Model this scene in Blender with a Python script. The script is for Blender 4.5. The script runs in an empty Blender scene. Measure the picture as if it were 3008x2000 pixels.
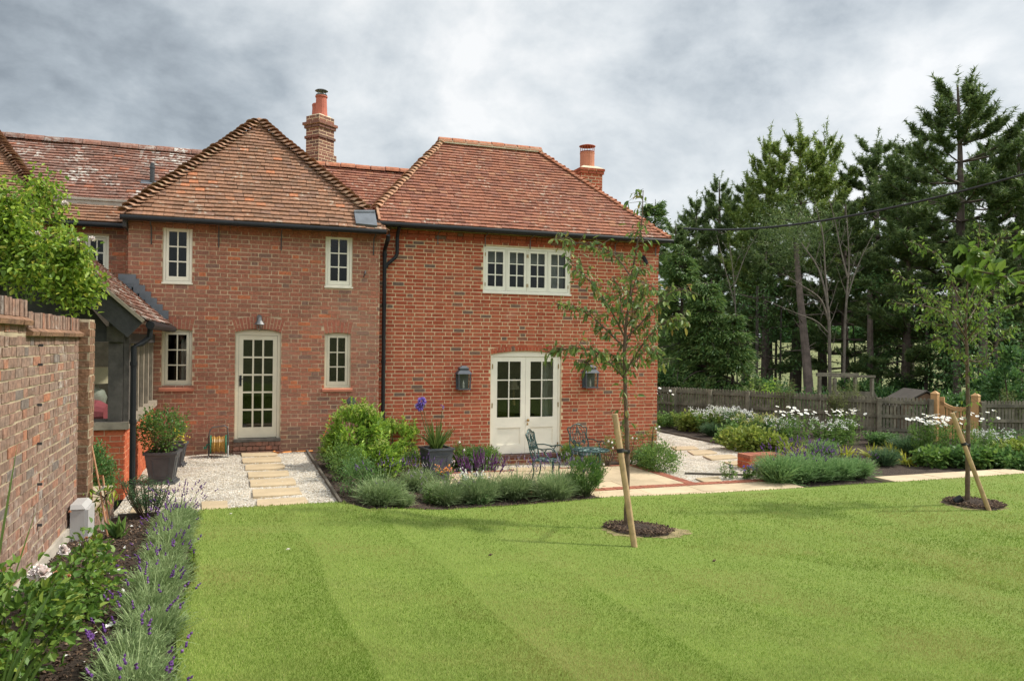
import bpy, math, random
import numpy as np
from mathutils import Vector, Matrix
R = math.radians
SC = bpy.context.scene
COL = SC.collection

# ------------------------------------------------------------------ camera
EYE = 2.06
FPX, PX0, PY0 = 2294.0, 1504.0, 1000.0          # focal length and centre in photo pixels
TH, PITCH, ROLL = R(19.5), 0.0035, 0.011
_F = Vector((math.sin(TH)*math.cos(PITCH), math.cos(TH)*math.cos(PITCH), math.sin(PITCH)))
_R0 = Vector((math.cos(TH), -math.sin(TH), 0))
_U0 = _R0.cross(_F)
_RC = _R0*math.cos(ROLL) + _U0*math.sin(ROLL)
_UC = _U0*math.cos(ROLL) - _R0*math.sin(ROLL)
CAMP = Vector((0, 0, EYE))
cd = bpy.data.cameras.new('camera')
cam = bpy.data.objects.new('camera', cd)
COL.objects.link(cam)
cd.sensor_width = 36
cd.lens = 36*FPX/3008
cd.clip_start = 0.05
cd.clip_end = 3000
m = Matrix((( _RC.x, _UC.x, -_F.x, CAMP.x), (_RC.y, _UC.y, -_F.y, CAMP.y), (_RC.z, _UC.z, -_F.z, CAMP.z), (0, 0, 0, 1)))
cam.matrix_world = m
SC.camera = cam

# ------------------------------------------------------------------ light
SUN_AZ, SUN_EL = 7.0, 46.0                         # degrees in front of the house front (towards -Y), height
sdir = Vector((math.cos(R(SUN_EL))*math.cos(R(SUN_AZ)), -math.cos(R(SUN_EL))*math.sin(R(SUN_AZ)), math.sin(R(SUN_EL))))
sl = bpy.data.lights.new('sun', 'SUN')
sl.energy = 3.1
sl.angle = R(3.5)
sl.color = (1.0, 0.94, 0.84)
sun = bpy.data.objects.new('sun', sl)
COL.objects.link(sun)
sun.rotation_euler = sdir.to_track_quat('Z', 'Y').to_euler()

SC.view_settings.view_transform = 'Standard'
SC.view_settings.look = 'None'
SC.view_settings.exposure = 0.6
SC.view_settings.gamma = 1.0
SC.cycles.max_bounces = 6
SC.cycles.diffuse_bounces = 3
SC.cycles.glossy_bounces = 3
SC.cycles.transmission_bounces = 4
SC.cycles.transparent_max_bounces = 8
SC.cycles.use_denoising = True
SC.cycles.caustics_reflective = False
SC.cycles.caustics_refractive = False


# ------------------------------------------------------------------ node helpers
class NT:
    def __init__(s, tree):
        s.t = tree
    def new(s, typ, **kw):
        n = s.t.nodes.new(typ)
        for k, v in kw.items():
            setattr(n, k, v)
        return n
    def link(s, a, b):
        s.t.links.new(a, b)
    def setin(s, sock, v):
        if isinstance(v, bpy.types.NodeSocket):
            s.t.links.new(v, sock)
        else:
            sock.default_value = v
    def math(s, op, a, b=None, clamp=False):
        n = s.new('ShaderNodeMath', operation=op, use_clamp=clamp)
        s.setin(n.inputs[0], a)
        if b is not None:
            s.setin(n.inputs[1], b)
        return n.outputs[0]
    def mapr(s, v, a, b, c, d):
        n = s.new('ShaderNodeMapRange', interpolation_type='SMOOTHSTEP')
        for i, x in enumerate((v, a, b, c, d)):
            s.setin(n.inputs[i], x)
        return n.outputs[0]
    def ramp(s, fac, stops, interp='LINEAR'):
        n = s.new('ShaderNodeValToRGB')
        e = n.color_ramp.elements
        n.color_ramp.interpolation = interp
        while len(e) < len(stops):
            e.new(0.5)
        for i, (p, c) in enumerate(stops):
            e[i].position = p
            e[i].color = (*c, 1) if len(c) == 3 else c
        s.setin(n.inputs[0], fac)
        return n.outputs[0]
    def noise(s, vec, scale, detail=4, rough=0.55, dist=0.0):
        n = s.new('ShaderNodeTexNoise')
        n.inputs['Scale'].default_value = scale
        n.inputs['Detail'].default_value = detail
        n.inputs['Roughness'].default_value = rough
        n.inputs['Distortion'].default_value = dist
        if vec is not None:
            s.link(vec, n.inputs['Vector'])
        return n.outputs[0]
    def mix(s, fac, a, b, blend='MIX'):
        n = s.new('ShaderNodeMix', data_type='RGBA', blend_type=blend)
        s.setin(n.inputs[0], fac)
        s.setin(n.inputs[6], a if isinstance(a, bpy.types.NodeSocket) else ((*a, 1) if len(a) == 3 else a))
        s.setin(n.inputs[7], b if isinstance(b, bpy.types.NodeSocket) else ((*b, 1) if len(b) == 3 else b))
        return n.outputs[2]
    def scalec(s, col, f):
        n = s.new('ShaderNodeVectorMath', operation='SCALE')
        s.setin(n.inputs[0], col)
        s.setin(n.inputs[3], f)
        return n.outputs[0]
    def bump(s, h, strength, dist):
        n = s.new('ShaderNodeBump')
        n.inputs['Strength'].default_value = strength
        n.inputs['Distance'].default_value = dist
        s.link(h, n.inputs['Height'])
        return n.outputs[0]


# ------------------------------------------------------------------ sky
w = bpy.data.worlds.new('World')
SC.world = w
w.use_nodes = True
w.node_tree.nodes.clear()
N = NT(w.node_tree)
out = N.new('ShaderNodeOutputWorld')
bg = N.new('ShaderNodeBackground')
bg.inputs['Strength'].default_value = 0.10
N.link(bg.outputs[0], out.inputs[0])
sky = N.new('ShaderNodeTexSky', sky_type='NISHITA')
sky.sun_disc = False
sky.sun_elevation = R(SUN_EL)
sky.sun_rotation = math.atan2(sdir.x, sdir.y)
tc = N.new('ShaderNodeTexCoord')
sep = N.new('ShaderNodeSeparateXYZ')
N.link(tc.outputs['Generated'], sep.inputs[0])
comb = N.new('ShaderNodeCombineXYZ')
N.link(sep.outputs[0], comb.inputs[0])
N.link(sep.outputs[1], comb.inputs[1])
N.link(N.math('MULTIPLY', sep.outputs[2], 1.5), comb.inputs[2])
vec = comb.outputs[0]
n1 = N.noise(vec, 2.5, 9, 0.58, 0.2)
n2 = N.noise(vec, 8.5, 9, 0.58, 0.2)


def blob(d, a0, a1):                                # a patch of the sky: 1 at direction d, 0 past a0
    v = N.new('ShaderNodeVectorMath', operation='DOT_PRODUCT')
    N.link(tc.outputs['Generated'], v.inputs[0])
    v.inputs[1].default_value = Vector(d).normalized()
    return N.mapr(v.outputs['Value'], math.cos(R(a0)), math.cos(R(a1)), 0.0, 1.0)


def pray(u, v):
    return _F + _RC*((u-PX0)/FPX) + _UC*((PY0-v)/FPX)


tone = N.math('ADD', N.math('ADD', N.math('MULTIPLY', n1, 1.25), N.math('MULTIPLY', n2, 0.50)), -0.275)
for (u, v, a0, a1, amt) in ((150, 330, 19, 3, -0.20), (300, 60, 16, 2, -0.05), (1500, 150, 10, 1, 0.10), (700, 400, 13, 2, 0.10), (2600, 130, 22, 3, 0.08),
                            (1750, 500, 12, 2, 0.02), (1290, 350, 9, 1, 0.03), (2750, 520, 14, 2, 0.07), (2200, 350, 13, 2, 0.05)):
    tone = N.math('ADD', tone, N.math('MULTIPLY', blob(pray(u, v), a0, a1), amt))
cloud = N.ramp(tone, [(0.30, (1.95, 2.2, 2.42)), (0.43, (3.0, 3.34, 3.6)), (0.56, (4.3, 4.62, 4.82)), (0.68, (5.4, 5.65, 5.75)), (0.82, (6.7, 6.75, 6.7))])
back = N.mapr(sep.outputs[1], 0.15, -0.75, 1.0, 2.5)   # unseen sky behind the camera, brightened to fill the house front
low = N.math('MULTIPLY', N.mapr(sep.outputs[1], 0.1, -0.2, 0.0, 0.8), N.mapr(sep.outputs[2], 0.42, 0.12, 0.0, 1.0))  # low sky behind the camera darkened to keep window reflections dim
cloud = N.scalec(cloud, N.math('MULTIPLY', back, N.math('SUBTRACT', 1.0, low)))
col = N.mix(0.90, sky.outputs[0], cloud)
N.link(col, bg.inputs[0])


# ------------------------------------------------------------------ photo pixel -> place
K = 3008/2358.0


def on_z(u, v, Z):
    d = pray(u, v)
    return CAMP + d*((Z-EYE)/d.z)


def on_y(u, v, Y):
    d = pray(u, v)
    return CAMP + d*(Y/d.y)


def at_d(u, v, z):
    return CAMP + pray(u, v)*z


# ------------------------------------------------------------------ mesh helpers
ORG = {}


def reg(o, org):
    ORG[o.name] = Vector(org)
    return o


def tag(o, label=None, cat=None, group=None, kind=None):
    if label: o['label'] = label
    if cat: o['category'] = cat
    if group: o['group'] = group
    if kind: o['kind'] = kind
    return o


def thing(name, label, cat, loc=(0, 0, 0), group=None):
    o = bpy.data.objects.new(name, None)
    o.empty_display_size = 0.1
    COL.objects.link(o)
    o.location = loc
    reg(o, loc)
    return tag(o, label, cat, group)


def copy_tree(o, loc=None, rz=0.0, sc=1.0, label=None, group=None, parent=None):
    c = o.copy()
    COL.objects.link(c)
    if parent is not None:
        c.parent = parent
    if loc is not None:
        c.location = loc
        c.rotation_euler = (0, 0, rz)
        c.scale = (sc, sc, sc) if not isinstance(sc, (tuple, list)) else sc
    if label: c['label'] = label
    if group: c['group'] = group
    for ch in list(o.children):
        copy_tree(ch, parent=c)
    return c


class MB:
    """collects shapes, then becomes ONE mesh object"""
    def __init__(s):
        s.V = []
        s.F = []            # arrays (n, k)
        s.n = 0
    def arr(s, V, F):
        V = np.asarray(V, float).reshape(-1, 3)
        if not isinstance(F, (list, tuple)) or (len(F) and np.ndim(F[0]) == 1 and len({len(f) for f in F}) == 1):
            F = [np.asarray(F, int)]
        for f in F:
            f = np.asarray(f, int)
            if f.ndim == 1:
                f = f.reshape(1, -1)
            s.F.append(f + s.n)
        s.V.append(V)
        s.n += len(V)
        return s
    def poly(s, pts):
        return s.arr(pts, [list(range(len(pts)))])
    def hexa(s, p):          # 8 corners: bottom 4 ccw, top 4 ccw
        return s.arr(p, [(3, 2, 1, 0), (4, 5, 6, 7), (0, 1, 5, 4), (1, 2, 6, 5), (2, 3, 7, 6), (3, 0, 4, 7)])
    def box(s, x0, x1, y0, y1, z0, z1):
        return s.hexa([(x0, y0, z0), (x1, y0, z0), (x1, y1, z0), (x0, y1, z0), (x0, y0, z1), (x1, y0, z1), (x1, y1, z1), (x0, y1, z1)])
    def frus(s, c, w0, d0, w1, d1, z0, z1):
        x, y = c
        return s.hexa([(x-w0, y-d0, z0), (x+w0, y-d0, z0), (x+w0, y+d0, z0), (x-w0, y+d0, z0), (x-w1, y-d1, z1), (x+w1, y-d1, z1), (x+w1, y+d1, z1), (x-w1, y+d1, z1)])
    def obox(s, c, a, b, d):  # centre and three half axes
        c, a, b, d = (np.array(q, float) for q in (c, a, b, d))
        return s.hexa([c-a-b-d, c+a-b-d, c+a+b-d, c-a+b-d, c-a-b+d, c+a-b+d, c+a+b+d, c-a+b+d])
    def bar(s, p, q, w, h, up=(0, 0, 1)):
        p, q = Vector(p), Vector(q)
        d = (q-p)
        L = d.length/2
        d.normalize()
        sd = d.cross(Vector(up))
        if sd.length < 1e-4:
            sd = Vector((1, 0, 0))
        sd.normalize()
        u = sd.cross(d)
        return s.obox((p+q)/2, d*L, sd*(w/2), u*(h/2))
    def tube(s, pts, rad, n=6, cap=True):
        pts = [Vector(p) for p in pts]
        if not isinstance(rad, (list, tuple)):
            rad = [rad]*len(pts)
        V = []
        ref = None
        for i, p in enumerate(pts):
            t = (pts[min(i+1, len(pts)-1)] - pts[max(i-1, 0)])
            if t.length < 1e-9: t = Vector((0, 0, 1))
            t.normalize()
            if ref is None:
                ref = Vector((1, 0, 0)) if abs(t.x) < 0.8 else Vector((0, 1, 0))
            a = t.cross(ref)
            if a.length < 1e-4:
                a = t.cross(Vector((0.3, 1, 0.2)))
            a.normalize()
            b = t.cross(a)
            ref = b.cross(t) if False else ref
            for k in range(n):
                an = 2*math.pi*k/n
                V.append(p + (a*math.cos(an) + b*math.sin(an))*rad[i])
        F = []
        for i in range(len(pts)-1):
            for k in range(n):
                F.append((i*n+k, i*n+(k+1) % n, (i+1)*n+(k+1) % n, (i+1)*n+k))
        b0 = s.n
        s.arr([tuple(v) for v in V], [F] if False else F)
        if cap:
            m_ = len(pts)
            s.F.append(np.array([list(range(n))[::-1]]) + b0)
            s.F.append(np.array([[(m_-1)*n+k for k in range(n)]]) + b0)
        return s
    def lathe(s, prof, c=(0, 0, 0), n=12, cap=True):
        V = []
        for (r, z) in prof:
            for k in range(n):
                a = 2*math.pi*k/n
                V.append((c[0]+r*math.cos(a), c[1]+r*math.sin(a), c[2]+z))
        F = []
        for i in range(len(prof)-1):
            for k in range(n):
                F.append((i*n+k, i*n+(k+1) % n, (i+1)*n+(k+1) % n, (i+1)*n+k))
        b0 = s.n
        s.arr(V, F)
        if cap:
            s.F.append(np.array([list(range(n))[::-1]]) + b0)
            s.F.append(np.array([[(len(prof)-1)*n+k for k in range(n)]]) + b0)
        return s
    def build(s, name, mat, parent=None, smooth=False, local=False):
        V = np.concatenate(s.V) if s.V else np.zeros((0, 3))
        org = ORG[parent.name] if parent is not None else Vector((0, 0, 0))
        if parent is not None and not local:
            V = V - np.array(org)
        me = bpy.data.meshes.new(name)
        sizes = np.concatenate([np.full(len(f), f.shape[1]) for f in s.F])
        loops = np.concatenate([f.ravel() for f in s.F])
        me.vertices.add(len(V))
        me.vertices.foreach_set('co', V.ravel())
        me.loops.add(len(loops))
        me.loops.foreach_set('vertex_index', loops.astype(np.int32))
        me.polygons.add(len(sizes))
        st = np.zeros(len(sizes), np.int32)
        st[1:] = np.cumsum(sizes)[:-1]
        me.polygons.foreach_set('loop_start', st)
        me.polygons.foreach_set('loop_total', sizes.astype(np.int32))
        me.polygons.foreach_set('use_smooth', np.full(len(sizes), bool(smooth)))
        me.update(calc_edges=True)
        me.validate()
        if mat is not None:
            me.materials.append(mat)
        o = bpy.data.objects.new(name, me)
        COL.objects.link(o)
        if parent is not None:
            o.parent = parent
        return reg(o, org)


def centred(o):
    """move the origin of a one-mesh thing to the middle of its base"""
    me = o.data
    n = len(me.vertices)
    a = np.zeros(n*3)
    me.vertices.foreach_get('co', a)
    a = a.reshape(-1, 3)
    c = np.array([(a[:, 0].min()+a[:, 0].max())/2, (a[:, 1].min()+a[:, 1].max())/2, a[:, 2].min()])
    me.vertices.foreach_set('co', (a-c).ravel())
    me.update()
    o.location = Vector(c) + o.location
    return o


# ------------------------------------------------------------------ materials
MATS = {}


def newmat(name):
    m = bpy.data.materials.new(name)
    m.use_nodes = True
    m.node_tree.nodes.clear()
    n = NT(m.node_tree)
    o = n.new('ShaderNodeOutputMaterial')
    b = n.new('ShaderNodeBsdfPrincipled')
    n.link(b.outputs[0], o.inputs[0])
    MATS[name] = m
    return m, n, b, o


def setc(n, sock, c):
    n.setin(sock, c if isinstance(c, bpy.types.NodeSocket) else (*c, 1))


def m_plain(name, col, rough=0.6, metal=0.0, var=0.15, scale=6.0, bump=0.0, bscale=60, spec=0.5):
    m, n, b, o = newmat(name)
    t = n.new('ShaderNodeTexCoord')
    f = n.noise(t.outputs['Object'], scale, 5, 0.6)
    c = n.scalec((*col,), n.mapr(f, 0.25, 0.75, 1-var, 1+var)) if var else None
    setc(n, b.inputs['Base Color'], c if c is not None else col)
    b.inputs['Roughness'].default_value = rough
    b.inputs['Metallic'].default_value = metal
    b.inputs['Specular IOR Level'].default_value = spec
    if bump:
        n.link(n.bump(n.noise(t.outputs['Object'], bscale, 4), bump, 0.01), b.inputs['Normal'])
    return m


def m_rand(name, stops, rough=0.85, interp='LINEAR', var=0.25, scale=30, trans=0.0, bump=0.0, bscale=90, spec=0.3, lichen=None, stain=None, damp=None):
    """each separate piece of the mesh (a brick, a tile, a leaf) takes its own colour"""
    m, n, b, o = newmat(name)
    g = n.new('ShaderNodeNewGeometry')
    t = n.new('ShaderNodeTexCoord')
    c = n.ramp(g.outputs['Random Per Island'], stops, interp)
    if var:
        c = n.scalec(c, n.mapr(n.noise(t.outputs['Object'], scale, 4, 0.6), 0.25, 0.75, 1-var, 1+var))
    if stain:
        (sc, lo, hi, scol, amt) = stain
        f = n.math('MULTIPLY', n.mapr(n.noise(t.outputs['Object'], sc, 5, 0.6), lo, hi, 0.0, 1.0), amt)
        c = n.mix(f, c, scol)
    if damp:                                        # damp, mossy foot of a wall
        (h_, dcol, amt) = damp
        sp = n.new('ShaderNodeSeparateXYZ')
        n.link(t.outputs['Object'], sp.inputs[0])
        zz = n.math('ADD', sp.outputs[2], n.math('MULTIPLY', n.noise(t.outputs['Object'], 1.6, 5, .6), -h_*1.4))
        c = n.mix(n.math('MULTIPLY', n.mapr(zz, -h_*.5, h_*.35, 1.0, 0.0), amt), c, dcol)
    if lichen:
        (sc, lo, hi, lcol, amt, big) = lichen
        f = n.mapr(n.noise(t.outputs['Object'], sc, 5, 0.65), lo, hi, 0.0, 1.0)
        gate = n.mapr(n.noise(t.outputs['Object'], big, 2), 0.42, 0.62, 0.15, 1.0)
        r2 = n.math('FRACT', n.math('MULTIPLY', g.outputs['Random Per Island'], 37.13))
        f = n.math('MULTIPLY', n.math('MULTIPLY', f, gate), n.mapr(r2, 0.2, 0.8, 0.2, amt))
        c = n.mix(f, c, lcol)
    setc(n, b.inputs['Base Color'], c)
    b.inputs['Roughness'].default_value = rough
    b.inputs['Specular IOR Level'].default_value = spec
    if bump:
        n.link(n.bump(n.noise(t.outputs['Object'], bscale, 4), bump, 0.01), b.inputs['Normal'])
    if trans:
        tr = n.new('ShaderNodeBsdfTranslucent')
        n.link(n.scalec(c, 1.25), tr.inputs[0])
        mx = n.new('ShaderNodeMixShader')
        mx.inputs[0].default_value = trans
        n.link(b.outputs[0], mx.inputs[1])
        n.link(tr.outputs[0], mx.inputs[2])
        n.link(mx.outputs[0], o.inputs[0])
    return m


M = {}
M['brick_new'] = m_rand('brick_new', [(0.0, (0.317, 0.066, 0.032)), (.3, (0.387, 0.088, 0.044)), (.62, (0.440, 0.119, 0.060)), (.94, (0.334, 0.088, 0.048)), (.962, (0.194, 0.106, 0.075)), (1.0, (0.158, 0.097, 0.075))], var=.22, bump=.3, stain=(1.3, .62, .85, (.55, .33, .25), .45), damp=(.5, (.17, .085, .055), .55))
M['brick_old'] = m_rand('brick_old', [(0.0, (.26, .115, .075)), (.25, (.31, .13, .082)), (.55, (.36, .145, .09)), (.86, (.33, .12, .073)), (.89, (.22, .12, .088)), (.93, (.22, .12, .088)), (.945, (.46, .145, .065)), (1.0, (.48, .15, .07))], var=.3, bump=.4, stain=(.9, .5, .75, (.30, .175, .125), .6), damp=(.7, (.13, .085, .06), .7))
M['brick_garden'] = m_rand('brick_garden', [(0.0, (.19, .125, .095)), (.3, (.26, .16, .12)), (.6, (.24, .17, .135)), (.84, (.29, .165, .12)), (.92, (.36, .15, .085)), (.945, (.19, .15, .13)), (1.0, (.16, .13, .115))], var=.35, scale=22, bump=.6, bscale=45, lichen=(13, .50, .66, (.55, .50, .45), .75, 1.3))
M['brick_pier'] = m_rand('brick_pier', [(0.0, (.20, .115, .07)), (.5, (.27, .15, .09)), (1.0, (.17, .10, .065))], var=.35, scale=22, bump=.6, bscale=45, lichen=(13, .52, .7, (.45, .40, .33), .5, 1.3))
M['brick_bright'] = m_rand('brick_bright', [(0.0, (.42, .095, .04)), (.6, (.50, .13, .055)), (1.0, (.40, .09, .045))], var=.2, bump=.3)
M['paver'] = m_rand('paver', [(0.0, (.30, .105, .065)), (.6, (.37, .135, .08)), (1.0, (.28, .10, .065))], var=.25, bump=.3)
M['brick_arch'] = m_rand('brick_arch', [(0.0, (.30, .115, .075)), (.5, (.38, .14, .085)), (1.0, (.33, .11, .07))], var=.2, bump=.3)
M['brick_dark'] = m_rand('brick_dark', [(0.0, (.13, .08, .06)), (.45, (.20, .10, .072)), (.75, (.26, .11, .072)), (1.0, (.17, .09, .066))], var=.25, bump=.3)
M['mortar'] = m_plain('mortar', (.66, .50, .315), .95, var=.18, scale=9, bump=.3)
M['mortar_old'] = m_plain('mortar_old', (.54, .41, .27), .95, var=.3, scale=5, bump=.4)
M['mortar_garden'] = m_plain('mortar_garden', (.40, .325, .22), .95, var=.3, scale=6, bump=.5)
M['tile_old'] = m_rand('tile_old', [(0.0, (0.196, 0.110, 0.069)), (.3, (0.259, 0.135, 0.080)), (.6, (0.300, 0.156, 0.093)), (.85, (0.219, 0.125, 0.087)), (.955, (0.288, 0.150, 0.087)), (.97, (0.426, 0.168, 0.081)), (1.0, (0.438, 0.175, 0.087))], var=.3, scale=25, bump=.5, lichen=(11, .54, .66, (.50, .46, .37), .8, 1.1))
M['tile_lichen'] = m_rand('tile_lichen', [(0.0, (0.165, 0.088, 0.066)), (.4, (0.220, 0.105, 0.075)), (.8, (0.259, 0.121, 0.083)), (.95, (0.242, 0.110, 0.077)), (.97, (0.352, 0.132, 0.072)), (1.0, (0.363, 0.132, 0.072))], var=.3, scale=25, bump=.5, lichen=(14, .46, .55, (.64, .62, .56), 1.0, 1.1))
M['tile_new'] = m_rand('tile_new', [(0.0, (0.210, 0.087, 0.057)), (.3, (0.283, 0.112, 0.069)), (.6, (0.330, 0.138, 0.082)), (.85, (0.241, 0.104, 0.074)), (1.0, (0.367, 0.179, 0.102))], var=.28, scale=25, bump=.5, lichen=(12, .53, .64, (.50, .42, .33), .9, 1.2))
M['bonnet_old'] = m_rand('bonnet_old', [(0.0, (.22, .13, .085)), (.5, (.31, .175, .11)), (1.0, (.37, .22, .14))], var=.35, scale=14, bump=.5, lichen=(9, .5, .66, (.36, .31, .19), .9, 1.6))
M['bonnet_new'] = m_rand('bonnet_new', [(0.0, (.38, .25, .15)), (.5, (.42, .22, .13)), (1.0, (.46, .27, .17))], var=.25, scale=14, bump=.4)
M['ridge_new'] = m_rand('ridge_new', [(0.0, (.40, .15, .08)), (.5, (.44, .18, .10)), (1.0, (.36, .15, .09))], var=.25, scale=14, bump=.4, lichen=(9, .52, .66, (.52, .44, .33), .7, 1.6))
M['lead'] = m_plain('lead', (.13, .145, .165), .55, 0.0, .2, 5, .15)
M['cement'] = m_plain('cement', (.62, .53, .38), .95, var=.12)
M['concrete'] = m_plain('concrete', (.40, .36, .30), .95, var=.25, scale=4, bump=.4)
M['terracotta'] = m_plain('terracotta', (.46, .135, .085), .8, var=.15)
M['terracotta_new'] = m_plain('terracotta_new', (.52, .20, .115), .8, var=.12)
M['cream'] = m_plain('cream', (.78, .73, .60), .45, var=.04)
M['stone_paint'] = m_plain('stone_paint', (.62, .56, .43), .5, var=.05)
M['ivory'] = m_plain('ivory', (.79, .745, .635), .45, var=.04)
M['black_iron'] = m_plain('black_iron', (.011, .012, .014), .5, var=.2, spec=.3)
M['grey_iron'] = m_plain('grey_iron', (.05, .055, .06), .4, var=.2)
M['zinc'] = m_plain('zinc', (.075, .085, .10), .5, 0.2, .25, 5, .1)
M['lead_planter'] = m_plain('lead_planter', (.065, .067, .072), .55, 0.1, .25, 5, .1)
M['steel'] = m_plain('steel', (.17, .172, .17), .45, .7, .1)
M['brass'] = m_plain('brass', (.36, .22, .08), .35, .8, .1)
M['oak'] = m_plain('oak', (.08, .07, .06), .85, var=.35, scale=7, bump=.5, bscale=30)
M['oak_pale'] = m_plain('oak_pale', (.27, .225, .17), .85, var=.25, scale=7, bump=.4, bscale=30)
M['oak_dark'] = m_plain('oak_dark', (.045, .043, .042), .8, var=.3, scale=7, bump=.5, bscale=30)
M['worn_turf'] = m_plain('worn_turf', (.25, .20, .095), 1.0, var=.35, scale=9, bump=.5, bscale=40)
M['new_oak'] = m_plain('new_oak', (.50, .29, .125), .7, var=.12, scale=9)
M['stake'] = m_plain('stake', (.43, .29, .15), .8, var=.22, scale=9, bump=.3)
M['sill_brick'] = m_plain('sill_brick', (.48, .17, .10), .85, var=.2)
M['door_sill'] = m_plain('door_sill', (.10, .045, .035), .45, var=.1)
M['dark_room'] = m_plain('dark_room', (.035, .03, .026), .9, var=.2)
M['curtain'] = m_plain('curtain', (.70, .68, .64), .9, var=.1)
M['blind'] = m_plain('blind', (.55, .52, .46), .9, var=.05)
M['shade'] = m_plain('shade', (.80, .66, .48), .9, var=.05)
M['pottery'] = m_plain('pottery', (.50, .50, .44), .5, var=.2)
M['pink'] = m_plain('pink', (.62, .14, .18), .85, var=.15)
M['white_plastic'] = m_plain('white_plastic', (.46, .45, .44), .45, var=.05)
M['green_plastic'] = m_plain('green_plastic', (.02, .16, .09), .4, var=.1)
M['yellow_hose'] = m_plain('yellow_hose', (.40, .22, .05), .45, var=.15)
M['orange_cord'] = m_plain('orange_cord', (.62, .22, .04), .5, var=.05)
M['rubber'] = m_plain('rubber', (.012, .012, .013), .6, var=.1)
M['verdigris'] = m_plain('verdigris', (.034, .075, .068), .42, .35, .35, 30, .2)
M['timber_edge'] = m_plain('timber_edge', (.10, .085, .065), .9, var=.3, scale=6, bump=.4, bscale=30)
M['bark_pine'] = m_plain('bark_pine', (.125, .095, .078), .95, var=.4, scale=4, bump=.9, bscale=18)
M['bark_dark'] = m_plain('bark_dark', (.075, .06, .05), .95, var=.4, scale=4, bump=.9, bscale=18)
M['bark_young'] = m_plain('bark_young', (.115, .075, .045), .75, var=.35, scale=14, bump=.4)
M['twig'] = m_plain('twig', (.15, .125, .10), .9, var=.3, scale=8)
M['stem'] = m_plain('stem', (.075, .10, .03), .8, var=.3, scale=8)
M['stem_brown'] = m_plain('stem_brown', (.085, .06, .035), .8, var=.3, scale=8)
M['cane'] = m_plain('cane', (.40, .20, .10), .7, var=.2, scale=12)
M['fence'] = m_rand('fence', [(0.0, (0.144, 0.131, 0.094)), (.5, (0.188, 0.169, 0.122)), (1.0, (0.125, 0.115, 0.085))], var=.35, scale=6, bump=.4, bscale=30)
M['shed_roof'] = m_plain('shed_roof', (.085, .072, .06), .9, var=.2)
M['shed_wall'] = m_plain('shed_wall', (.16, .09, .05), .9, var=.2)
M['card'] = m_plain('card', (.62, .62, .60), .6, var=.05)


def leafm(name, stops, trans=.35, rough=.5, var=.12, scale=3.0, spec=.4):
    M[name] = m_rand(name, stops, rough=rough, var=var, scale=scale, trans=trans, spec=spec)


leafm('lf_rose', [(0, (0.074, 0.155, 0.027)), (.5, (0.128, 0.236, 0.038)), (.85, (0.189, 0.297, 0.047)), (1, (0.284, 0.338, 0.054))])
leafm('lf_climb', [(0, (0.128, 0.216, 0.032)), (.5, (0.223, 0.351, 0.045)), (.85, (0.351, 0.462, 0.056)), (1, (0.479, 0.447, 0.079))])
leafm('lf_spirea', [(0, (0.147, 0.259, 0.038)), (.5, (0.241, 0.389, 0.052)), (.85, (0.345, 0.483, 0.066)), (1, (0.466, 0.552, 0.103))])
leafm('lf_box', [(0, (0.068, 0.144, 0.043)), (.5, (0.110, 0.220, 0.059)), (1, (0.186, 0.312, 0.085))])
leafm('lf_pot', [(0, (0.058, 0.130, 0.033)), (.5, (0.111, 0.215, 0.046)), (1, (0.182, 0.286, 0.065))])
leafm('lf_lav', [(0, (0.176, 0.252, 0.106)), (.5, (0.256, 0.353, 0.144)), (1, (0.390, 0.475, 0.231))], trans=.25, rough=.7)
leafm('lf_lav_green', [(0, (0.127, 0.240, 0.085)), (.5, (0.202, 0.342, 0.121)), (1, (0.304, 0.443, 0.182))], trans=.25, rough=.7)
leafm('lf_euph', [(0, (0.049, 0.105, 0.049)), (.5, (0.084, 0.161, 0.070)), (1, (0.140, 0.224, 0.091))])
leafm('lf_blade', [(0, (0.065, 0.124, 0.026)), (.5, (0.111, 0.182, 0.039)), (1, (0.195, 0.247, 0.065))])
leafm('lf_gold', [(0, (0.230, 0.276, 0.029)), (.5, (0.368, 0.391, 0.046)), (1, (0.517, 0.460, 0.069))])
leafm('lf_mid', [(0, (0.082, 0.162, 0.036)), (.5, (0.138, 0.251, 0.052)), (1, (0.227, 0.341, 0.073))])
leafm('lf_yell', [(0, (0.130, 0.195, 0.033)), (.5, (0.221, 0.286, 0.046)), (1, (0.338, 0.390, 0.091))])
leafm('lf_fennel', [(0, (0.120, 0.156, 0.048)), (.5, (0.180, 0.216, 0.066)), (1, (0.240, 0.264, 0.096))])
leafm('lf_tree', [(0, (0.090, 0.158, 0.042)), (.5, (0.158, 0.232, 0.060)), (.82, (0.232, 0.300, 0.075)), (.92, (0.330, 0.300, 0.075)), (1, (0.285, 0.180, 0.068))])
leafm('lf_tree_b', [(0, (0.081, 0.155, 0.030)), (.5, (0.149, 0.243, 0.041)), (1, (0.257, 0.351, 0.061))])
leafm('needle', [(0, (0.065, 0.117, 0.042)), (.5, (0.118, 0.181, 0.057)), (1, (0.201, 0.262, 0.074))], trans=.3)
leafm('needle_light', [(0, (0.112, 0.180, 0.042)), (.5, (0.190, 0.270, 0.060)), (1, (0.315, 0.373, 0.074))], trans=.3)
leafm('lf_cyp', [(0, (0.055, 0.126, 0.037)), (.5, (0.109, 0.193, 0.050)), (1, (0.192, 0.273, 0.070))], trans=.3)
leafm('lf_wood', [(0, (0.047, 0.113, 0.037)), (.5, (0.084, 0.179, 0.053)), (1, (0.150, 0.263, 0.066))], trans=.3)
M['fl_lav'] = m_rand('fl_lav', [(0, (.085, .03, .15)), (.6, (.125, .05, .20)), (1, (.20, .10, .26))], var=.1)
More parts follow.
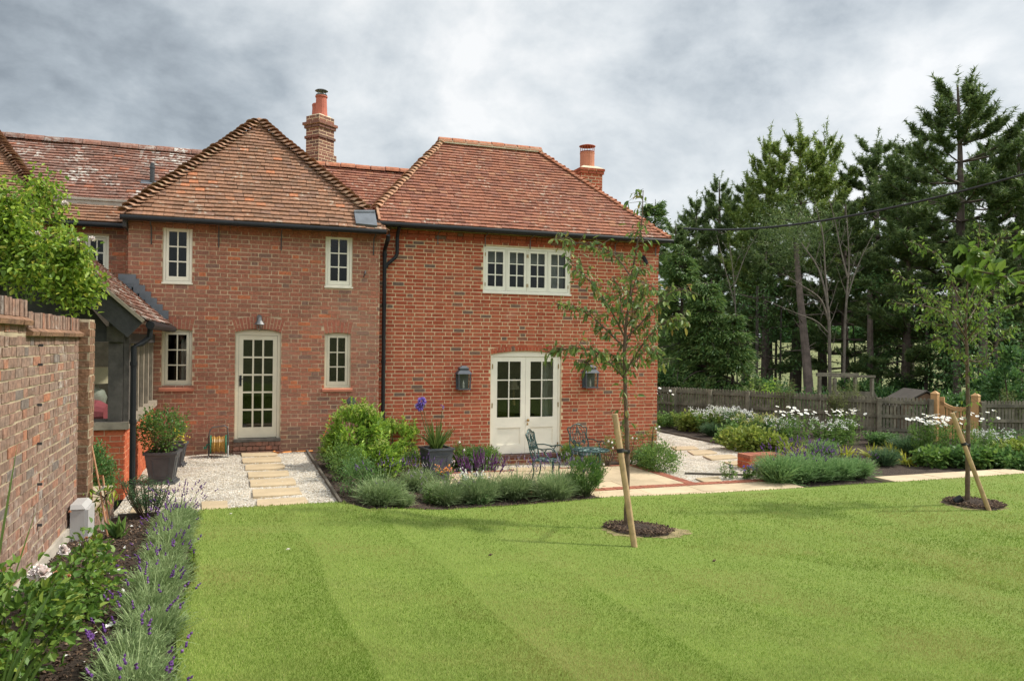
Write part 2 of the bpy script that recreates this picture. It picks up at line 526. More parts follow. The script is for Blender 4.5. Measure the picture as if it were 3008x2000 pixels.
M['fl_pale'] = m_rand('fl_pale', [(0, (.16, .10, .20)), (.5, (.26, .21, .26)), (1, (.36, .33, .28))], var=.1)
M['fl_salvia'] = m_rand('fl_salvia', [(0, (.085, .025, .085)), (1, (.16, .045, .15))], var=.1)
M['fl_aga'] = m_rand('fl_aga', [(0, (.13, .08, .38)), (1, (.26, .17, .52))], var=.1)
M['fl_white'] = m_rand('fl_white', [(0, (.72, .72, .68)), (1, (.82, .82, .78))], var=.05)
M['fl_blush'] = m_rand('fl_blush', [(0, (.84, .74, .71)), (.7, (.86, .81, .78)), (1, (.82, .60, .52))], var=.08)
M['fl_bud'] = m_rand('fl_bud', [(0, (.62, .28, .18)), (1, (.72, .45, .28))], var=.08)
M['fl_lime'] = m_rand('fl_lime', [(0, (.33, .36, .10)), (1, (.52, .50, .17))], var=.08)
M['fl_orange'] = m_rand('fl_orange', [(0, (.60, .20, .05)), (1, (.70, .33, .12))], var=.08)
M['fl_yellow'] = m_rand('fl_yellow', [(0, (.55, .45, .04)), (1, (.65, .55, .08))], var=.08)
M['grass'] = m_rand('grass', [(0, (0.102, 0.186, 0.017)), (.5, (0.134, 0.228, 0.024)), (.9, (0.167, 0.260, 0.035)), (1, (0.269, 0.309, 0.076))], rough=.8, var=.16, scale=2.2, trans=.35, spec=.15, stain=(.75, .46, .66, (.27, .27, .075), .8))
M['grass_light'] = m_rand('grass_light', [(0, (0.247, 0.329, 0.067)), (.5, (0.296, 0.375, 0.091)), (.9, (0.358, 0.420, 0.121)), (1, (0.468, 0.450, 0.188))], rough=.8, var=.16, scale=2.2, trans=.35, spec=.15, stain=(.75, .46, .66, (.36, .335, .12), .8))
M['mulch'] = m_rand('mulch', [(0, (.035, .022, .015)), (.5, (.075, .048, .032)), (.85, (.13, .085, .055)), (1, (.26, .18, .12))], rough=.95, var=.2)
M['litter'] = m_rand('litter', [(0, (.60, .56, .48)), (1, (.75, .70, .62))], var=.1)


def m_glass(name='glass', refl=1.1):
    m, n, b, o = newmat(name)
    n.t.nodes.remove(b)
    tr = n.new('ShaderNodeBsdfTransparent')
    tr.inputs[0].default_value = (.80, .82, .80, 1)
    gl = n.new('ShaderNodeBsdfGlossy')
    gl.inputs['Roughness'].default_value = 0.015
    fr = n.new('ShaderNodeFresnel')
    fr.inputs[0].default_value = 1.5
    f = n.math('MULTIPLY', fr.outputs[0], refl, True)
    mx = n.new('ShaderNodeMixShader')
    n.link(f, mx.inputs[0])
    n.link(tr.outputs[0], mx.inputs[1])
    n.link(gl.outputs[0], mx.inputs[2])
    n.link(mx.outputs[0], o.inputs[0])
    return m


M['glass'] = m_glass()
M['glass_clear'] = m_glass('glass_clear', .2)


def m_gravel():
    m, n, b, o = newmat('gravel')
    t = n.new('ShaderNodeTexCoord')
    v = n.new('ShaderNodeTexVoronoi')
    v.inputs['Scale'].default_value = 42
    n.link(t.outputs['Object'], v.inputs['Vector'])
    s = n.new('ShaderNodeSeparateColor')
    n.link(v.outputs['Color'], s.inputs[0])
    c = n.ramp(s.outputs[0], [(0, (.34, .26, .17)), (.2, (.58, .49, .36)), (.55, (.74, .66, .53)), (.85, (.83, .78, .69)), (1, (.86, .84, .78))])
    c = n.scalec(c, n.mapr(n.noise(t.outputs['Object'], 2.2, 4), .3, .7, .70, 1.0))
    dk = n.mapr(v.outputs['Distance'], .45, .85, 1.0, .6)
    c = n.scalec(c, dk)
    setc(n, b.inputs['Base Color'], c)
    b.inputs['Roughness'].default_value = .9
    h = n.math('SUBTRACT', 1.0, v.outputs['Distance'])
    n.link(n.bump(h, 1.0, .022), b.inputs['Normal'])
    return m


def m_stone(name, col, cell=None):
    m, n, b, o = newmat(name)
    t = n.new('ShaderNodeTexCoord')
    g = n.new('ShaderNodeNewGeometry')
    f = n.noise(t.outputs['Object'], 1.8, 6, .6)
    c = n.ramp(f, [(.25, tuple(x*.78 for x in col)), (.5, col), (.75, tuple(min(1, x*1.14) for x in col))])
    c = n.mix(n.mapr(n.noise(t.outputs['Object'], 5.5, 5, .6, 1.0), .58, .75, 0, .5), c, (.34, .25, .15))
    c = n.scalec(c, n.mapr(g.outputs['Random Per Island'], 0, 1, .88, 1.1))
    setc(n, b.inputs['Base Color'], c)
    b.inputs['Roughness'].default_value = .85
    n.link(n.bump(n.noise(t.outputs['Object'], 14, 6, .6), .5, .02), b.inputs['Normal'])
    return m


def m_soil():
    m, n, b, o = newmat('soil')
    t = n.new('ShaderNodeTexCoord')
    c = n.ramp(n.noise(t.outputs['Object'], 26, 6, .7), [(.3, (.02, .013, .009)), (.5, (.05, .033, .022)), (.68, (.10, .066, .042)), (.8, (.16, .11, .07))])
    setc(n, b.inputs['Base Color'], c)
    b.inputs['Roughness'].default_value = 1.0
    n.link(n.bump(n.noise(t.outputs['Object'], 18, 6, .7), 1.0, .06), b.inputs['Normal'])
    return m


def m_lawn():
    m, n, b, o = newmat('lawn')
    t = n.new('ShaderNodeTexCoord')
    c = n.ramp(n.noise(t.outputs['Object'], 90, 6, .7), [(.3, (.12, .185, .02)), (.5, (.165, .24, .03)), (.7, (.21, .28, .05))])
    big = n.noise(t.outputs['Object'], .9, 4, .6)
    c = n.mix(n.mapr(big, .5, .75, 0, .45), c, (.22, .25, .06))
    setc(n, b.inputs['Base Color'], c)
    b.inputs['Roughness'].default_value = .9
    n.link(n.bump(n.noise(t.outputs['Object'], 120, 4, .7), .6, .02), b.inputs['Normal'])
    return m


def m_field():
    m, n, b, o = newmat('field')
    t = n.new('ShaderNodeTexCoord')
    c = n.ramp(n.noise(t.outputs['Object'], .05, 6, .6), [(.3, (.12, .145, .045)), (.5, (.16, .175, .058)), (.7, (.20, .20, .07))])
    near = n.noise(t.outputs['Object'], 1.5, 6, .7)
    c = n.scalec(c, n.mapr(near, .3, .7, .75, 1.2))
    setc(n, b.inputs['Base Color'], c)
    b.inputs['Roughness'].default_value = 1.0
    return m


M['gravel'] = m_gravel()
M['slab'] = m_stone('slab', (.50, .39, .245))
M['patio'] = m_stone('patio', (.54, .43, .28))
M['soil'] = m_soil()
M['lawn'] = m_lawn()
M['field'] = m_field()
M['rough_ground'] = m_plain('rough_ground', (.06, .075, .025), 1.0, var=.5, scale=.8, bump=.8, bscale=8)
# ================================================================== brickwork, tiles, joinery
def wall_openings(ops):
    """ops: dicts s0 s1 t0 t1 rise va -> function t -> list of (a, b) left out of the course at height t"""
    def f(t):
        r = []
        for o in ops:
            if o['t0'] < t < o['t1']:
                r.append((o['s0'], o['s1']))
            elif t >= o['t1'] and o.get('va'):
                sc, hw = (o['s0']+o['s1'])/2, (o['s1']-o['s0'])/2
                rise, va = o['rise'], o['va']
                rad = (hw*hw+rise*rise)/(2*rise)
                tcn = o['t1']+rise-rad
                if t < o['t1']+rise+va-0.02:
                    h1 = math.sqrt(max((rad+va)**2-(t-tcn)**2, 0))
                    h2 = (t-tcn)*hw/(o['t1']-tcn)
                    r.append((sc-min(h1, h2), sc+min(h1, h2)))
        return r
    return f


def bricks(mb, O, U, NN, w, h, course, L, joint, bond, ops, rng, depth=0.03, jit=0.003, trim=None):
    O, U, NN = np.array(O, float), np.array(U, float), np.array(NN, float)
    Zv = np.array((0, 0, 1.0))
    ex = wall_openings(ops)
    nrow = int(round(h/course))
    H = (L-joint)/2
    V, F = [], []
    for i in range(nrow):
        t0 = i*course + joint/2
        t1 = (i+1)*course - joint/2
        lo, hi = (0.0, w) if trim is None else trim((t0+t1)/2)
        free = [(lo, hi)]
        for (a, b) in ex((t0+t1)/2):
            nf = []
            for (p, q) in free:
                if b <= p or a >= q:
                    nf.append((p, q))
                else:
                    if a > p: nf.append((p, a))
                    if b < q: nf.append((b, q))
            free = nf
        seq = bond
        per = sum((L if c == 'S' else H+joint) for c in seq)
        s = -per + ((i % 2)*per/2) + rng.uniform(-.012, .012)
        k = 0
        while s < w:
            bl = L if seq[k % len(seq)] == 'S' else H+joint
            k += 1
            a, b = s+joint/2, s+bl-joint/2
            s += bl
            for (p, q) in free:
                c0, c1 = max(a, p+(joint/2 if p > lo else 0)), min(b, q-(joint/2 if q < hi else 0))
                if c1-c0 < 0.03:
                    continue
                c0 += rng.uniform(-jit, jit); c1 += rng.uniform(-jit, jit)
                z0, z1 = t0+rng.uniform(-jit, jit), t1+rng.uniform(-jit, jit)
                d0, d1 = 0.004+rng.uniform(-.002, .003), -depth
                n0 = len(V)
                for dd in (d0, d1):
                    for (ss, tt) in ((c0, z0), (c1, z0), (c1, z1), (c0, z1)):
                        V.append(O+U*ss+Zv*tt+NN*dd)
                F += [(n0, n0+1, n0+2, n0+3), (n0, n0+4, n0+5, n0+1), (n0+1, n0+5, n0+6, n0+2), (n0+2, n0+6, n0+7, n0+3), (n0+3, n0+7, n0+4, n0)]
    mb.arr(V, F)


def backing(mb, O, U, NN, w, h, ops, reveal=0.2):
    """the mortar face behind the bricks with its openings and their reveals"""
    O, U, NN = np.array(O, float), np.array(U, float), np.array(NN, float)
    Zv = np.array((0, 0, 1.0))
    rs = [(o['s0'], o['s1'], o['t0'], o['t1']+o.get('rise', 0)) for o in ops]
    S = sorted({0.0, w} | {x for r in rs for x in r[:2]})
    T = sorted({0.0, h} | {x for r in rs for x in r[2:]})
    P = lambda s, t, d: O+U*s+Zv*t+NN*d
    for a, b in zip(S, S[1:]):
        for c, d in zip(T, T[1:]):
            sm, tm = (a+b)/2, (c+d)/2
            if any(r[0] < sm < r[1] and r[2] < tm < r[3] for r in rs):
                continue
            mb.poly([P(a, c, 0), P(b, c, 0), P(b, d, 0), P(a, d, 0)])
    for (a, b, c, d) in rs:
        D = -reveal
        mb.poly([P(a, c, 0), P(a, d, 0), P(a, d, D), P(a, c, D)])
        mb.poly([P(b, c, 0), P(b, c, D), P(b, d, D), P(b, d, 0)])
        mb.poly([P(a, d, 0), P(b, d, 0), P(b, d, D), P(a, d, D)])
        mb.poly([P(a, c, 0), P(a, c, D), P(b, c, D), P(b, c, 0)])


def arch(mb, o, O, U, NN, nb, joint=0.01, depth=0.12, proud=0.005):
    O, U, NN = np.array(O, float), np.array(U, float), np.array(NN, float)
    Zv = np.array((0, 0, 1.0))
    sc, hw = (o['s0']+o['s1'])/2, (o['s1']-o['s0'])/2
    rise, va = o['rise'], o['va']
    rad = (hw*hw+rise*rise)/(2*rise)
    tcn = o['t1']+rise-rad
    a1 = math.atan2(hw, o['t1']-tcn)
    P = lambda a, r, d: O+U*(sc+math.sin(a)*r)+Zv*(tcn+math.cos(a)*r)+NN*d
    for i in range(nb):
        g = joint/2/rad
        p, q = -a1+2*a1*i/nb+g, -a1+2*a1*(i+1)/nb-g
        for (r0, r1) in (((rad, rad+va),) if va < .15 else (((rad, rad+va*.5-joint/2), (rad+va*.5+joint/2, rad+va)) if i % 2 else ((rad, rad+va),))):
            mb.hexa([P(p, r0, proud), P(q, r0, proud), P(q, r0, -depth), P(p, r0, -depth), P(p, r1, proud), P(q, r1, proud), P(q, r1, -depth), P(p, r1, -depth)])


def tiles(mb, P0, U, S, length, gauge, span, tw, rng, sag=0.0, under=True, rag=0.004):
    P0, U, S = np.array(P0, float), np.array(U, float), np.array(S, float)
    U /= np.linalg.norm(U); S /= np.linalg.norm(S)
    NN = np.cross(U, S)
    rows = int(math.ceil(length/gauge))
    V, F = [], []
    ph = rng.uniform(0, 6)
    for i in range(rows):
        v = i*gauge
        a, b = span(min(v+gauge*.5, length))
        if b-a < .04: continue
        s = a - rng.uniform(0, 1)*tw
        while s < b:
            c0, c1 = max(s+.0015, a), min(s+tw-.0015, b)
            s += tw*rng.uniform(.97, 1.03)
            if c1-c0 < .02: continue
            sm = (c0+c1)/2
            wob = sag*(math.sin(sm*1.7+ph+v*.6)+.6*math.sin(sm*4.1+v*2.3+ph*2))
            d = wob*.35
            bl = v-.012+rng.uniform(-rag, rag)
            br = bl+rng.uniform(-rag, rag)*.7
            h0 = .042+d+rng.uniform(-.004, .005)
            h0r = h0+rng.uniform(-.003, .003)
            h1 = .004+d
            tp = v+gauge+.035
            n0 = len(V)
            for (ss, vv, hh) in ((c0, bl, h0-.024), (c1, br, h0r-.024), (c1, tp, h1-.01), (c0, tp, h1-.01), (c0, bl, h0), (c1, br, h0r), (c1, tp, h1+.004), (c0, tp, h1+.004)):
                V.append(P0+U*ss+S*(vv+wob*.5)+NN*hh)
            F += [(n0+4, n0+5, n0+6, n0+7), (n0, n0+1, n0+5, n0+4), (n0+1, n0+2, n0+6, n0+5), (n0+3, n0, n0+4, n0+7)]
    mb.arr(V, F)
    if under:
        a0, b0 = span(0.0)
        a1, b1 = span(length)
        P = lambda s, v, d: P0+U*s+S*v+NN*d
        mb.hexa([P(a0, .02, -.08), P(b0, .02, -.08), P(b1+.001, length, -.08), P(a1-.001, length, -.08), P(a0, .02, -.03), P(b0, .02, -.03), P(b1+.001, length, -.03), P(a1-.001, length, -.03)])


def bonnets(mb, A, B, n, rad, lift, rng, thick=.018, spread=1.0):
    """curved hip tiles from A (low end) to B (high end), each lapping the one below"""
    A, B = Vector(A), Vector(B)
    d = (B-A)
    st = d.length/n
    d.normalize()
    side = d.cross(Vector((0, 0, 1))).normalized()
    up = side.cross(d)
    for i in range(n):
        p = A+d*(st*i-.02)
        q = A+d*(st*(i+1)+.06)
        r0, r1 = rad*rng.uniform(.93, 1.07), rad*.62
        l0, l1 = lift+rng.uniform(-.01, .012), .0
        V = []
        na = 7
        tw = rng.uniform(-.08, .08)
        for (pp, rr, ll) in ((p, r0, l0), (q, r1, l1)):
            for (dr) in (0, -thick):
                for k in range(na):
                    a = -1.15+2.3*k/(na-1)+tw
                    V.append(pp+side*(math.sin(a)*(rr+dr)*spread)+up*(math.cos(a)*(rr+dr)-rad*.55+ll))
        F = []
        for k in range(na-1):
            F.append((k, k+1, 2*na+k+1, 2*na+k))                    # outer
            F.append((k+1, k, na+k, na+k+1))                        # lower end
            F.append((na+k+1, na+k, 3*na+k, 3*na+k+1))              # inner
        F.append((0, 2*na, 3*na, na))
        F.append((na-1, 2*na-1, 4*na-1, 3*na-1))
        mb.arr([tuple(v) for v in V], F)


def halfround(mb, A, B, n, rad, rng, gap=.008):
    A, B = Vector(A), Vector(B)
    d = B-A
    st = d.length/n
    d.normalize()
    side = d.cross(Vector((0, 0, 1))).normalized()
    up = Vector((0, 0, 1))
    for i in range(n):
        p, q = A+d*(st*i+gap/2), A+d*(st*(i+1)-gap/2)
        z = rng.uniform(-.006, .006)
        V, na = [], 8
        for pp in (p, q):
            for k in range(na):
                a = -1.5+3.0*k/(na-1)
                V.append(pp+side*math.sin(a)*rad+up*(math.cos(a)*rad-rad*.45+z))
        F = [(k, k+1, na+k+1, na+k) for k in range(na-1)]
        mb.arr([tuple(v) for v in V], F)
        mb.arr([tuple(v) for v in V[:na]], [tuple(range(na))])
        mb.arr([tuple(v) for v in V[na:]], [tuple(range(na))[::-1]])


def window(parent, X0, X1, Z0, Z1, Y, mat, lights=1, cols=2, rows=3, fr=.042, st=.045, brail=.075, bar=.022, sill=.03, hinge=None):
    mb = MB()
    mb.box(X0, X0+fr, Y, Y+.07, Z0+sill, Z1)
    mb.box(X1-fr, X1, Y, Y+.07, Z0+sill, Z1)
    mb.box(X0+fr, X1-fr, Y, Y+.07, Z1-fr, Z1)
    mb.box(X0+fr, X1-fr, Y, Y+.07, Z0+sill, Z0+sill+fr*.7)
    lw = (X1-X0-2*fr)/lights
    for i in range(1, lights):
        x = X0+fr+lw*i
        mb.box(x-.012, x+.012, Y+.002, Y+.068, Z0+sill+fr*.7, Z1-fr)
    wf = mb.build('window', mat, parent)
    if sill:
        MB().box(X0-.02, X1+.02, Y-.05, Y+.07, Z0, Z0+sill-.002).build('sill', mat, wf)
    for i in range(lights):
        a, b = X0+fr+lw*i+.005+(.012 if i else 0), X0+fr+lw*(i+1)-.005-(.012 if i < lights-1 else 0)
        z0, z1 = Z0+sill+fr*.7+.005, Z1-fr-.005
        s = MB()
        y = Y+.006
        s.box(a, a+st, y, y+.045, z0, z1)
        s.box(b-st, b, y, y+.045, z0, z1)
        s.box(a+st, b-st, y, y+.045, z1-st, z1)
        s.box(a+st, b-st, y, y+.045, z0, z0+brail)
        ga, gb, gz0, gz1 = a+st, b-st, z0+brail, z1-st
        xs = [ga+(gb-ga)*k/cols for k in range(1, cols)]
        zs = [gz0+(gz1-gz0)*k/rows for k in range(1, rows)]
        for x in xs:
            s.box(x-bar/2, x+bar/2, y+.006, y+.04, gz0, gz1)
        ed = [ga]+[q for x in xs for q in (x-bar/2, x+bar/2)]+[gb]
        for z in zs:
            for k in range(0, len(ed), 2):
                s.box(ed[k], ed[k+1], y+.008, y+.038, z-bar/2, z+bar/2)
        so = s.build('sash', mat, wf)
        MB().box(ga+.001, gb-.001, y+.022, y+.026, gz0+.001, gz1-.001).build('pane', M['glass'], wf)
        if hinge:
            hx = b+.004 if (i % 2) else a-.004
            for hz in (z0+.12, z1-.12):
                MB().box(hx-.008, hx+.008, Y-.006, Y+.004, hz-.035, hz+.035).build('hinge', M['brass'], wf)
    return wf


def rect_y(u0, v0, u1, v1, Y):
    """the world rectangle on the plane Y of a photo rectangle (its middle lines decide)"""
    um, vm = (u0+u1)/2, (v0+v1)/2
    return on_y(u0, vm, Y).x, on_y(u1, vm, Y).x, on_y(um, v1, Y).z, on_y(um, v0, Y).z


YO, YN = 15.0, 15.22                # front faces of the old wing and of the extension
XO0, XO1 = -1.77, 2.60
XN0, XN1 = 2.50, 8.81
ZO_E, ZN_E = 4.20, 4.36
PZ = -.46                           # patio level, the courtyard is 0

rng = random.Random(3)
house = thing('brick_house', 'old brick country house with weathered brown tiled hipped wing, lichened roof and cream windows', 'house', (0.4, 17, 0))
ext = thing('brick_extension', 'newer bright red brick extension with hipped clay tile roof and arched cream French doors', 'house', (5.6, 17.2, PZ))

# ---- openings
wUL = rect_y(478.5, 665, 564.6, 835.5, YO)
wUR = rect_y(956, 689, 1035, 847, YO)
wLL = rect_y(475, 971, 564, 1136, YO)
wLR = rect_y(953.6, 981, 1029.5, 1138, YO)
dO = rect_y(690, 976, 824, 1291, YO)
wN = rect_y(1419.7, 729, 1675.5, 866, YN)
dN = rect_y(1440.6, 1041, 1648, 1336, YN)


def op(r, O, base, **kw):
    return dict(s0=r[0]-O, s1=r[1]-O, t0=r[2]-base, t1=r[3]-base, **kw)


opsO = [op(wUL, XO0, -.3), op(wUR, XO0, -.3), op(wLL, XO0, -.3, rise=.025, va=.22), op(wLR, XO0, -.3, rise=.025, va=.22), op(dO, XO0, -.3, rise=.06, va=.225)]
mb = MB()
hO = 4.25+.3
bricks(mb, (XO0, YO, -.3), (1, 0, 0), (0, -1, 0), XO1-XO0, hO, .0775, .235, .013, 'SH', opsO, rng, jit=.0035)
wo = mb.build('front_wall', M['brick_old'], house)
wo['label'] = 'old mottled brown and red brick wall with the glazed door'
mb = MB()
backing(mb, (XO0, YO+.001, -.3), (1, 0, 0), (0, -1, 0), XO1-XO0, hO, opsO)
mb.box(XO1-.02, XO1-.003, YO+.03, YO+.5, -.3, 4.2)
mb.box(XO0+.003, XO0+.1, YO+.21, YO+4.0, -.3, 4.2)
mb.build('mortar', M['mortar_old'], wo)
mb = MB()
for i, nb in ((2, 8), (3, 7), (4, 15)):
    mb = MB()
    arch(mb, opsO[i], (XO0, YO, -.3), (1, 0, 0), (0, -1, 0), nb)
    mb.build('brick_arch', M['brick_arch'], wo)
# corner return of the old wall (its right end stands proud of the extension)
mb = MB()
bricks(mb, (XO1, YO+.012, -.3), (0, 1, 0), (1, 0, 0), .35, hO, .0775, .235, .011, 'SH', [], rng)
# oversailing courses under the eaves
for k in range(2):
    bricks(mb, (XO0-.01, YO-.02-.022*k, 4.02+.0775*k), (1, 0, 0), (0, -1, 0), XO1-XO0+.03, .0775, .0775, .235, .011, 'SH', [], rng, depth=.05)
mb.build('eaves_course', M['brick_old'], wo)

opsN = [op(wN, XN0, PZ-.2), op(dN, XN0, PZ-.2, rise=.075, va=.11)]
mb = MB()
hN = 4.34-PZ+.2
bricks(mb, (XN0, YN, PZ-.2), (1, 0, 0), (0, -1, 0), XN1-XN0, hN, .075, .225, .0165, 'SSSH', opsN, rng, jit=.0025)
wn = mb.build('front_wall', M['brick_new'], ext)
mb = MB()
backing(mb, (XN0, YN+.001, PZ-.2), (1, 0, 0), (0, -1, 0), XN1-XN0, hN, opsN)
mb.box(XN1-.1, XN1-.004, YN+.21, YN+4.4, PZ-.2, 4.3)
mb.build('mortar', M['mortar'], wn)
mb = MB()
arch(mb, opsN[1], (XN0, YN, PZ-.2), (1, 0, 0), (0, -1, 0), 21)
mb2 = MB()
for k in range(2):
    bricks(mb2, (XN0+.1, YN-.022-.02*k, 4.12+.075*k), (1, 0, 0), (0, -1, 0), XN1-XN0-.09, .075, .075, .225, .012, 'SSH', [], rng, depth=.05)
mb.build('brick_arch', M['brick_new'], wn)
mb2.build('eaves_course', M['brick_new'], wn)
mb = MB()
bricks(mb, (XN1, YN+.012, PZ-.2), (0, 1, 0), (1, 0, 0), 4.4, hN, .075, .225, .012, 'SSSH', [], rng)
mb.build('side_wall', M['brick_new'], ext)

# ---- joinery of the old wing
for r, sl_ in ((wUL, .03), (wUR, .03), (wLL, 0), (wLR, 0)):
    wd = window(house, r[0]+.003, r[1]-.003, r[2]+.003, r[3]+(.0 if sl_ else .02), YO+.02 if sl_ else YO+.045, M['stone_paint'] if not sl_ else M['cream'], sill=sl_, hinge=None)
    if not sl_:
        MB().hexa([(r[0]-.04, YO-.045, r[2]-.075), (r[1]+.04, YO-.045, r[2]-.075), (r[1]+.04, YO+.05, r[2]-.075), (r[0]-.04, YO+.05, r[2]-.075),
                   (r[0]-.04, YO-.045, r[2]-.03), (r[1]+.04, YO-.045, r[2]-.03), (r[1]+.04, YO+.05, r[2]), (r[0]-.04, YO+.05, r[2])]).build('sill', M['sill_brick'], wd)


def glazed_door(parent, X0, X1, Z0, Z1, Y, mat):
    mb = MB()
    fr = .055
    mb.box(X0, X0+fr, Y, Y+.08, Z0, Z1+.045)
    mb.box(X1-fr, X1, Y, Y+.08, Z0, Z1+.045)
    mb.box(X0+fr, X1-fr, Y, Y+.08, Z1-fr, Z1+.045)
    d = mb.build('door_frame', mat, parent)
    a, b, z0, z1 = X0+fr+.004, X1-fr-.004, Z0+.012, Z1-fr-.004
    s = MB()
    y, st = Y+.012, .075
    s.box(a, a+st, y, y+.045, z0, z1)
    s.box(b-st, b, y, y+.045, z0, z1)
    s.box(a+st, b-st, y, y+.045, z1-.08, z1)
    s.box(a+st, b-st, y, y+.045, z0, z0+.19)
    ga, gb, gz0, gz1 = a+st, b-st, z0+.19, z1-.08
    bar = .03
    xs = [ga+(gb-ga)*k/3 for k in (1, 2)]
    zs = [gz0+(gz1-gz0)*k/5 for k in (1, 2, 3, 4)]
    for x in xs:
        s.box(x-bar/2, x+bar/2, y+.004, y+.04, gz0, gz1)
    ed = [ga]+[q for x in xs for q in (x-bar/2, x+bar/2)]+[gb]
    for z in zs:
        for k in range(0, len(ed), 2):
            s.box(ed[k], ed[k+1], y+.006, y+.038, z-bar/2, z+bar/2)
    dr = s.build('door', mat, parent)
    MB().box(ga+.001, gb-.001, y+.02, y+.025, gz0+.001, gz1-.001).build('pane', M['glass'], dr)
    h = MB().box(a+.012, a+.052, y-.012, y-.001, Z0+.96, Z0+1.15)
    h.tube([(a+.03, y-.01, Z0+1.09), (a+.03, y-.05, Z0+1.09), (a+.13, y-.05, Z0+1.085)], .009)
    h.build('handle', M['black_iron'], dr)
    return dr


glazed_door(house, dO[0]+.003, dO[1]-.003, dO[2]+.02, dO[3], YO+.05, M['stone_paint'])
MB().box(dO[0]-.01, dO[1]+.01, YO-.06, YO+.12, dO[2]-.03, dO[2]+.018).build('threshold', M['oak'], house)
mb = MB()
bricks(mb, (dO[0]-.02, YO-.05, dO[2]-.03-.16), (1, 0, 0), (0, -1, 0), dO[1]-dO[0]+.04, .16, .08, .112, .01, 'S', [], rng, depth=.06)
bricks(mb, (dO[0]-.04, YO-.09, -.03), (1, 0, 0), (0, -1, 0), dO[1]-dO[0]+.1, .08, .08, .235, .01, 'S', [], rng, depth=.1)
mb.build('doorstep', M['brick_dark'], house)

# ---- French doors and window of the extension
nw = window(ext, wN[0]+.003, wN[1]-.003, wN[2]+.003, wN[3]-.003, YN+.015, M['ivory'], lights=4, cols=2, rows=3, fr=.04, st=.055, brail=.085, bar=.022, sill=.035, hinge=True)


def french_doors(parent, X0, X1, Z0, Z1, rise, Y, mat):
    fr = .05
    mb = MB()
    mb.box(X0, X0+fr, Y, Y+.08, Z0, Z1)
    mb.box(X1-fr, X1, Y, Y+.08, Z0, Z1)
    hw = (X1-X0)/2
    rad = (hw*hw+rise*rise)/(2*rise)
    xs = [X0+(X1-X0)*k/16 for k in range(17)]
    top = [(x, Z1+rise-rad+math.sqrt(max(rad*rad-(x-(X0+X1)/2)**2, 0))) for x in xs]
    hd = Z1-.045
    for (xa, za), (xb, zb) in zip(top, top[1:]):
        mb.hexa([(xa, Y-.004, hd), (xb, Y-.004, hd), (xb, Y+.08, hd), (xa, Y+.08, hd), (xa, Y-.004, za+.004), (xb, Y-.004, zb+.004), (xb, Y+.08, zb+.004), (xa, Y+.08, za+.004)])
    mb.build('door_frame', mat, parent)
    mid = (X0+X1)/2
    for k, (a, b) in enumerate(((X0+fr+.003, mid-.0025), (mid+.0025, X1-fr-.003))):
        s = MB()
        y, st = Y+.012, .105
        z0, z1 = Z0+.01, hd-.004
        H = z1-z0
        gz0, gz1 = z0+H*.375, z1-.10
        s.box(a, a+st, y, y+.045, z0, z1)
        s.box(b-st, b, y, y+.045, z0, z1)
        s.box(a+st, b-st, y, y+.045, gz1, z1)
        s.box(a+st, b-st, y, y+.045, z0+H*.268, gz0)
        s.box(a+st, b-st, y, y+.045, z0, z0+.185)
        s.box(a+st, b-st, y+.02, y+.035, z0+.185, z0+H*.268)                   # sunk panel
        p0, p1, q0, q1 = a+st, b-st, z0+.185, z0+H*.268
        for (x0_, x1_, z0_, z1_) in ((p0, p0+.012, q0, q1), (p1-.012, p1, q0, q1), (p0+.012, p1-.012, q1-.012, q1), (p0+.012, p1-.012, q0, q0+.012)):
            s.box(x0_, x1_, y+.008, y+.0195, z0_, z1_)
        ga, gb, bar = a+st, b-st, .022
        xm = (ga+gb)/2
        s.box(xm-bar/2, xm+bar/2, y+.004, y+.04, gz0, gz1)
        for j in (1, 2):
            z = gz0+(gz1-gz0)*j/3
            s.box(ga, xm-bar/2, y+.006, y+.038, z-bar/2, z+bar/2)
            s.box(xm+bar/2, gb, y+.006, y+.038, z-bar/2, z+bar/2)
        dr = s.build('door', mat, parent)
        MB().box(ga+.001, gb-.001, y+.02, y+.025, gz0+.001, gz1-.001).build('pane', M['glass'], dr)
        if k == 1:
            h = MB()
            kz = z0+H*.345
            h.tube([(a+.045, y, kz), (a+.045, y-.03, kz)], .012, 8)
            h.lathe([(.008, -.03), (.028, -.02), (.032, 0), (.022, .018), (.004, .024)], (a+.045, y-.045, kz), 10)
            h.lathe([(.004, -.035), (.018, -.02), (.014, .0), (.006, .015)], (a+.045, y-.012, kz-.075), 8)
            h.build('knob', M['brass'], dr)
        hx = a-.006 if k == 0 else b+.006
        for f in (.08, .5, .9):
            MB().box(hx-.009, hx+.009, Y-.008, Y+.002, z0+H*f-.05, z0+H*f+.05).build('hinge', M['brass'], dr)


french_doors(ext, dN[0]+.003, dN[1]-.003, dN[2]+.02, dN[3], .075, YN+.045, M['ivory'])
MB().box(dN[0]-.03, dN[1]+.04, YN-.07, YN+.12, dN[2]-.045, dN[2]+.018).build('threshold', M['door_sill'], ext)

# ---- dark rooms behind the glass
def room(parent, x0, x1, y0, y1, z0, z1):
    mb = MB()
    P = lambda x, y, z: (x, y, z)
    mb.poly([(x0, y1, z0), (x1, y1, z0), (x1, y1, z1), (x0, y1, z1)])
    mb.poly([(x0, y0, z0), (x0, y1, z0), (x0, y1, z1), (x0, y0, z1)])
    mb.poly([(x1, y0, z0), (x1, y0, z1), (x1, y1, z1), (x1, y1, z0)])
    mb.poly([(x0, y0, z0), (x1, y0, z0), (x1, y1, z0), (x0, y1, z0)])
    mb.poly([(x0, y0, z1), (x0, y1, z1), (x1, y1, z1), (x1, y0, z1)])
    mb.build('room', M['dark_room'], parent)


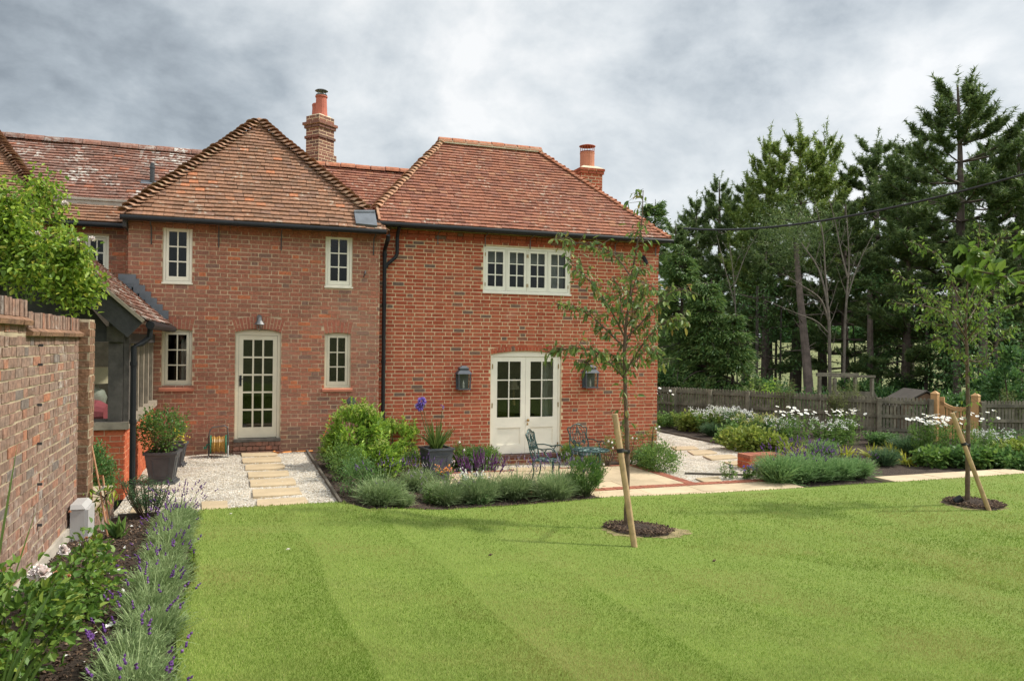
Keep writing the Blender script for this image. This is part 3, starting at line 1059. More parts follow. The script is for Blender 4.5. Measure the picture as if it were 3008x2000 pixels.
room(house, XO0+.12, XO1-.03, YO+.205, YO+3.0, .2, 2.42)
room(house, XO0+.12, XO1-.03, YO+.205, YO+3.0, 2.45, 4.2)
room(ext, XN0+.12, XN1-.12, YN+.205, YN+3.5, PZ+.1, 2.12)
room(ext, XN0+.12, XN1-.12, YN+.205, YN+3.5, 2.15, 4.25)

# ---- roofs
TL = .165
EO = Vector((-1.82, 14.72, 4.17)); EO2 = Vector((2.70, 14.72, 4.17)); AO = Vector((.42, 17.3, 6.62))
So = Vector((0, AO.y-EO.y, AO.z-EO.z)); Lo = So.length
mb = MB()
kick = .10
tiles(mb, EO, (1, 0, 0), So, Lo, .124, lambda v: ((AO.x-EO.x)*v/Lo, (EO2.x-EO.x)-(EO2.x-AO.x)*v/Lo), TL, rng, sag=.014, rag=.007)
ro = mb.build('roof', M['tile_old'], house)
ro['label'] = 'old brown hipped roof slope above the glazed door'
mb = MB()
RB = Vector((AO.x, 22.0, AO.z-.05))
for (c, sgn) in ((EO, -1), (EO2, 1)):
    Ss = Vector((AO.x-c.x, 0, AO.z-c.z)); Ls = Ss.length
    dy = AO.y-c.y
    if sgn < 0:
        tiles(mb, (c.x, 22.0, c.z), (0, -1, 0), Ss, Ls, .098, lambda v: (0, 22-c.y-dy*v/Ls), TL, rng, sag=.01)
    else:
        tiles(mb, (c.x, c.y, c.z), (0, 1, 0), Ss, Ls, .098, lambda v: (dy*v/Ls, 22-c.y), TL, rng, sag=.01)
mb.build('roof_flank', M['tile_old'], ro)
mb = MB()
up = Vector((0, -.2, .25))*.16
bonnets(mb, EO+Vector((0.02, .03, .05)), AO+Vector((0, 0, .06)), 33, .125, .075, rng, spread=1.15)
bonnets(mb, EO2.lerp(AO, .155)+Vector((-.02, .03, .05)), AO+Vector((0, 0, .06)), 28, .125, .07, rng, spread=1.15)
mb.lathe([(.17, -.13), (.155, -.03), (.10, .05), (.03, .085)], (AO.x, AO.y+.02, AO.z+.04), 12)
halfround(mb, AO+Vector((0, .2, .07)), RB+Vector((0, 0, .07)), 14, .13, rng)
mb.build('hip_tiles', M['bonnet_old'], ro)

# extension roof
EN = Vector((2.29, 14.93, 4.36)); EN2 = Vector((8.93, 14.93, 4.36)); AL = Vector((4.39, 17.3, 6.60)); AR = Vector((6.70, 17.3, 6.60))
Sn = Vector((0, AL.y-EN.y, AL.z-EN.z)); Ln = Sn.length
mb = MB()
cutx = 2.57-EN.x
tiles(mb, EN, (1, 0, 0), Sn, Ln, .113, lambda v: (max((AL.x-EN.x)*v/Ln, cutx), (EN2.x-EN.x)-(EN2.x-AR.x)*v/Ln), TL, rng, sag=.004, rag=.005)
rn = mb.build('roof', M['tile_new'], ext)
mb = MB()
Ss = Vector((AL.x-EN.x, 0, AL.z-EN.z)); Ls = Ss.length; dyn = AL.y-EN.y
tiles(mb, (EN.x, 20.3, EN.z), (0, -1, 0), Ss, Ls, .098, lambda v: (dyn*v/Ls*.9, 20.3-EN.y-max(dyn*v/Ls, .35)), TL, rng)
Ss2 = Vector((AR.x-EN2.x, 0, AR.z-EN2.z)); Ls2 = Ss2.length
tiles(mb, EN2, (0, 1, 0), Ss2, Ls2, .098, lambda v: (dyn*v/Ls2, 4.74-dyn*v/Ls2), TL, rng)
Sb = Vector((0, AL.y-19.67, AL.z-EN.z)); Lb = Sb.length
tiles(mb, (EN2.x, 19.67, EN.z), (-1, 0, 0), Sb, Lb, .098, lambda v: ((EN2.x-AR.x)*v/Lb, EN2.x-EN.x-(AL.x-EN.x)*v/Lb), TL, rng)
mb.build('roof_flank', M['tile_new'], rn)
mb = MB()
tcut = cutx/(AL.x-EN.x)
bonnets(mb, EN.lerp(AL, tcut)+Vector((0, 0, .04)), AL+Vector((0, 0, .05)), 27, .10, .025, rng, spread=1.2)
mb.build('hip_tiles', M['bonnet_new'], rn)['label'] = 'sandy pale bonnet tiles on the left hip'
mb = MB()
bonnets(mb, EN2+Vector((-.02, .03, .04)), AR+Vector((0, 0, .05)), 33, .095, .022, rng, spread=1.1)
mb.build('hip_tiles', M['ridge_new'], rn)
mb = MB()
halfround(mb, AL+Vector((-.1, 0, .06)), AR+Vector((.1, 0, .06)), 8, .125, rng, gap=.02)
mb.build('ridge_tiles', M['ridge_new'], rn)
mb = MB()
mb.box(AL.x-.1, AR.x+.1, AL.y-.118, AL.y+.118, AL.z-.02, AL.z+.045)
mb.build('ridge_mortar', M['cement'], rn)
# mortar verge where the extension roof is cut, and the lead gutter between the roofs
mb = MB()
pcut = EN+Vector((cutx, 0, 0))
Sd = Sn.normalized()
nn = Vector((0, -Sd.z, Sd.y))
for k in range(5):
    c = pcut+Sd*(.06+.1*k)+nn*.02
    mb.obox(c, Vector((.022, 0, 0)), Sd*.055, nn*.035)
mb.build('verge', M['bonnet_new'], rn)
mb = MB()
nO = Vector((0, -So.z, So.y)).normalized()


def on_slope(x, y, off):
    d = pray(x*K, y*K)
    p0 = EO+nO*off
    return CAMP+d*((p0-CAMP).dot(nO)/d.dot(nO))


q0, q1, q2, q3 = on_slope(820, 514, .075), on_slope(869, 519, .075), on_slope(863, 484, .075), on_slope(815, 484, .075)
mb.hexa([q-nO*.05 for q in (q0, q1, q2, q3)]+[q0, q1, q2, q3])
r0, r1, r2, r3 = on_slope(815.5, 489, .082), on_slope(863.5, 489, .082), on_slope(862.5, 485, .095), on_slope(815, 485, .095)
mb.hexa([q-nO*.006 for q in (r0, r1, r2, r3)]+[q+nO*.012 for q in (r0, r1, r2, r3)])
mb.build('lead_gutter', M['lead'], ro)

# long range behind: ridge parallel to the front, link roof to the right, lichened slope to the left
ZR, YR = 6.03, 18.2
mb = MB()
SL = Vector((0, 2.4, 2.05)); 
tiles(mb, (1.2, YR-2.4, ZR-2.05), (1, 0, 0), SL, SL.length, .113, lambda v: (0, 3.6), TL, rng, sag=.004)
lk = mb.build('link_roof', M['tile_new'], house)
mb = MB()
halfround(mb, (1.2, YR, ZR+.05), (4.6, YR, ZR+.05), 10, .12, rng, gap=.02)
mb.build('ridge_tiles', M['ridge_new'], lk)
mb = MB()
PL0 = Vector((-7.5, 16.25, 4.62))
SL = Vector((0, YR-16.25, ZR+.04-4.62))
tiles(mb, PL0, (1, 0, 0), SL, SL.length, .118, lambda v: (0, 7.6), TL, rng, sag=.022, rag=.007)
rl = mb.build('range_roof', M['tile_lichen'], house)
rl['label'] = 'long old roof slope heavily patched with white lichen'
mb = MB()
halfround(mb, (-7.5, YR, ZR+.10), (.1, YR, ZR+.06), 22, .13, rng)
mb.build('ridge_tiles', M['tile_lichen'], rl)
mb = MB()
S2 = Vector((0, .62, .40))
tiles(mb, (-7.5, 15.56, 4.14), (1, 0, 0), S2, S2.length, .118, lambda v: (0, 5.6), TL, rng, sag=.012, rag=.007)
mb.build('lean_to_roof', M['tile_old'], rl)
mb = MB()
mb.box(-7.5, -1.15, 16.12, 16.27, 4.52, 4.60)
mb.box(-7.5, -1.15, 16.10, 16.30, 4.601, 4.645)
mb.build('lead_flashing', M['concrete'], rl)
# vent pipe with its lead slate
v0 = at_d(447, 535, 15.42)
mb = MB()
mb.lathe([(.045, -.08), (.045, .26), (.055, .27), (.055, .30), (.04, .31), (.04, .36), (.02, .38)], v0, 10)
vp = mb.build('vent_pipe', M['grey_iron'], rl)
SLn = SL.normalized()
mb = MB()
mb.obox(v0+Vector((0, -.02, -.02)), (.20, 0, 0), SLn*.07, Vector((0, -SLn.z, SLn.y))*.012)
mb.build('lead_slate', M['lead'], vp)
# the next hipped wing at the far left
mb = MB()
HA, HB = Vector((-3.0, 15.35, 4.16)), Vector((-4.62, 18.0, 6.15))
S3 = Vector((0, HB.y-HA.y, HB.z-HA.z)); L3 = S3.length
tiles(mb, (-9, HA.y, HA.z), (1, 0, 0), S3, L3, .098, lambda v: (0, 6.0+(HB.x-HA.x)*v/L3), TL, rng, sag=.02)
r3 = mb.build('wing_roof', M['tile_old'], house)
mb = MB()
bonnets(mb, HA+Vector((0, 0, .05)), HB+Vector((0, 0, .06)), 34, .12, .05, rng, spread=1.15)
mb.build('hip_tiles', M['bonnet_old'], r3)
# recessed wall of the range with its window, in the shade of the eaves
wR = rect_y(247, 690, 319, 838, 15.8)
opsR = [op(wR, -3.2, 0)]
mb = MB()
bricks(mb, (-3.2, 15.8, 0), (1, 0, 0), (0, -1, 0), 1.44, 4.1, .0775, .235, .011, 'SH', opsR, rng)
wr = mb.build('recessed_wall', M['brick_old'], house)
mb = MB()
backing(mb, (-6.5, 15.805, 0), (1, 0, 0), (0, -1, 0), 4.74, 4.1, [op(wR, -6.5, 0)])
mb.build('mortar', M['mortar_old'], wr)
window(house, wR[0]+.003, wR[1]-.003, wR[2]+.003, wR[3]-.003, 15.83, M['cream'])
room(house, -3.4, -1.8, 16.01, 18.0, 2.3, 4.1)

MB().box(-1.80, 2.60, 14.77, 14.985, 4.115, 4.15).box(-1.84, -1.775, 14.77, 15.79, 3.98, 4.15).build('soffit', M['oak_dark'], house)
MB().box(2.62, 8.9, 14.98, 15.19, 4.30, 4.335).build('soffit', M['oak_dark'], ext)

# ---- gutters, brackets and rainwater pipes
def gutter(parent, a, b, name='gutter', r=.044):
    mb = MB()
    mb.tube([a, b], r, 10)
    return mb.build(name, M['black_iron'], parent, smooth=False)


gutter(house, (-1.87, 14.69, 4.13), (2.66, 14.69, 4.13))
gutter(house, (-7, 15.5, 4.08), (-1.9, 15.5, 4.08))
gutter(ext, (2.52, 14.90, 4.32), (8.98, 14.90, 4.32))
for x in [on_y(u, 700, YO).x for u in (445, 643, 826, 1097)]:
    mb = MB()
    mb.tube([(x, YO-.32, 4.10), (x, YO-.06, 4.02), (x, YO-.02, 3.72)], .011, 6)
    mb.build('gutter_bracket', M['grey_iron'], house)
for u in (1285, 1424, 1556, 1805, 1924, 1142):
    x = on_y(u, 700, YN).x
    mb = MB()
    mb.tube([(x, YN-.28, 4.28), (x, YN-.04, 4.22), (x, YN-.035, 4.04)], .009, 6)
    mb.tube([(x, YN-.04, 4.04), (x, YN-.04, 4.02)], .016, 6)
    mb.build('gutter_bracket', M['steel'], ext)
px_ = on_y(1128, 900, YN-.09).x
pz0 = -.42
mb = MB()
yp = YN-.10
mb.tube([(px_, 14.75, 4.08), (px_, 14.80, 4.0), (px_, yp-.02, 3.86), (px_, yp, 3.80), (px_, yp, pz0)], .038, 10)
for z in (3.72, 2.75, 1.65, .55):
    mb.tube([(px_, yp, z), (px_, yp, z+.06)], .047, 10)
mb.build('drainpipe', M['black_iron'], house)
mb = MB()
x2 = on_y(1167, 700, yp).x
mb.tube([(x2, 14.92, 4.28), (x2, yp-.06, 4.18), (x2, yp, 4.10), (x2, yp, 3.78), (x2-.03, yp, 3.71), (px_+.05, yp, 3.56), (px_+.03, yp, 3.5)], .036, 10)
mb.build('drainpipe', M['black_iron'], ext)

# ---- chimneys
def stack(mb, c, w, d, z0, z1, rot, course=.075, prng=None):
    """courses of real bricks around a stack"""
    for i in range(int(round((z1-z0)/course))):
        z = z0+i*course
        for side in range(4):
            a = rot+side*math.pi/2
            ux, uy = math.cos(a), math.sin(a)
            half, out_ = ((w/2, d/2) if side % 2 == 0 else (d/2, w/2))
            n = max(1, int(round(2*half/.225)))
            off = .5 if i % 2 else 0
            s = -half
            edges = [-half]+[-half+(k+off)*2*half/n for k in range(0 if off else 1, n)]+[half]
            for p, q in zip(edges, edges[1:]):
                if q-p < .03: continue
                m0 = (p+q)/2
                mb.obox((c[0]+ux*m0+uy*(out_-.02), c[1]+uy*m0-ux*(out_-.02), z+course/2), (ux*((q-p)/2-.008), uy*((q-p)/2-.008), 0), (uy*.022, -ux*.022, 0), (0, 0, course/2-.0085))


def mortarcore(mb, c, w, d, z0, z1, rot):
    ux, uy = math.cos(rot), math.sin(rot)
    mb.obox((c[0], c[1], (z0+z1)/2), (ux*w/2, uy*w/2, 0), (-uy*d/2, ux*d/2, 0), (0, 0, (z1-z0)/2))


c1 = at_d(938, 600, 18.6); c1 = (c1.x, c1.y); rt = R(40)
zt = lambda v, u=938, z=18.6: at_d(u, v, z).z
ck = MB()
stack(ck, c1, .60, .50, zt(640), zt(457), rt)
stack(ck, c1, .50, .42, zt(457), zt(350), rt)
stack(ck, c1, .56, .48, zt(413), zt(413)+.075, rt)
stack(ck, c1, .57, .49, zt(383), zt(383)+.075, rt)
stack(ck, c1, .63, .55, zt(383)+.075, zt(383)+.15, rt)
chim = ck.build('chimney', M['brick_dark'], house)
ck = MB()
mortarcore(ck, c1, .599, .499, zt(640), zt(457)+.015, rt)
mortarcore(ck, c1, .499, .419, zt(457), zt(346), rt)
mortarcore(ck, c1, .62, .54, zt(383)+.08, zt(383)+.14, rt)
ck.build('mortar', M['mortar'], chim)
ck = MB()
ux, uy = math.cos(rt), math.sin(rt)
for (z, a, b, h) in ((zt(350), .25, .21, .07), (zt(457), .30, .25, .04)):
    lo = [(c1[0]+ux*sx*a-uy*sy*b, c1[1]+uy*sx*a+ux*sy*b, z) for sx, sy in ((-1, -1), (1, -1), (1, 1), (-1, 1))]
    hi = [(c1[0]+ux*sx*a*.72-uy*sy*b*.72, c1[1]+uy*sx*a*.72+ux*sy*b*.72, z+h) for sx, sy in ((-1, -1), (1, -1), (1, 1), (-1, 1))]
    MB().hexa(lo+hi).build('flaunching', M['cement'], chim)
pz = zt(350)+.03
ck = MB().lathe([(.155, 0), (.14, .12), (.128, .40), (.125, .47), (.145, .485), (.145, .51), (.13, .52), (.10, .52)], (c1[0]+.02, c1[1], pz), 16)
pot = ck.build('chimney_pot', M['terracotta'], chim, smooth=False)
ck = MB().lathe([(.14, 0), (.125, .3), (.135, .37), (.12, .40), (.1, .40)], (c1[0]-.04, c1[1]+.28, pz), 14)
ck.build('chimney_pot', M['terracotta'], chim)
ck = MB()
for k in range(5):
    a = k*1.2566
    ck.tube([(c1[0]+.02+.11*math.cos(a), c1[1]+.11*math.sin(a), pz+.5), (c1[0]+.02+.09*math.cos(a), c1[1]+.09*math.sin(a), pz+.64)], .008, 5)
ck.lathe([(.155, .635), (.12, .66), (.05, .672), (.0, .675)], (c1[0]+.02, c1[1], pz), 14)
ck.lathe([(.13, .525), (.135, .545), (.12, .55)], (c1[0]+.02, c1[1], pz), 14)
ck.build('cowl', M['steel'], chim)

zc2 = 20.2
c2 = at_d(1738, 560, zc2); c2 = (c2.x-.02, c2.y+.25); zt2 = lambda v: at_d(1738, v, zc2).z
ck = MB()
stack(ck, c2, .60, .60, 4.8, zt2(497), 0)
stack(ck, c2, .665, .665, zt2(513), zt2(513)+.075, 0)
stack(ck, c2, .70, .70, zt2(513)+.075, zt2(513)+.15, 0)
chim2 = ck.build('chimney', M['brick_new'], ext)
ck = MB()
mortarcore(ck, c2, .599, .599, 4.8, zt2(497), 0)
mortarcore(ck, c2, .69, .69, zt2(513)+.08, zt2(513)+.148, 0)
ck.build('mortar', M['mortar'], chim2)
ck = MB().frus(c2, .34, .34, .19, .19, zt2(513)+.151, zt2(513)+.235)
ck.build('flaunching', M['cement'], chim2)
pz2 = zt2(513)+.21
ck = MB().lathe([(.19, 0), (.19, .36), (.195, .37), (.195, .40), (.175, .40)], (*c2, pz2), 20)
ck.build('chimney_pot', M['terracotta_new'], chim2)
ck = MB()
for k in range(16):
    a = k*math.pi/8
    ck.tube([(c2[0]+.185*math.cos(a), c2[1]+.185*math.sin(a), pz2+.40), (c2[0]+.185*math.cos(a), c2[1]+.185*math.sin(a), pz2+.57)], .004, 4)
ck.lathe([(.19, .42), (.19, .43)], (*c2, pz2), 16)
ck.lathe([(.215, .565), (.215, .575), (.12, .605), (.0, .61)], (*c2, pz2), 20)
ck.build('cowl', M['terracotta'], chim2)

# small fittings fixed to the walls
fx = on_y(1032, 1178, YO)
mb = MB()
for (r, y0, y1) in ((.085, 0, -.02), (.075, -.02, -.05), (.035, -.05, -.09)):
    mb.tube([(fx.x, YO+y0, fx.z), (fx.x, YO+y1, fx.z)], r, 18)
mb.build('flue_terminal', M['steel'], house)
hk = on_y(1072, 805, YO)
mb = MB()
mb.tube([(hk.x, YO, hk.z+.04), (hk.x, YO-.05, hk.z+.05), (hk.x-.01, YO-.07, hk.z), (hk.x-.03, YO-.03, hk.z-.06)], .012, 6)
mb.build('wall_hook', M['grey_iron'], house)
# lead steps where the garden room roof meets the old wall
mb = MB()
A_, B_ = on_y(374, 826, YO), on_y(478, 938, YO)
for k in range(6):
    t = k/6
    x = A_.x+(B_.x-A_.x)*t
    z = A_.z+(B_.z-A_.z)*t
    mb.box(x-.02, x+.14, YO-.022, YO-.008, z-.30, z+.05-.0*k)
    mb.box(x+.002, x+.19, YO-.026-.001*k, YO-.0225, z-.1, z+.045)
mb.box(A_.x-.14, A_.x+.14, YO-.03, YO-.0265, A_.z-.05, A_.z+.12)
mb.build('lead_flashing', M['lead'], house)
# ================================================================== garden room, garden wall
GX, GY = -1.33, 11.1
gr = thing('garden_room', 'oak framed garden room with red brick plinth and sloping tiled roof beside the planter', 'garden room', (-2.4, 13, 0))
mb = MB()
bricks(mb, (-4.6, GY, 0), (1, 0, 0), (0, -1, 0), GX+4.6, .9, .075, .235, .011, 'SH', [], rng)
bricks(mb, (GX, GY+.012, 0), (0, 1, 0), (1, 0, 0), YO-GY-.02, .9, .075, .235, .011, 'SH', [], rng)
pw = mb.build('plinth_wall', M['brick_bright'], gr)
MB().box(-4.6, GX-.004, GY+.004, GY+.1, 0, .9).box(GX-.1, GX-.004, GY+.1, YO-.01, 0, .9).build('mortar', M['mortar'], pw)
mb = MB()
mb.box(-4.6, GX+.05, GY-.05, GY+.16, .905, 1.0)
mb.box(GX-.14, GX+.05, GY+.161, YO-.01, .905, 1.0)
mb.build('oak_sill', M['oak_pale'], gr)
# posts
cx = on_y(340, 1100, GY+.02).x
MB().box(cx-.085, cx+.085, GY+.0, GY+.15, 1.0, 2.28).build('oak_post', M['oak'], gr)
MB().box(cx-.10, cx+.10, GY-.05, GY-.002, 2.02, 2.22).build('beam_end', M['oak'], gr)
MB().box(cx+.09, cx+.155, GY+.01, GY+.14, 1.0, 2.15).build('oak_post', M['oak'], gr)
for y in (12.05, 12.75, 13.45, 14.15, 14.85):
    MB().box(GX-.13, GX-.02, y, y+.1, 1.0, 2.0).build('oak_post', M['oak_pale'], gr)
mb = MB()
mb.box(GX-.14, GX+.0, GY+.16, YO-.01, 2.0, 2.14)
mb.box(-4.6, cx-.1, GY+.02, GY+.13, 2.02, 2.14)
mb.build('wall_plate', M['oak_dark'], gr)
mb = MB()
mb.box(GX-.075, GX-.07, GY+.16, YO-.02, 1.005, 1.995)
mb.box(-4.6, cx-.09, GY+.07, GY+.075, 1.005, 2.015)
mb.build('pane', M['glass_clear'], gr)
mb = MB()
mb.box(-3.2, cx-.09, GY+.06, GY+.1, 1.0, 1.035)
mb.build('window_rail', M['oak'], gr)
# roof: slope down towards the courtyard
E0 = Vector((-1.08, 10.85, 2.30)); rise, run = 1.25, 1.38
SG = Vector((-run, 0, rise)); LG = SG.length
mb = MB()
tiles(mb, E0, (0, 1, 0), SG, LG, .098, lambda v: (0, YO-10.85-.03), TL, rng, sag=.012, rag=.007)
rg = mb.build('roof', M['tile_lichen'], gr)
SGn = SG.normalized()
up_ = Vector((SGn.z, 0, -SGn.x))
mb = MB()
c = E0+SG*.5+Vector((0, .02, 0))-up_*.17
mb.obox(c, SGn*(LG/2), (0, .025, 0), up_*.125)
mb.build('bargeboard', M['oak_dark'], gr)
mb = MB()
c = E0+SG*.5+Vector((0, -.01, 0))-up_*.022
mb.obox(c, SGn*(LG/2), (0, .04, 0), up_*.02)
mb.build('verge_batten', M['oak_pale'], gr)
mb = MB()
mb.tube([(-1.03, 10.95, 2.24), (-1.03, YO-.05, 2.24)], .055, 8)
gt = mb.build('gutter', M['black_iron'], gr)
mb = MB()
mb.tube([(-1.04, 11.1, 2.2), (-1.05, 11.1, 2.08), (-1.14, 11.07, 2.0), (-1.225, 11.04, 1.96), (-1.225, 11.04, .02)], .037, 10)
for z in (1.72, .98, .2):
    mb.tube([(-1.225, 11.04, z), (-1.225, 11.04, z+.05)], .045, 10)
mb.build('drainpipe', M['black_iron'], gr)
mb = MB()                                               # inside: floor and back wall
mb.poly([(-4.5, GY+.2, .05), (GX-.15, GY+.2, .05), (GX-.15, YO+.2, .05), (-4.5, YO+.2, .05)])
mb.poly([(-4.5, GY+.2, 0), (-4.5, YO+.2, 0), (-4.5, YO+.2, 3), (-4.5, GY+.2, 3)])
mb.poly([(-4.5, YO+.15, 0), (GX-.45, YO+.15, 0), (GX-.45, YO+.15, 3), (-4.5, YO+.15, 3)])
mb.build('room', M['oak_pale'], gr)
mb = MB()
mb.hexa([(-4.55, GY+.03, 2.14), (-1.5, GY+.03, 2.14), (-1.5, GY+.09, 2.14), (-4.55, GY+.09, 2.14), (-4.55, GY+.03, 3.5), (-2.4, GY+.03, 3.3), (-2.4, GY+.09, 3.3), (-4.55, GY+.09, 3.5)])
mb.build('gable', M['oak_dark'], gr)

# things inside, seen through the glass
lp = on_y(305, 1255, 11.9)
tl = thing('table_lamp', 'table lamp with beige drum shade and grey urn base inside the oak garden room', 'lamp', (lp.x-.06, 11.9, 1.0))
b0 = on_y(285, 1190, 11.9)
MB().lathe([(.06, 0), (.07, .02), (.13, .14), (.155, .25), (.12, .34), (.05, .38), (.03, .45)], (b0.x-.03, 11.9, b0.z-.14), 16).build('lamp_base', M['pottery'], tl, smooth=True)
s0, s1 = on_y(280, 1078, 11.9), on_y(318, 1125, 11.9)
MB().lathe([(.24, s1.z-s0.z), (.22, .0)], (s0.x-.06, 11.9, s0.z), 20, cap=False).build('lamp_shade', M['shade'], tl, smooth=True)
s = on_y(296, 1212, 11.6)
mb = MB()
mb.tube([(s.x-.5, 11.75, s.z-.02), (s.x-.2, 11.6, s.z), (s.x-.02, 11.55, s.z), (s.x+.08, 11.53, s.z-.005)], [.16, .18, .17, .12], 14)
mb.box(s.x-1.0, s.x+.05, 11.5, 12.2, .05, s.z-.1)
ar = mb.build('armchair', M['pink'], smooth=False)
tag(centred(ar), 'pink armchair with rolled arm inside the oak garden room', 'armchair')

# ---- garden wall at the left
gw = thing('garden_wall', 'tall weathered brick garden wall with stepped brick coping and end pier', 'wall', (-1.6, 6, .2))
WX = -1.42
rows_h = 2.09-.05
mb = MB()
bricks(mb, (WX, .5, .05), (0, 1, 0), (1, 0, 0), 8.45-.5, rows_h, .075, .225, .012, 'SH', [], rng, jit=.005)
gf = mb.build('wall_face', M['brick_garden'], gw)
mb = MB()
mb.box(WX-.22, WX-.0005, .5, 8.449, .0, 2.085)
mb.build('mortar', M['mortar_garden'], gf)
mb = MB()
mb.box(WX-.002, WX+.028, .5, 8.44, -.1, .345)
mb.build('concrete_footing', M['concrete'], gw)
# coping: bricks on edge over a moulded course, with a step
mb = MB()
ml = MB()
ystep = 6.45
for (y0, y1, zt_) in ((.5, ystep, 2.325), (ystep, 8.45, 2.25)):
    y = y0
    while y < y1-.03:
        wdt = rng.uniform(.060, .066)
        z = zt_+rng.uniform(-.006, .006)
        x = WX+.012+rng.uniform(-.006, .006)
        mb.box(WX-.22, x, y+.004, y+wdt-.004, zt_-.115, z)
        y += wdt+.004
    y = y0
    while y < y1-.02:
        wdt = min(rng.uniform(.2, .225), y1-y)
        x = WX+.055+rng.uniform(-.005, .005)
        z0 = zt_-.175
        ml.hexa([(WX-.2, y, z0), (x-.008, y, z0), (x-.008, y+wdt-.006, z0), (WX-.2, y+wdt-.006, z0), (WX-.2, y, z0+.03), (x, y, z0+.03), (x, y+wdt-.006, z0+.03), (WX-.2, y+wdt-.006, z0+.03)])
        ml.hexa([(WX-.2, y, z0+.031), (x, y, z0+.031), (x, y+wdt-.006, z0+.031), (WX-.2, y+wdt-.006, z0+.031), (WX-.2, y, z0+.058), (WX+.008, y, z0+.058), (WX+.008, y+wdt-.006, z0+.058), (WX-.2, y+wdt-.006, z0+.058)])
        y += wdt
cp = mb.build('coping', M['brick_garden'], gw)
ml.build('moulded_course', M['brick_pier'], cp)
MB().box(WX-.215, WX+.003, .5, ystep, 2.15, 2.2).box(WX-.215, WX+.001, .5, 8.45, 2.075, 2.2).build('mortar', M['mortar_garden'], cp)
# the wall behind the step also keeps its bricks up to the higher moulding
mb = MB()
bricks(mb, (WX, .5, 2.09), (0, 1, 0), (1, 0, 0), ystep-.5, .06, .06, .225, .012, 'SH', [], rng, jit=.004)
mb.build('wall_face', M['brick_garden'], gw)
# end pier
PXp = -1.325
mb = MB()
bricks(mb, (WX-.25, 8.45, .05), (1, 0, 0), (0, -1, 0), PXp-WX+.25, 2.2, .075, .225, .012, 'SH', [], rng, jit=.006)
bricks(mb, (PXp, 8.46, .05), (0, 1, 0), (1, 0, 0), .27, 2.2, .075, .225, .012, 'SH', [], rng, jit=.006)
pr = mb.build('pier', M['brick_pier'], gw)
MB().box(WX-.25, PXp-.0005, 8.4505, 8.73, 0, 2.245).build('mortar', M['mortar_garden'], pr)
mb = MB()
bricks(mb, (PXp+.02, 8.74, -.02), (0, 1, 0), (1, 0, 0), 1.3, .38, .075, .225, .012, 'SH', [], rng, jit=.006)
lw_ = mb.build('low_wall', M['brick_garden'], gw)
MB().box(PXp-.2, PXp+.018, 8.74, 10.04, -.1, .37).build('mortar', M['mortar_garden'], lw_)
for (u, v) in ((112, 1014), (110, 1071), (108, 1189), (108, 1303), (109, 1422), (108, 1542)):
    d = pray(u, v); p = CAMP+d*((WX-EYE*0-CAMP.x)/d.x)
    MB().bar((WX, p.y, p.z), (WX+.035, p.y, p.z), .012, .02).build('vine_eye', M['grey_iron'], gw)

ub = thing('utility_box', 'grey white plastic meter cabinet on the foot of the garden wall', 'meter box', (WX+.07, 8.1, .3))
bz1, bz0 = at_d(228, 1458, 7.55).z, at_d(228, 1558, 7.55).z
mb = MB()
mb.hexa([(WX+.03, 7.98, bz0), (WX+.15, 7.98, bz0), (WX+.15, 8.34, bz0), (WX+.03, 8.34, bz0), (WX+.03, 7.98, bz1-.02), (WX+.15, 7.98, bz1-.02), (WX+.15, 8.34, bz1-.02), (WX+.03, 8.34, bz1-.02)])
mb.hexa([(WX+.03, 7.97, bz1-.019), (WX+.155, 7.97, bz1-.019), (WX+.155, 8.35, bz1-.019), (WX+.03, 8.35, bz1-.019), (WX+.03, 7.99, bz1+.02), (WX+.12, 7.99, bz1+.02), (WX+.12, 8.33, bz1+.02), (WX+.03, 8.33, bz1+.02)])
mb.build('cabinet', M['white_plastic'], ub)
MB().box(WX+.152, WX+.175, 7.99, 8.33, bz0+.01, bz1-.03).build('cabinet_door', M['white_plastic'], ub)
MB().box(WX+.03, WX+.13, 8.0, 8.32, bz0-.16, bz0-.002).build('cable_shroud', M['rubber'], ub)


# ================================================================== ground
def sm(x, a, b):
    t = min(max((x-a)/(b-a), 0), 1)
    return t*t*(3-2*t)


def lawnz(X, Y):
    h = -1.6-.080*X-.040*Y
    lo = -2.50
    k = .08                                    # smooth floor at patio level
    h = lo+k*math.log(1+math.exp(min((h-lo)/k, 60)))
    z = h+EYE
    wgt = sm(Y, 7.8, 9.9)*(1-sm(X, 1.2, 2.6))
    z = z*(1-wgt)+.03*wgt
    return z


def gz(X, Y):
    """height of the beds and lawn anywhere in the garden"""
    return lawnz(X, Y)


def grid_mesh(name, mat, pts_fn, nx, ny, kind='structure'):
    V = []
    for j in range(ny+1):
        for i in range(nx+1):
            V.append(pts_fn(i/nx, j/ny))
    F = [(j*(nx+1)+i, j*(nx+1)+i+1, (j+1)*(nx+1)+i+1, (j+1)*(nx+1)+i) for j in range(ny) for i in range(nx)]
    o = MB().arr(V, F).build(name, mat, smooth=True)
    o['kind'] = kind
    return o


def terrain(X, Y):
    d = math.hypot(X, Y)
    z = -.75
    if d > 45:
        z += (min(d, 330)-45)*.0185
    return z


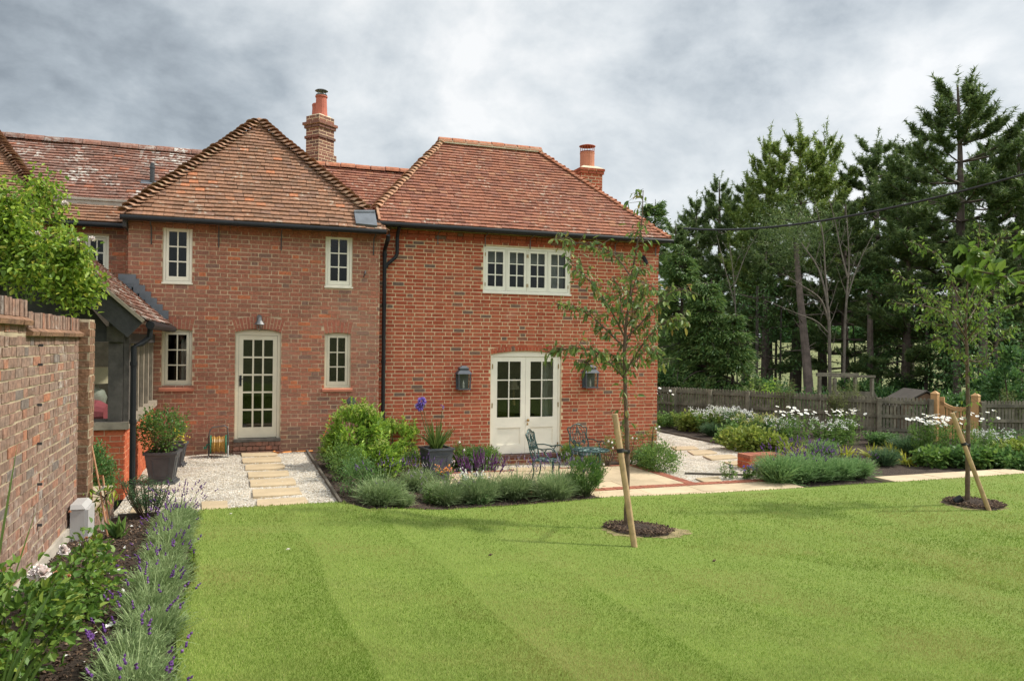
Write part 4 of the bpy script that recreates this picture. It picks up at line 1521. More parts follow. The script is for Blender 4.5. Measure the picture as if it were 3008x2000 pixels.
# the wide ground: garden subsoil near, sloping field beyond the trees
V, F = [], []
rad = [0, 12, 22, 27, 30, 36, 45, 60, 80, 110, 150, 200, 260, 330, 500, 900, 1600]
nseg = 64
for r in rad:
    for k in range(nseg):
        a = 2*math.pi*k/nseg
        V.append((r*math.cos(a)+4*(r < 15), r*math.sin(a)+6*(r < 15), terrain(r*math.cos(a), r*math.sin(a)) if r > 24 else -.75))
for i in range(len(rad)-1):
    for k in range(nseg):
        F.append((i*nseg+k, i*nseg+(k+1) % nseg, (i+1)*nseg+(k+1) % nseg, (i+1)*nseg+k))
fld = MB().arr(V, F).build('field', M['field'], smooth=True)
fld['kind'] = 'structure'
V = []
# rough ground under the trees beyond the fence
def rough(i, j):
    X, Y = -2+50*i, 15.5+26*j
    return (X, Y, -.62+.1*math.sin(X*.8)*math.cos(Y*.9))
grid_mesh('woodland_floor', M['rough_ground'], rough, 40, 24)

LX0 = -.42                                       # left edge of the lawn
def lawn_left(Y):
    return -.38+.024*(9.7-Y)
def lawn_far(X):
    """Y of the far edge of the lawn"""
    if X < 1.32: return 9.98
    if X < 1.5: return 9.98-(X-1.32)/.18*.5
    if X < 5.7: return 9.48+(X-1.5)/4.2*1.75
    if X < 13: return 11.25
    return 11.25+ (X-13)*.02


def lawn_pt(i, j):
    X = LX0+i*26.4
    Y = -1+(lawn_far(X)+1)*j
    if i < .01: X = lawn_left(Y)
    elif i < .018: X = lawn_left(Y)+.13
    e = .02*math.sin(X*9)*.3 if j == 1 else 0
    return (X+(.05*math.sin(Y*2.1) if i == 0 else 0), Y+e, lawnz(X, Y)+.012)
grid_mesh('lawn', M['lawn'], lawn_pt, 132, 48)

# soil of the beds: one sheet under all beds, rising and falling with the ground
def bedz(X, Y):
    if X < 1.24:
        return lawnz(X, Y)-.02 if Y < 9.97 else -.10
    if X > 7.85 and Y > 12.2 or (X > 5.6 and 10.9 < Y < 12.25) or (X > 3.36 and 12.12 < Y < 14.56) or (4.9 < X < 6.96 and Y > 14.5):
        return PZ-.07
    e = -.03+(PZ+.03)*sm(X, 1.5, 3.1)
    yf = lawn_far(X)
    if Y < yf:
        return lawnz(X, Y)-.05
    f = lawnz(X, yf)-.015
    t = sm(Y, yf, yf+1.0)
    return f*(1-t)+e*t


def soil_pt(i, j):
    X = -1.42+10.3*i
    Y = -1+16.2*j
    return (X, Y, bedz(X, Y)+.012*math.sin(X*13+Y*7)*math.sin(Y*11-X*5))
grid_mesh('bed_soil', M['soil'], soil_pt, 150, 200)
def border_pt(i, j):
    X = 8.82+14*i
    Y = 10.9+13.0*j
    return (X, Y, PZ-.045+.015*math.sin(X*9+Y*5)*math.sin(Y*8))
grid_mesh('border_soil', M['soil'], border_pt, 90, 90)

# gravel: courtyard and side path
def flat(name, mat, poly, z, th=.0):
    o = MB().poly([(x, y, z) for x, y in poly]).build(name, mat)
    o['kind'] = 'structure'
    return o
def court(i, j):
    X = -1.33+2.60*i
    Y = 9.98+5.0*j
    return (X, Y, .006+.012*math.sin(X*7+2*Y)*math.sin(Y*6))
grid_mesh('gravel_courtyard', M['gravel'], court, 40, 70)
def sidep(i, j):
    X = 7.92+3.72*i
    Y = 12.24+12.5*j
    return (X, Y, PZ+.0+.008*math.sin(X*7+2*Y)*math.sin(Y*6))
grid_mesh('gravel_path', M['gravel'], sidep, 40, 110)
flat('gravel_strip', M['gravel'], [(4.9, 14.56), (6.95, 14.56), (6.95, 15.21), (4.9, 15.21)], PZ+.005)

# patio: sandstone slabs, then the lower band and the brick edgings
def slabs(name, x0, x1, y0, y1, z, rws, cut, seed):
    rr = random.Random(seed)
    mb = MB()
    y = y0
    while y < y1-.05:
        d = rr.choice(rws)
        if y+d > y1-.25: d = y1-y
        x = x0
        while x < x1-.05:
            ln = rr.choice(cut)
            if x+ln > x1-.3: ln = x1-x
            h = z+rr.uniform(-.003, .003)
            mb.box(x+.005, x+ln-.005, y+.005, y+d-.005, z-.05, h)
            x += ln
        y += d
    o = mb.build(name, M['patio'])
    o['kind'] = 'structure'
    return o
slabs('patio', 3.35, 7.72, 12.30, 14.43, PZ+.02, (.55, .7, .85), (.6, .85, 1.1), 4)
slabs('patio_joints', 3.35, 7.72, 12.30, 14.43, PZ+.012, (3,), (9,), 4)
slabs('lower_paving', 5.62, 9.62, 11.05, 12.10, PZ+.012, (.5, .55), (.8, 1.0, 1.2), 8)
slabs('lower_paving_joints', 5.62, 9.62, 11.05, 12.10, PZ+.004, (3,), (9,), 8)
slabs('far_paving', 11.7, 15.3, 11.30, 11.95, PZ+.01, (.7,), (.9, 1.2), 9)
mb = MB()
def brickrow(mb, x0, y0, x1, y1, z, wd=.2, step=.075, rr=random.Random(5)):
    L = math.hypot(x1-x0, y1-y0)
    n = int(L/step)
    ux, uy = (x1-x0)/L, (y1-y0)/L
    for k in range(n):
        s = (k+.5)*L/n
        h = rr.uniform(-.003, .003)
        mb.obox((x0+ux*s, y0+uy*s, z-.04+h), (ux*(L/n/2-.004), uy*(L/n/2-.004), 0), (-uy*wd/2, ux*wd/2, 0), (0, 0, .045))
brickrow(mb, 4.0, 12.2, 9.7, 12.2, PZ+.018)
brickrow(mb, 7.82, 12.31, 7.82, 14.5, PZ+.018)
brickrow(mb, 3.3, 14.5, 7.72, 14.5, PZ+.018, .11)
be = mb.build('brick_edging', M['paver'])
be['kind'] = 'structure'

# stepping stones in the courtyard and in the side path
K4 = lambda x, y: (400+x/2.24, 850+y/2.24)
K2 = lambda x, y: (1880+x/2.0913, 1000+y/2.0913)
STEP = [(695, 925, 1066, 1094), (703, 948, 1100, 1136), (717, 974, 1144, 1182), (738, 1005, 1191, 1230), (752, 1043, 1240, 1288), (770, 1080, 1302, 1354), (795, 1130, 1368, 1428)]
ORD = ['directly below the doorstep of the glazed door', 'second down from the glazed door', 'third down from the glazed door', 'in the middle of the row of seven',
       'third up from the lawn end of the row', 'second up from the lawn end of the row', 'at the lawn end of the row']
for i, (xa, xb, ya, yb) in enumerate(STEP):
    pa, pb = on_z(*K4((xa+xb)/2, ya), .03), on_z(*K4((xa+xb)/2, yb), .03)
    ym = (pa.y+pb.y)/2
    l, r = on_z(*K4(xa, (ya+yb)/2), .03), on_z(*K4(xb, (ya+yb)/2), .03)
    mb = MB()
    dx, dy, sk = (r.x-l.x)/2, (pa.y-pb.y)/2*.88, rng.uniform(-.02, .02)
    n = 6
    top, x0c, y0c = [], (l.x+r.x)/2, ym
    ring = [(-dx, -dy), (0, -dy-.01), (dx, -dy), (dx+.006, 0), (dx, dy), (0, dy+.008), (-dx, dy), (-dx-.006, 0)]
    ring = [(x0c+a+rng.uniform(-.012, .012), y0c+b+rng.uniform(-.012, .012)) for a, b in ring]
    mb.arr([(x, y, -.02) for x, y in ring]+[(x, y, .028) for x, y in ring], [tuple(range(8))[::-1], tuple(range(8, 16))])
    mb.arr([(x, y, -.02) for x, y in ring]+[(x, y, .028) for x, y in ring], [(k, (k+1) % 8, 8+(k+1) % 8, 8+k) for k in range(8)])
    o = mb.build('stepping_stone', M['slab'])
    tag(centred(o), 'sandstone stepping stone in pale gravel, ' + ORD[i], 'stepping stone', 'stepping stones leading to the glazed door')
def lone_slab(corners, z, label, group=None, name='paving_slab'):
    pts = [on_z(u, v, z) for u, v in corners]
    n = len(pts)
    mb = MB().arr([(p.x, p.y, z-.04) for p in pts]+[(p.x, p.y, z) for p in pts], [tuple(range(n))[::-1], tuple(range(n, 2*n))]).arr([(p.x, p.y, z-.04) for p in pts]+[(p.x, p.y, z) for p in pts], [(k, (k+1) % n, n+(k+1) % n, n+k) for k in range(n)])
    return tag(centred(mb.build(name, M['slab'])), label, 'paving slab', group)
lone_slab([K4(433, 1450), K4(604, 1446), K4(600, 1388), K4(430, 1392)], .032, 'single sandstone slab lying in the gravel at the lawn edge beside the lavender')
lone_slab([(380, 1507), (418, 1508), (425, 1480), (395, 1478)], .03, 'small sandstone slab half hidden behind the dark feathery spurge')
for k, (a, lab) in enumerate(((((190, 650), (330, 646), (362, 664), (225, 670)), 'farthest visible'), (((290, 676), (430, 668), (475, 690), (330, 700)), 'second farthest'), (((385, 706), (560, 698), (605, 718), (440, 730)), 'third farthest'),
                               (((515, 742), (670, 735), (690, 758), (570, 764)), 'beside the low brick wall'), (((340, 845), (480, 832), (505, 862), (400, 868)), 'nearest, at the brick edging corner'))):
    q = [K2(*p) for p in a]
    lone_slab([q[0], q[3], q[2], q[1]] if False else [q[3], q[2], q[1], q[0]], PZ+.026, 'sandstone slab in the gravel side path, %s' % lab, 'slabs of the gravel side path')
lone_slab([(1495, 1374), (1640, 1368), (1640, 1379), (1520, 1384)][::-1], PZ+.03, 'sandstone slab in the gravel below the French doors')

# timber edging boards
def board(a, b, z0, z1, label, wd=.035):
    mb = MB()
    mb.obox(((a[0]+b[0])/2, (a[1]+b[1])/2, (z0+z1)/2), ((b[0]-a[0])/2, (b[1]-a[1])/2, 0), Vector((-(b[1]-a[1]), b[0]-a[0], 0)).normalized()*(wd/2), (0, 0, (z1-z0)/2))
    return tag(centred(mb.build('timber_edging', M['timber_edge'])), label, 'edging board')
board((1.27, 9.96), (1.27, 14.9), -.06, .055, 'grey timber board edging the gravel courtyard beside the shrub bed')
board((-1.25, 9.96), (-.42, 9.94), -.05, .05, 'dark timber board between the gravel and the rose bed')
board((11.66, 12.4), (11.66, 22), PZ-.05, PZ+.05, 'dark timber board edging the gravel side path beside the flower border')
board((8.3, 13.25), (9.35, 12.75), PZ-.05, PZ+.04, 'short dark edging board in front of the low corner shrub')

# low brick wall at the end of the side path
lwl = thing('low_brick_wall', 'low red brick wall end with soldier brick top beside the lavender hedge', 'low wall', (10.4, 13.2, PZ))
f0 = on_z(*K2(672, 795), PZ)
mb = MB()
bricks(mb, (f0.x, f0.y, PZ), (1, 0, 0), (0, -1, 0), .85, .225, .075, .225, .011, 'SH', [], rng)
bricks(mb, (f0.x, f0.y+.4, PZ), (0, -1, 0), (-1, 0, 0), .39, .225, .075, .225, .011, 'SH', [], rng)
bd = mb.build('wall_face', M['brick_bright'], lwl)
MB().box(f0.x+.004, f0.x+.85, f0.y+.004, f0.y+.4, PZ-.05, PZ+.222).build('mortar', M['mortar'], bd)
mb = MB()
brickrow(mb, f0.x, f0.y+.2, f0.x+.85, f0.y+.2, PZ+.285, .42)
mb.build('coping', M['paver'], lwl)
# ================================================================== lanterns, planters, furniture, hose
K7 = lambda x, y: (1050+x/2.24, 850+y/2.24)
K3 = lambda x, y: (1300+x/3.629, 1150+y/3.629)


def lantern(u0, v0, u1, v1, label):
    x0, x1, z0, z1 = rect_y(u0, v0, u1, v1, YN-.12)
    cx_, wd, H = (x0+x1)/2, (x1-x0)/2, z1-z0
    y = YN-.15
    t = thing('wall_lantern', label, 'wall lantern', (cx_, y, z0), 'lanterns beside the French doors')
    mb = MB()
    mb.frus((cx_, y), wd*1.08, .115, wd*.72, .08, z0+H*.66, z0+H*.80)
    mb.frus((cx_, y), wd*.62, .07, wd*.66, .072, z0+H*.801, z0+H*.90)
    mb.frus((cx_, y), wd*.74, .08, wd*.52, .06, z0+H*.901, z0+H*.95)
    mb.frus((cx_, y), wd*.42, .05, wd*.30, .035, z0+H*.951, z0+H)
    mb.build('lantern_roof', M['zinc'], t)
    mb = MB()
    b, d = wd*.86, .095
    for sx in (-1, 1):
        for sy in (-1, 1):
            mb.hexa([(cx_+sx*(b-.01)-.012, y+sy*(d-.01)-.01, z0+.02), (cx_+sx*(b-.01)+.012, y+sy*(d-.01)-.01, z0+.02), (cx_+sx*(b-.01)+.012, y+sy*(d-.01)+.01, z0+.02), (cx_+sx*(b-.01)-.012, y+sy*(d-.01)+.01, z0+.02),
                     (cx_+sx*b-.012, y+sy*d-.01, z0+H*.66), (cx_+sx*b+.012, y+sy*d-.01, z0+H*.66), (cx_+sx*b+.012, y+sy*d+.01, z0+H*.66), (cx_+sx*b-.012, y+sy*d+.01, z0+H*.66)])
    mb.box(cx_-b-.01, cx_+b+.01, y-d-.01, y+d+.01, z0, z0+.022)
    mb.box(cx_-b+.01, cx_+b-.01, y+d-.012, y+d, z0+.022, z0+H*.66)
    mb.box(cx_-b+.02, cx_+b-.02, y+d+.011, YN-.008, z0+H*.15, z0+H*.6)
    mb.build('lantern_frame', M['zinc'], t)
    MB().box(cx_-b+.014, cx_+b-.014, y-d+.004, y-d+.007, z0+.023, z0+H*.655).build('pane', M['glass'], t)
    MB().lathe([(.02, 0), (.018, .10), (.006, .15), (.0, .17)], (cx_, y, z0+.03), 10).build('bulb', M['card'], t)


lantern(1340, 1074, 1380, 1144, 'dark grey metal box lantern left of the French doors, clear of foliage')
lantern(1712, 1072, 1752, 1139, 'dark grey metal box lantern right of the French doors, behind the young tree')

p = on_y(762, 935, YO)
t = thing('bulkhead_lamp', 'small metal swan neck lamp with caged glass over the glazed door arch', 'wall lamp', (p.x, YO-.1, p.z-.2))
MB().tube([(p.x, YO-.002, p.z+.02), (p.x, YO-.03, p.z+.02)], .045, 12).tube([(p.x, YO-.03, p.z+.02), (p.x, YO-.10, p.z+.03), (p.x, YO-.14, p.z-.01)], .016, 8).build('lamp_arm', M['steel'], t)
MB().lathe([(.035, .02), (.05, -.05), (.095, -.115), (.09, -.12), (.04, -.075)], (p.x, YO-.14, p.z), 18).build('lamp_shade', M['steel'], t, smooth=False)
MB().lathe([(.036, -.08), (.045, -.15), (.035, -.20), (.0, -.22)], (p.x, YO-.14, p.z), 12).build('lamp_glass', M['glass'], t, smooth=True)
mb = MB()
for k in range(4):
    a = k*math.pi/4
    mb.tube([(p.x+.052*math.cos(a), YO-.14+.052*math.sin(a), p.z-.09), (p.x+.055*math.cos(a), YO-.14+.055*math.sin(a), p.z-.17), (p.x, YO-.14, p.z-.235), (p.x-.055*math.cos(a), YO-.14-.055*math.sin(a), p.z-.17), (p.x-.052*math.cos(a), YO-.14-.052*math.sin(a), p.z-.09)], .004, 4)
mb.build('lamp_cage', M['steel'], t)

p = on_y(1894, 762, YN-.1)
mb = MB()
mb.tube([(p.x, YN-.002, p.z+.05), (p.x, YN-.05, p.z+.05)], .03, 10)
mb.tube([(p.x-.02, YN-.06, p.z+.07), (p.x+.02, YN-.16, p.z-.10)], .042, 12)
sl_o = mb.build('security_light', M['black_iron'])
tag(centred(sl_o), 'small black cylindrical spotlight high on the right end of the red wall', 'wall light')


def planter(loc, wt, wb, h, mat, label, slab=True, rz=0.0, name='planter'):
    t = thing(name, label, 'planter', loc)
    t.rotation_euler = (0, 0, rz)
    z0 = .05 if slab else 0
    mb = MB()
    mb.frus((0, 0), wb/2, wb/2, wt/2, wt/2, z0, h-.035)
    mb.build('planter_body', mat, t, local=True)
    mb = MB()
    o_, i_ = wt/2+.022, wt/2-.02
    for (x0, x1, y0, y1) in ((-o_, o_, -o_, -i_), (-o_, o_, i_, o_), (-o_, -i_, -i_, i_), (i_, o_, -i_, i_)):
        mb.box(x0, x1, y0, y1, h-.034, h)
    mb.build('rim', mat, t, local=True)
    mb = MB()
    for a in range(4):
        ca, sa = math.cos(a*math.pi/2), math.sin(a*math.pi/2)
        def P(s, zt_, d):
            z = z0+(h-.035-z0)*zt_
            hw = wb/2+(wt-wb)/2*zt_
            x, y = s*hw, -(hw+d)
            return (x*ca-y*sa, x*sa+y*ca, z)
        for (s0_, s1_, q0, q1) in ((-.62, -.56, .12, .86), (.56, .62, .12, .86), (-.56, .56, .82, .86), (-.56, .56, .12, .16)):
            mb.hexa([P(s0_, q0, .008), P(s1_, q0, .008), P(s1_, q0, -.004), P(s0_, q0, -.004), P(s0_, q1, .008), P(s1_, q1, .008), P(s1_, q1, -.004), P(s0_, q1, -.004)])
    mb.build('panel_moulding', mat, t, local=True)
    if slab:
        MB().box(-wb/2-.05, wb/2+.05, -wb/2-.05, wb/2+.05, 0, .032).box(-wb/2-.02, wb/2+.02, -wb/2-.02, wb/2+.02, .033, .06).build('plinth', mat, t, local=True)
    MB().box(-i_+.001, i_-.001, -i_+.001, i_-.001, h-.07, h-.03).build('compost', M['soil'], t, local=True)
    return t


PL1 = on_z(474, 1425, .0) + Vector((0.0, .2, 0))
PL2 = on_z(507, 1374, .0) + Vector((0, .2, 0))
PL3 = on_z(1281, 1413, PZ) + Vector((0, .0, 0))
planter(PL1, .41, .30, .46, M['lead_planter'], 'square dark grey panelled planter in front of the garden room, holding a leafy bush', rz=R(-6))
planter(PL2, .36, .26, .38, M['lead_planter'], 'square grey planter mostly hidden behind the nearer panelled planter', rz=R(-6))
planter(PL3, .47, .35, .62, M['zinc'], 'tall tapered zinc planter holding the blue agapanthus by the red wall', slab=False, rz=R(8))

# hose reel
p = on_z(642, 1336, .01)
t = thing('hose_reel', 'green hose reel with grey tube frame and yellow hose against the old brick wall', 'hose reel', (p.x, 14.66, .01))
mb = MB()
w2 = .16
for y in (-.02, .02):
    pass
mb.tube([(-w2, .12, 0), (-w2, .03, .20), (-w2-.005, .0, .34), (-w2+.02, .0, .47), (-w2+.06, 0, .52), (w2-.06, -.02, .545), (w2-.015, -.02, .52), (w2, 0, .34), (w2, .03, .20), (w2, .12, 0)], .012, 8)
mb.tube([(-w2, .04, .2), (-w2, -.13, .012), (w2, -.13, .012), (w2, .04, .2)], .011, 8)
mb.build('reel_frame', M['steel'], t, local=True)
mb = MB()
for sx in (-1, 1):
    mb.tube([(sx*.135, 0, .22), (sx*.115, 0, .22)], .165, 20)
mb.tube([(-.115, 0, .22), (.115, 0, .22)], .07, 12)
mb.build('drum', M['green_plastic'], t, local=True)
mb = MB()
for k in range(8):
    x = -.098+.028*k
    rr = .125+.012*math.sin(k*2.1)
    mb.tube([(x+.004*math.sin(a*3), rr*math.cos(a), .22+rr*math.sin(a)) for a in [j*2*math.pi/16 for j in range(17)]], .0155, 6)
mb.build('coiled_hose', M['yellow_hose'], t, local=True)
MB().tube([(-.135, 0, .22), (-.19, 0, .22)], .012, 8).tube([(-.19, 0, .22), (-.195, -.05, .17)], .012, 6).tube([(-.195, -.05, .17), (-.24, -.05, .17)], .022, 8).build('crank_handle', M['green_plastic'], t, local=True)

pts = [on_z(u, v, .03) for u, v in ((805, 1327), (818, 1330), (835, 1328), (852, 1322), (868, 1317), (887, 1312), (909, 1310))]
hs = MB().tube([(p.x, min(p.y, 14.85), .03) for p in pts], .013, 6).tube([(pts[0].x-.02, pts[0].y, .035), (pts[0].x+.02, pts[0].y, .035)], .02, 8).build('garden_hose', M['orange_cord'], smooth=True)
tag(centred(hs), 'loose orange hose end trailing along the foot of the old wall', 'hose')
pts = [on_y(u, v, 14.9) for u, v in ((969, 1228), (966, 1243), (958, 1264), (950, 1280), (944, 1288))]
hs = MB().tube(pts, .009, 5).tube([pts[0], pts[0]+Vector((0, 0, .05))], .022, 8).build('garden_hose', M['orange_cord'], smooth=True)
tag(centred(hs), 'orange hose hanging on the old wall behind the big lime shrub', 'hose')


# cast iron garden furniture
def arcpts(pts, n=6):
    """smooth curve through points (Catmull-Rom)"""
    P = [Vector(p) for p in pts]
    Q = [P[0]*2-P[1]]+P+[P[-1]*2-P[-2]]
    r = []
    for i in range(1, len(Q)-2):
        for k in range(n):
            t = k/n
            a, b, c, d = Q[i-1], Q[i], Q[i+1], Q[i+2]
            r.append(.5*((2*b)+(c-a)*t+(2*a-5*b+4*c-d)*t*t+(3*b-a-3*c+d)*t*t*t))
    r.append(P[-1])
    return r


def garden_chair(loc, rz, label):
    t = thing('garden_chair', label, 'garden chair', loc, 'cast iron chairs at the round table')
    t.rotation_euler = (0, 0, rz)
    m_ = M['verdigris']
    sh = .42
    rim = [(-.20, -.20), (-.1, -.225), (.1, -.225), (.20, -.20), (.235, -.05), (.21, .14), (.17, .20), (-.17, .20), (-.21, .14), (-.235, -.05)]
    mb = MB()
    mb.tube(arcpts([(x, y, sh) for x, y in rim]+[(*rim[0], sh)], 3), .012, 6)
    for k in range(9):
        x = -.18+.045*k
        mb.bar((x, -.215, sh), (x*.8, .195, sh), .013, .008)
    for k in range(7):
        y = -.17+.055*k
        mb.bar((-.215, y, sh+.001), (.215, y+(.03 if k % 2 else -.02), sh+.001), .011, .008)
    for (cx2, cy2, r2) in ((0, 0, .07), (0, 0, .13), (-.12, -.1, .05), (.12, -.1, .05), (-.1, .11, .05), (.1, .11, .05)):
        mb.tube([(cx2+r2*math.cos(a), cy2+r2*math.sin(a), sh+.002) for a in [j*math.pi/6 for j in range(13)]], .009, 4)
    mb.build('seat', m_, t, local=True)
    bk = lambda x, z: (x, .19+.24*(z-sh)+.06*(z-sh)**2, z)
    mb = MB()
    fr = [(-.17, sh), (-.21, .52), (-.205, .64), (-.185, .74), (-.215, .84), (-.195, .885), (-.13, .885), (-.07, .93), (0, .945)]
    curve = arcpts([bk(*q) for q in fr], 4)
    mb.tube(curve, .0125, 6)
    mb.tube([Vector((-p.x, p.y, p.z)) for p in curve], .0125, 6)
    cu = [[(0, sh), (0, .6), (0, .78), (0, .94)],
          [(0, .56), (.05, .68), (.035, .80), (0, .9)], [(0, .56), (.10, .66), (.11, .80), (.05, .91)], [(0, .50), (.13, .58), (.17, .70), (.15, .87)],
          [(0, .47), (.08, .50), (.15, .47), (.19, .55)], [(.05, .68), (.10, .70), (.15, .66), (.2, .68)], [(.11, .80), (.15, .78), (.185, .75)], [(0, sh+.01), (.06, .47), (.11, .44), (.16, .46)],
          [(.11, .58), (.075, .62), (.10, .655), (.135, .62), (.11, .58)], [(.02, .74), (.06, .77), (.09, .73)]]
    for c in cu:
        for sx in ((1, -1) if len(c) and any(abs(q[0]) > 0 for q in c) else (1,)):
            mb.tube(arcpts([bk(sx*x, z) for x, z in c], 4), .0075, 5)
    for sx in (-1, 1):
        mb.obox(bk(sx*.105, .62), (.02, 0, 0), (0, .006, .0), (0, .0, .028))
        mb.obox(bk(sx*.03, .80), (.012, 0, 0), (0, .006, .0), (0, .0, .03))
    mb.build('backrest', m_, t, local=True)
    for sx in (-1, 1):
        mb = MB()
        mb.tube(arcpts([bk(sx*.205, .655), (sx*.25, .12, .66), (sx*.275, -.02, .635), (sx*.28, -.15, .655), (sx*.275, -.21, .64), (sx*.27, -.215, .605)], 4), .011, 6)
        mb.tube(arcpts([(sx*.275, -.10, .645), (sx*.27, -.06, .57), (sx*.25, -.12, .50), (sx*.215, -.16, sh)], 4), .010, 6)
        mb.tube(arcpts([(sx*.275, .03, .64), (sx*.262, -.04, .60), (sx*.26, -.10, .54)], 3), .007, 5)
        mb.build('armrest', m_, t, local=True)
    for sx in (-1, 1):
        for (y, fy) in ((-.185, -.22), (.165, .21)):
            mb = MB()
            mb.tube(arcpts([(sx*.175, y, sh), (sx*.20, y+(.01 if y > 0 else -.01), .34), (sx*.185, y, .2), (sx*.19, fy, .06), (sx*.205, fy+(.01 if y > 0 else -.01), .0)], 3), [.026]*2+[.022, .02, .018]+[.014]*6+[.016, .018], 6)
            mb.build('leg', m_, t, local=True)
    return t


cc = [on_z(*K3(*q), PZ+.02) for q in ((940, 985), (1045, 965), (1160, 1015), (1252, 940))]
back, front = (cc[0]+cc[1])/2, (cc[2]+cc[3])/2
fd = front-back
ctr = (back+front)/2
garden_chair((ctr.x, ctr.y, PZ+.022), R(50), 'green black cast iron armchair seen side on in front of the French doors')
c2_ = on_z(*K3(1550, 905), PZ+.02)
garden_chair((c2_.x, c2_.y+.12, PZ+.022), R(8), 'green black cast iron armchair facing out behind the round table')
tp = at_d(*K3(1580, 615), 14.05)
t = thing('garden_table', 'small round cast iron table with mossy pierced top in front of the far chair', 'garden table', (tp.x, tp.y, PZ+.022))
HT = tp.z-PZ-.022
mb = MB()
rt_ = .325
mb.tube([(rt_*math.cos(a), rt_*math.sin(a), HT-.012) for a in [k*math.pi/14 for k in range(29)]], .016, 6)
for q in (.09, .18, .26):
    mb.tube([(q*math.cos(a), q*math.sin(a), HT-.006) for a in [k*math.pi/10 for k in range(21)]], .012, 4)
for k in range(16):
    a = k*math.pi/8
    mb.tube(arcpts([(.03*math.cos(a), .03*math.sin(a), HT-.006), (.17*math.cos(a+.2), .17*math.sin(a+.2), HT-.006), (rt_*math.cos(a), rt_*math.sin(a), HT-.008)], 3), .011, 4)
mb.lathe([(.0, HT-.02), (.3, HT-.02), (.3, HT-.014), (.0, HT-.014)], n=24, cap=False)
mb.build('table_top', M['verdigris'], t, local=True)
for k in range(3):
    a = k*2*math.pi/3+.4
    mb = MB()
    mb.tube(arcpts([(.26*math.cos(a), .26*math.sin(a), HT-.02), (.17*math.cos(a), .17*math.sin(a), HT*.72), (.10*math.cos(a), .10*math.sin(a), HT*.42), (.17*math.cos(a), .17*math.sin(a), HT*.16), (.25*math.cos(a), .25*math.sin(a), 0)], 4), .017, 6)
    mb.build('leg', M['verdigris'], t, local=True)
MB().tube([(.10*math.cos(a), .10*math.sin(a), HT*.40) for a in [k*math.pi/8 for k in range(17)]], .010, 6).build('stretcher', M['verdigris'], t, local=True)

# indoor things seen through the panes
p = on_y(*K7(1028, 650), 16.3)
t = thing('table_lamp', 'small lamp with cream coolie shade behind the left French door', 'lamp', (p.x, 16.3, p.z-.25))
MB().lathe([(.13, 0), (.045, .24)], (p.x, 16.3, p.z-.02), 16, cap=False).build('lamp_shade', M['shade'], t, smooth=True)
MB().lathe([(.06, -.35), (.05, -.3), (.02, -.2), (.03, -.1), (.012, 0)], (p.x, 16.3, p.z-.02), 10).build('lamp_base', M['brass'], t)


def curtain(x0, x1, z0, z1, y, label, flare=0.0):
    n = 28
    V, F = [], []
    for j in range(2):
        for k in range(n+1):
            f = k/n
            x = x0+(x1-x0)*f
            if j: x = x + flare*(1-f)
            V.append((x, y+.02*math.sin(f*22)+.01*math.sin(f*51), z1 if not j else z0))
    F = [(k, k+1, n+2+k, n+1+k) for k in range(n)]
    F = [(k, n+1+k, n+2+k, k+1) for k in range(n)]
    return tag(centred(MB().arr(V, F).build('curtain', M['curtain'], smooth=True)), label, 'curtain')


d0, d1 = dN[0], dN[1]
curtain(d1-.33, d1-.02, dN[2]+.05, dN[3]-.06, YN+.32, 'pale tied back curtain behind the right French door', .0)
curtain(wN[0]+.04, wN[0]+.20, wN[2]+.05, wN[3]-.02, YN+.3, 'pale curtain at the left edge of the four light window')
curtain(wN[1]-.38, wN[1]-.03, wN[2]+.05, wN[3]-.02, YN+.3, 'grey curtain drawn across the right light of the four light window')
curtain(wLL[0]+.30, wLL[0]+.50, wLL[2]+.02, wLL[3]-.14, YO+.3, 'white curtain hanging in the lower left window of the old wall')
for k in range(1):
    o = MB().box(wN[0]+.05, wN[1]-.05, YN+.22, YN+.235, wN[3]-.30, wN[3]-.02).build('roller_blind', M['blind'])
    tag(centred(o), 'cream roller blind pulled down a little inside the four light window', 'blind')
# ================================================================== plant generators
def unit(a):
    n = np.linalg.norm(a, axis=-1, keepdims=True)
    return a/np.maximum(n, 1e-9)


def leaves(mb, P, D, L, W, g, fold=.22, up=None, rd=False):
    P, D = np.asarray(P, float), unit(np.asarray(D, float))
    n = len(P)
    L = np.broadcast_to(L, (n,))[:, None]
    W = np.broadcast_to(W, (n,))[:, None]
    ref = np.array([0, 0, 1.0]) + g.normal(0, .45, (n, 3)) if up is None else up
    side = np.cross(D, ref)
    bad = np.linalg.norm(side, axis=1) < 1e-3
    side[bad] = np.array([1.0, 0, 0])
    side = unit(side)
    nr = np.cross(side, D)
    if rd:                                          # rounder leaf of two folded halves
        f2 = nr*fold*W
        V = np.stack([P, P+D*L*.25+side*W*.42+f2*.8, P+D*L*.66+side*W*.44+f2*.8-nr*L*.04, P+D*L-nr*L*.12, P+D*L*.66-side*W*.44+f2*.8-nr*L*.04, P+D*L*.25-side*W*.42+f2*.8], 1).reshape(-1, 3)
        i = np.arange(n)[:, None]*6
        mb.arr(V, [np.concatenate([i+np.array([0, 1, 2, 3]), i+np.array([0, 3, 4, 5])])])
        return
    V = np.stack([P, P+D*L*.42+side*W*.5+nr*fold*W, P+D*L-nr*L*.10, P+D*L*.42-side*W*.5+nr*fold*W], 1).reshape(-1, 3)
    i = np.arange(n)[:, None]*4
    mb.arr(V, [np.concatenate([i+np.array([0, 1, 2]), i+np.array([0, 2, 3])])])


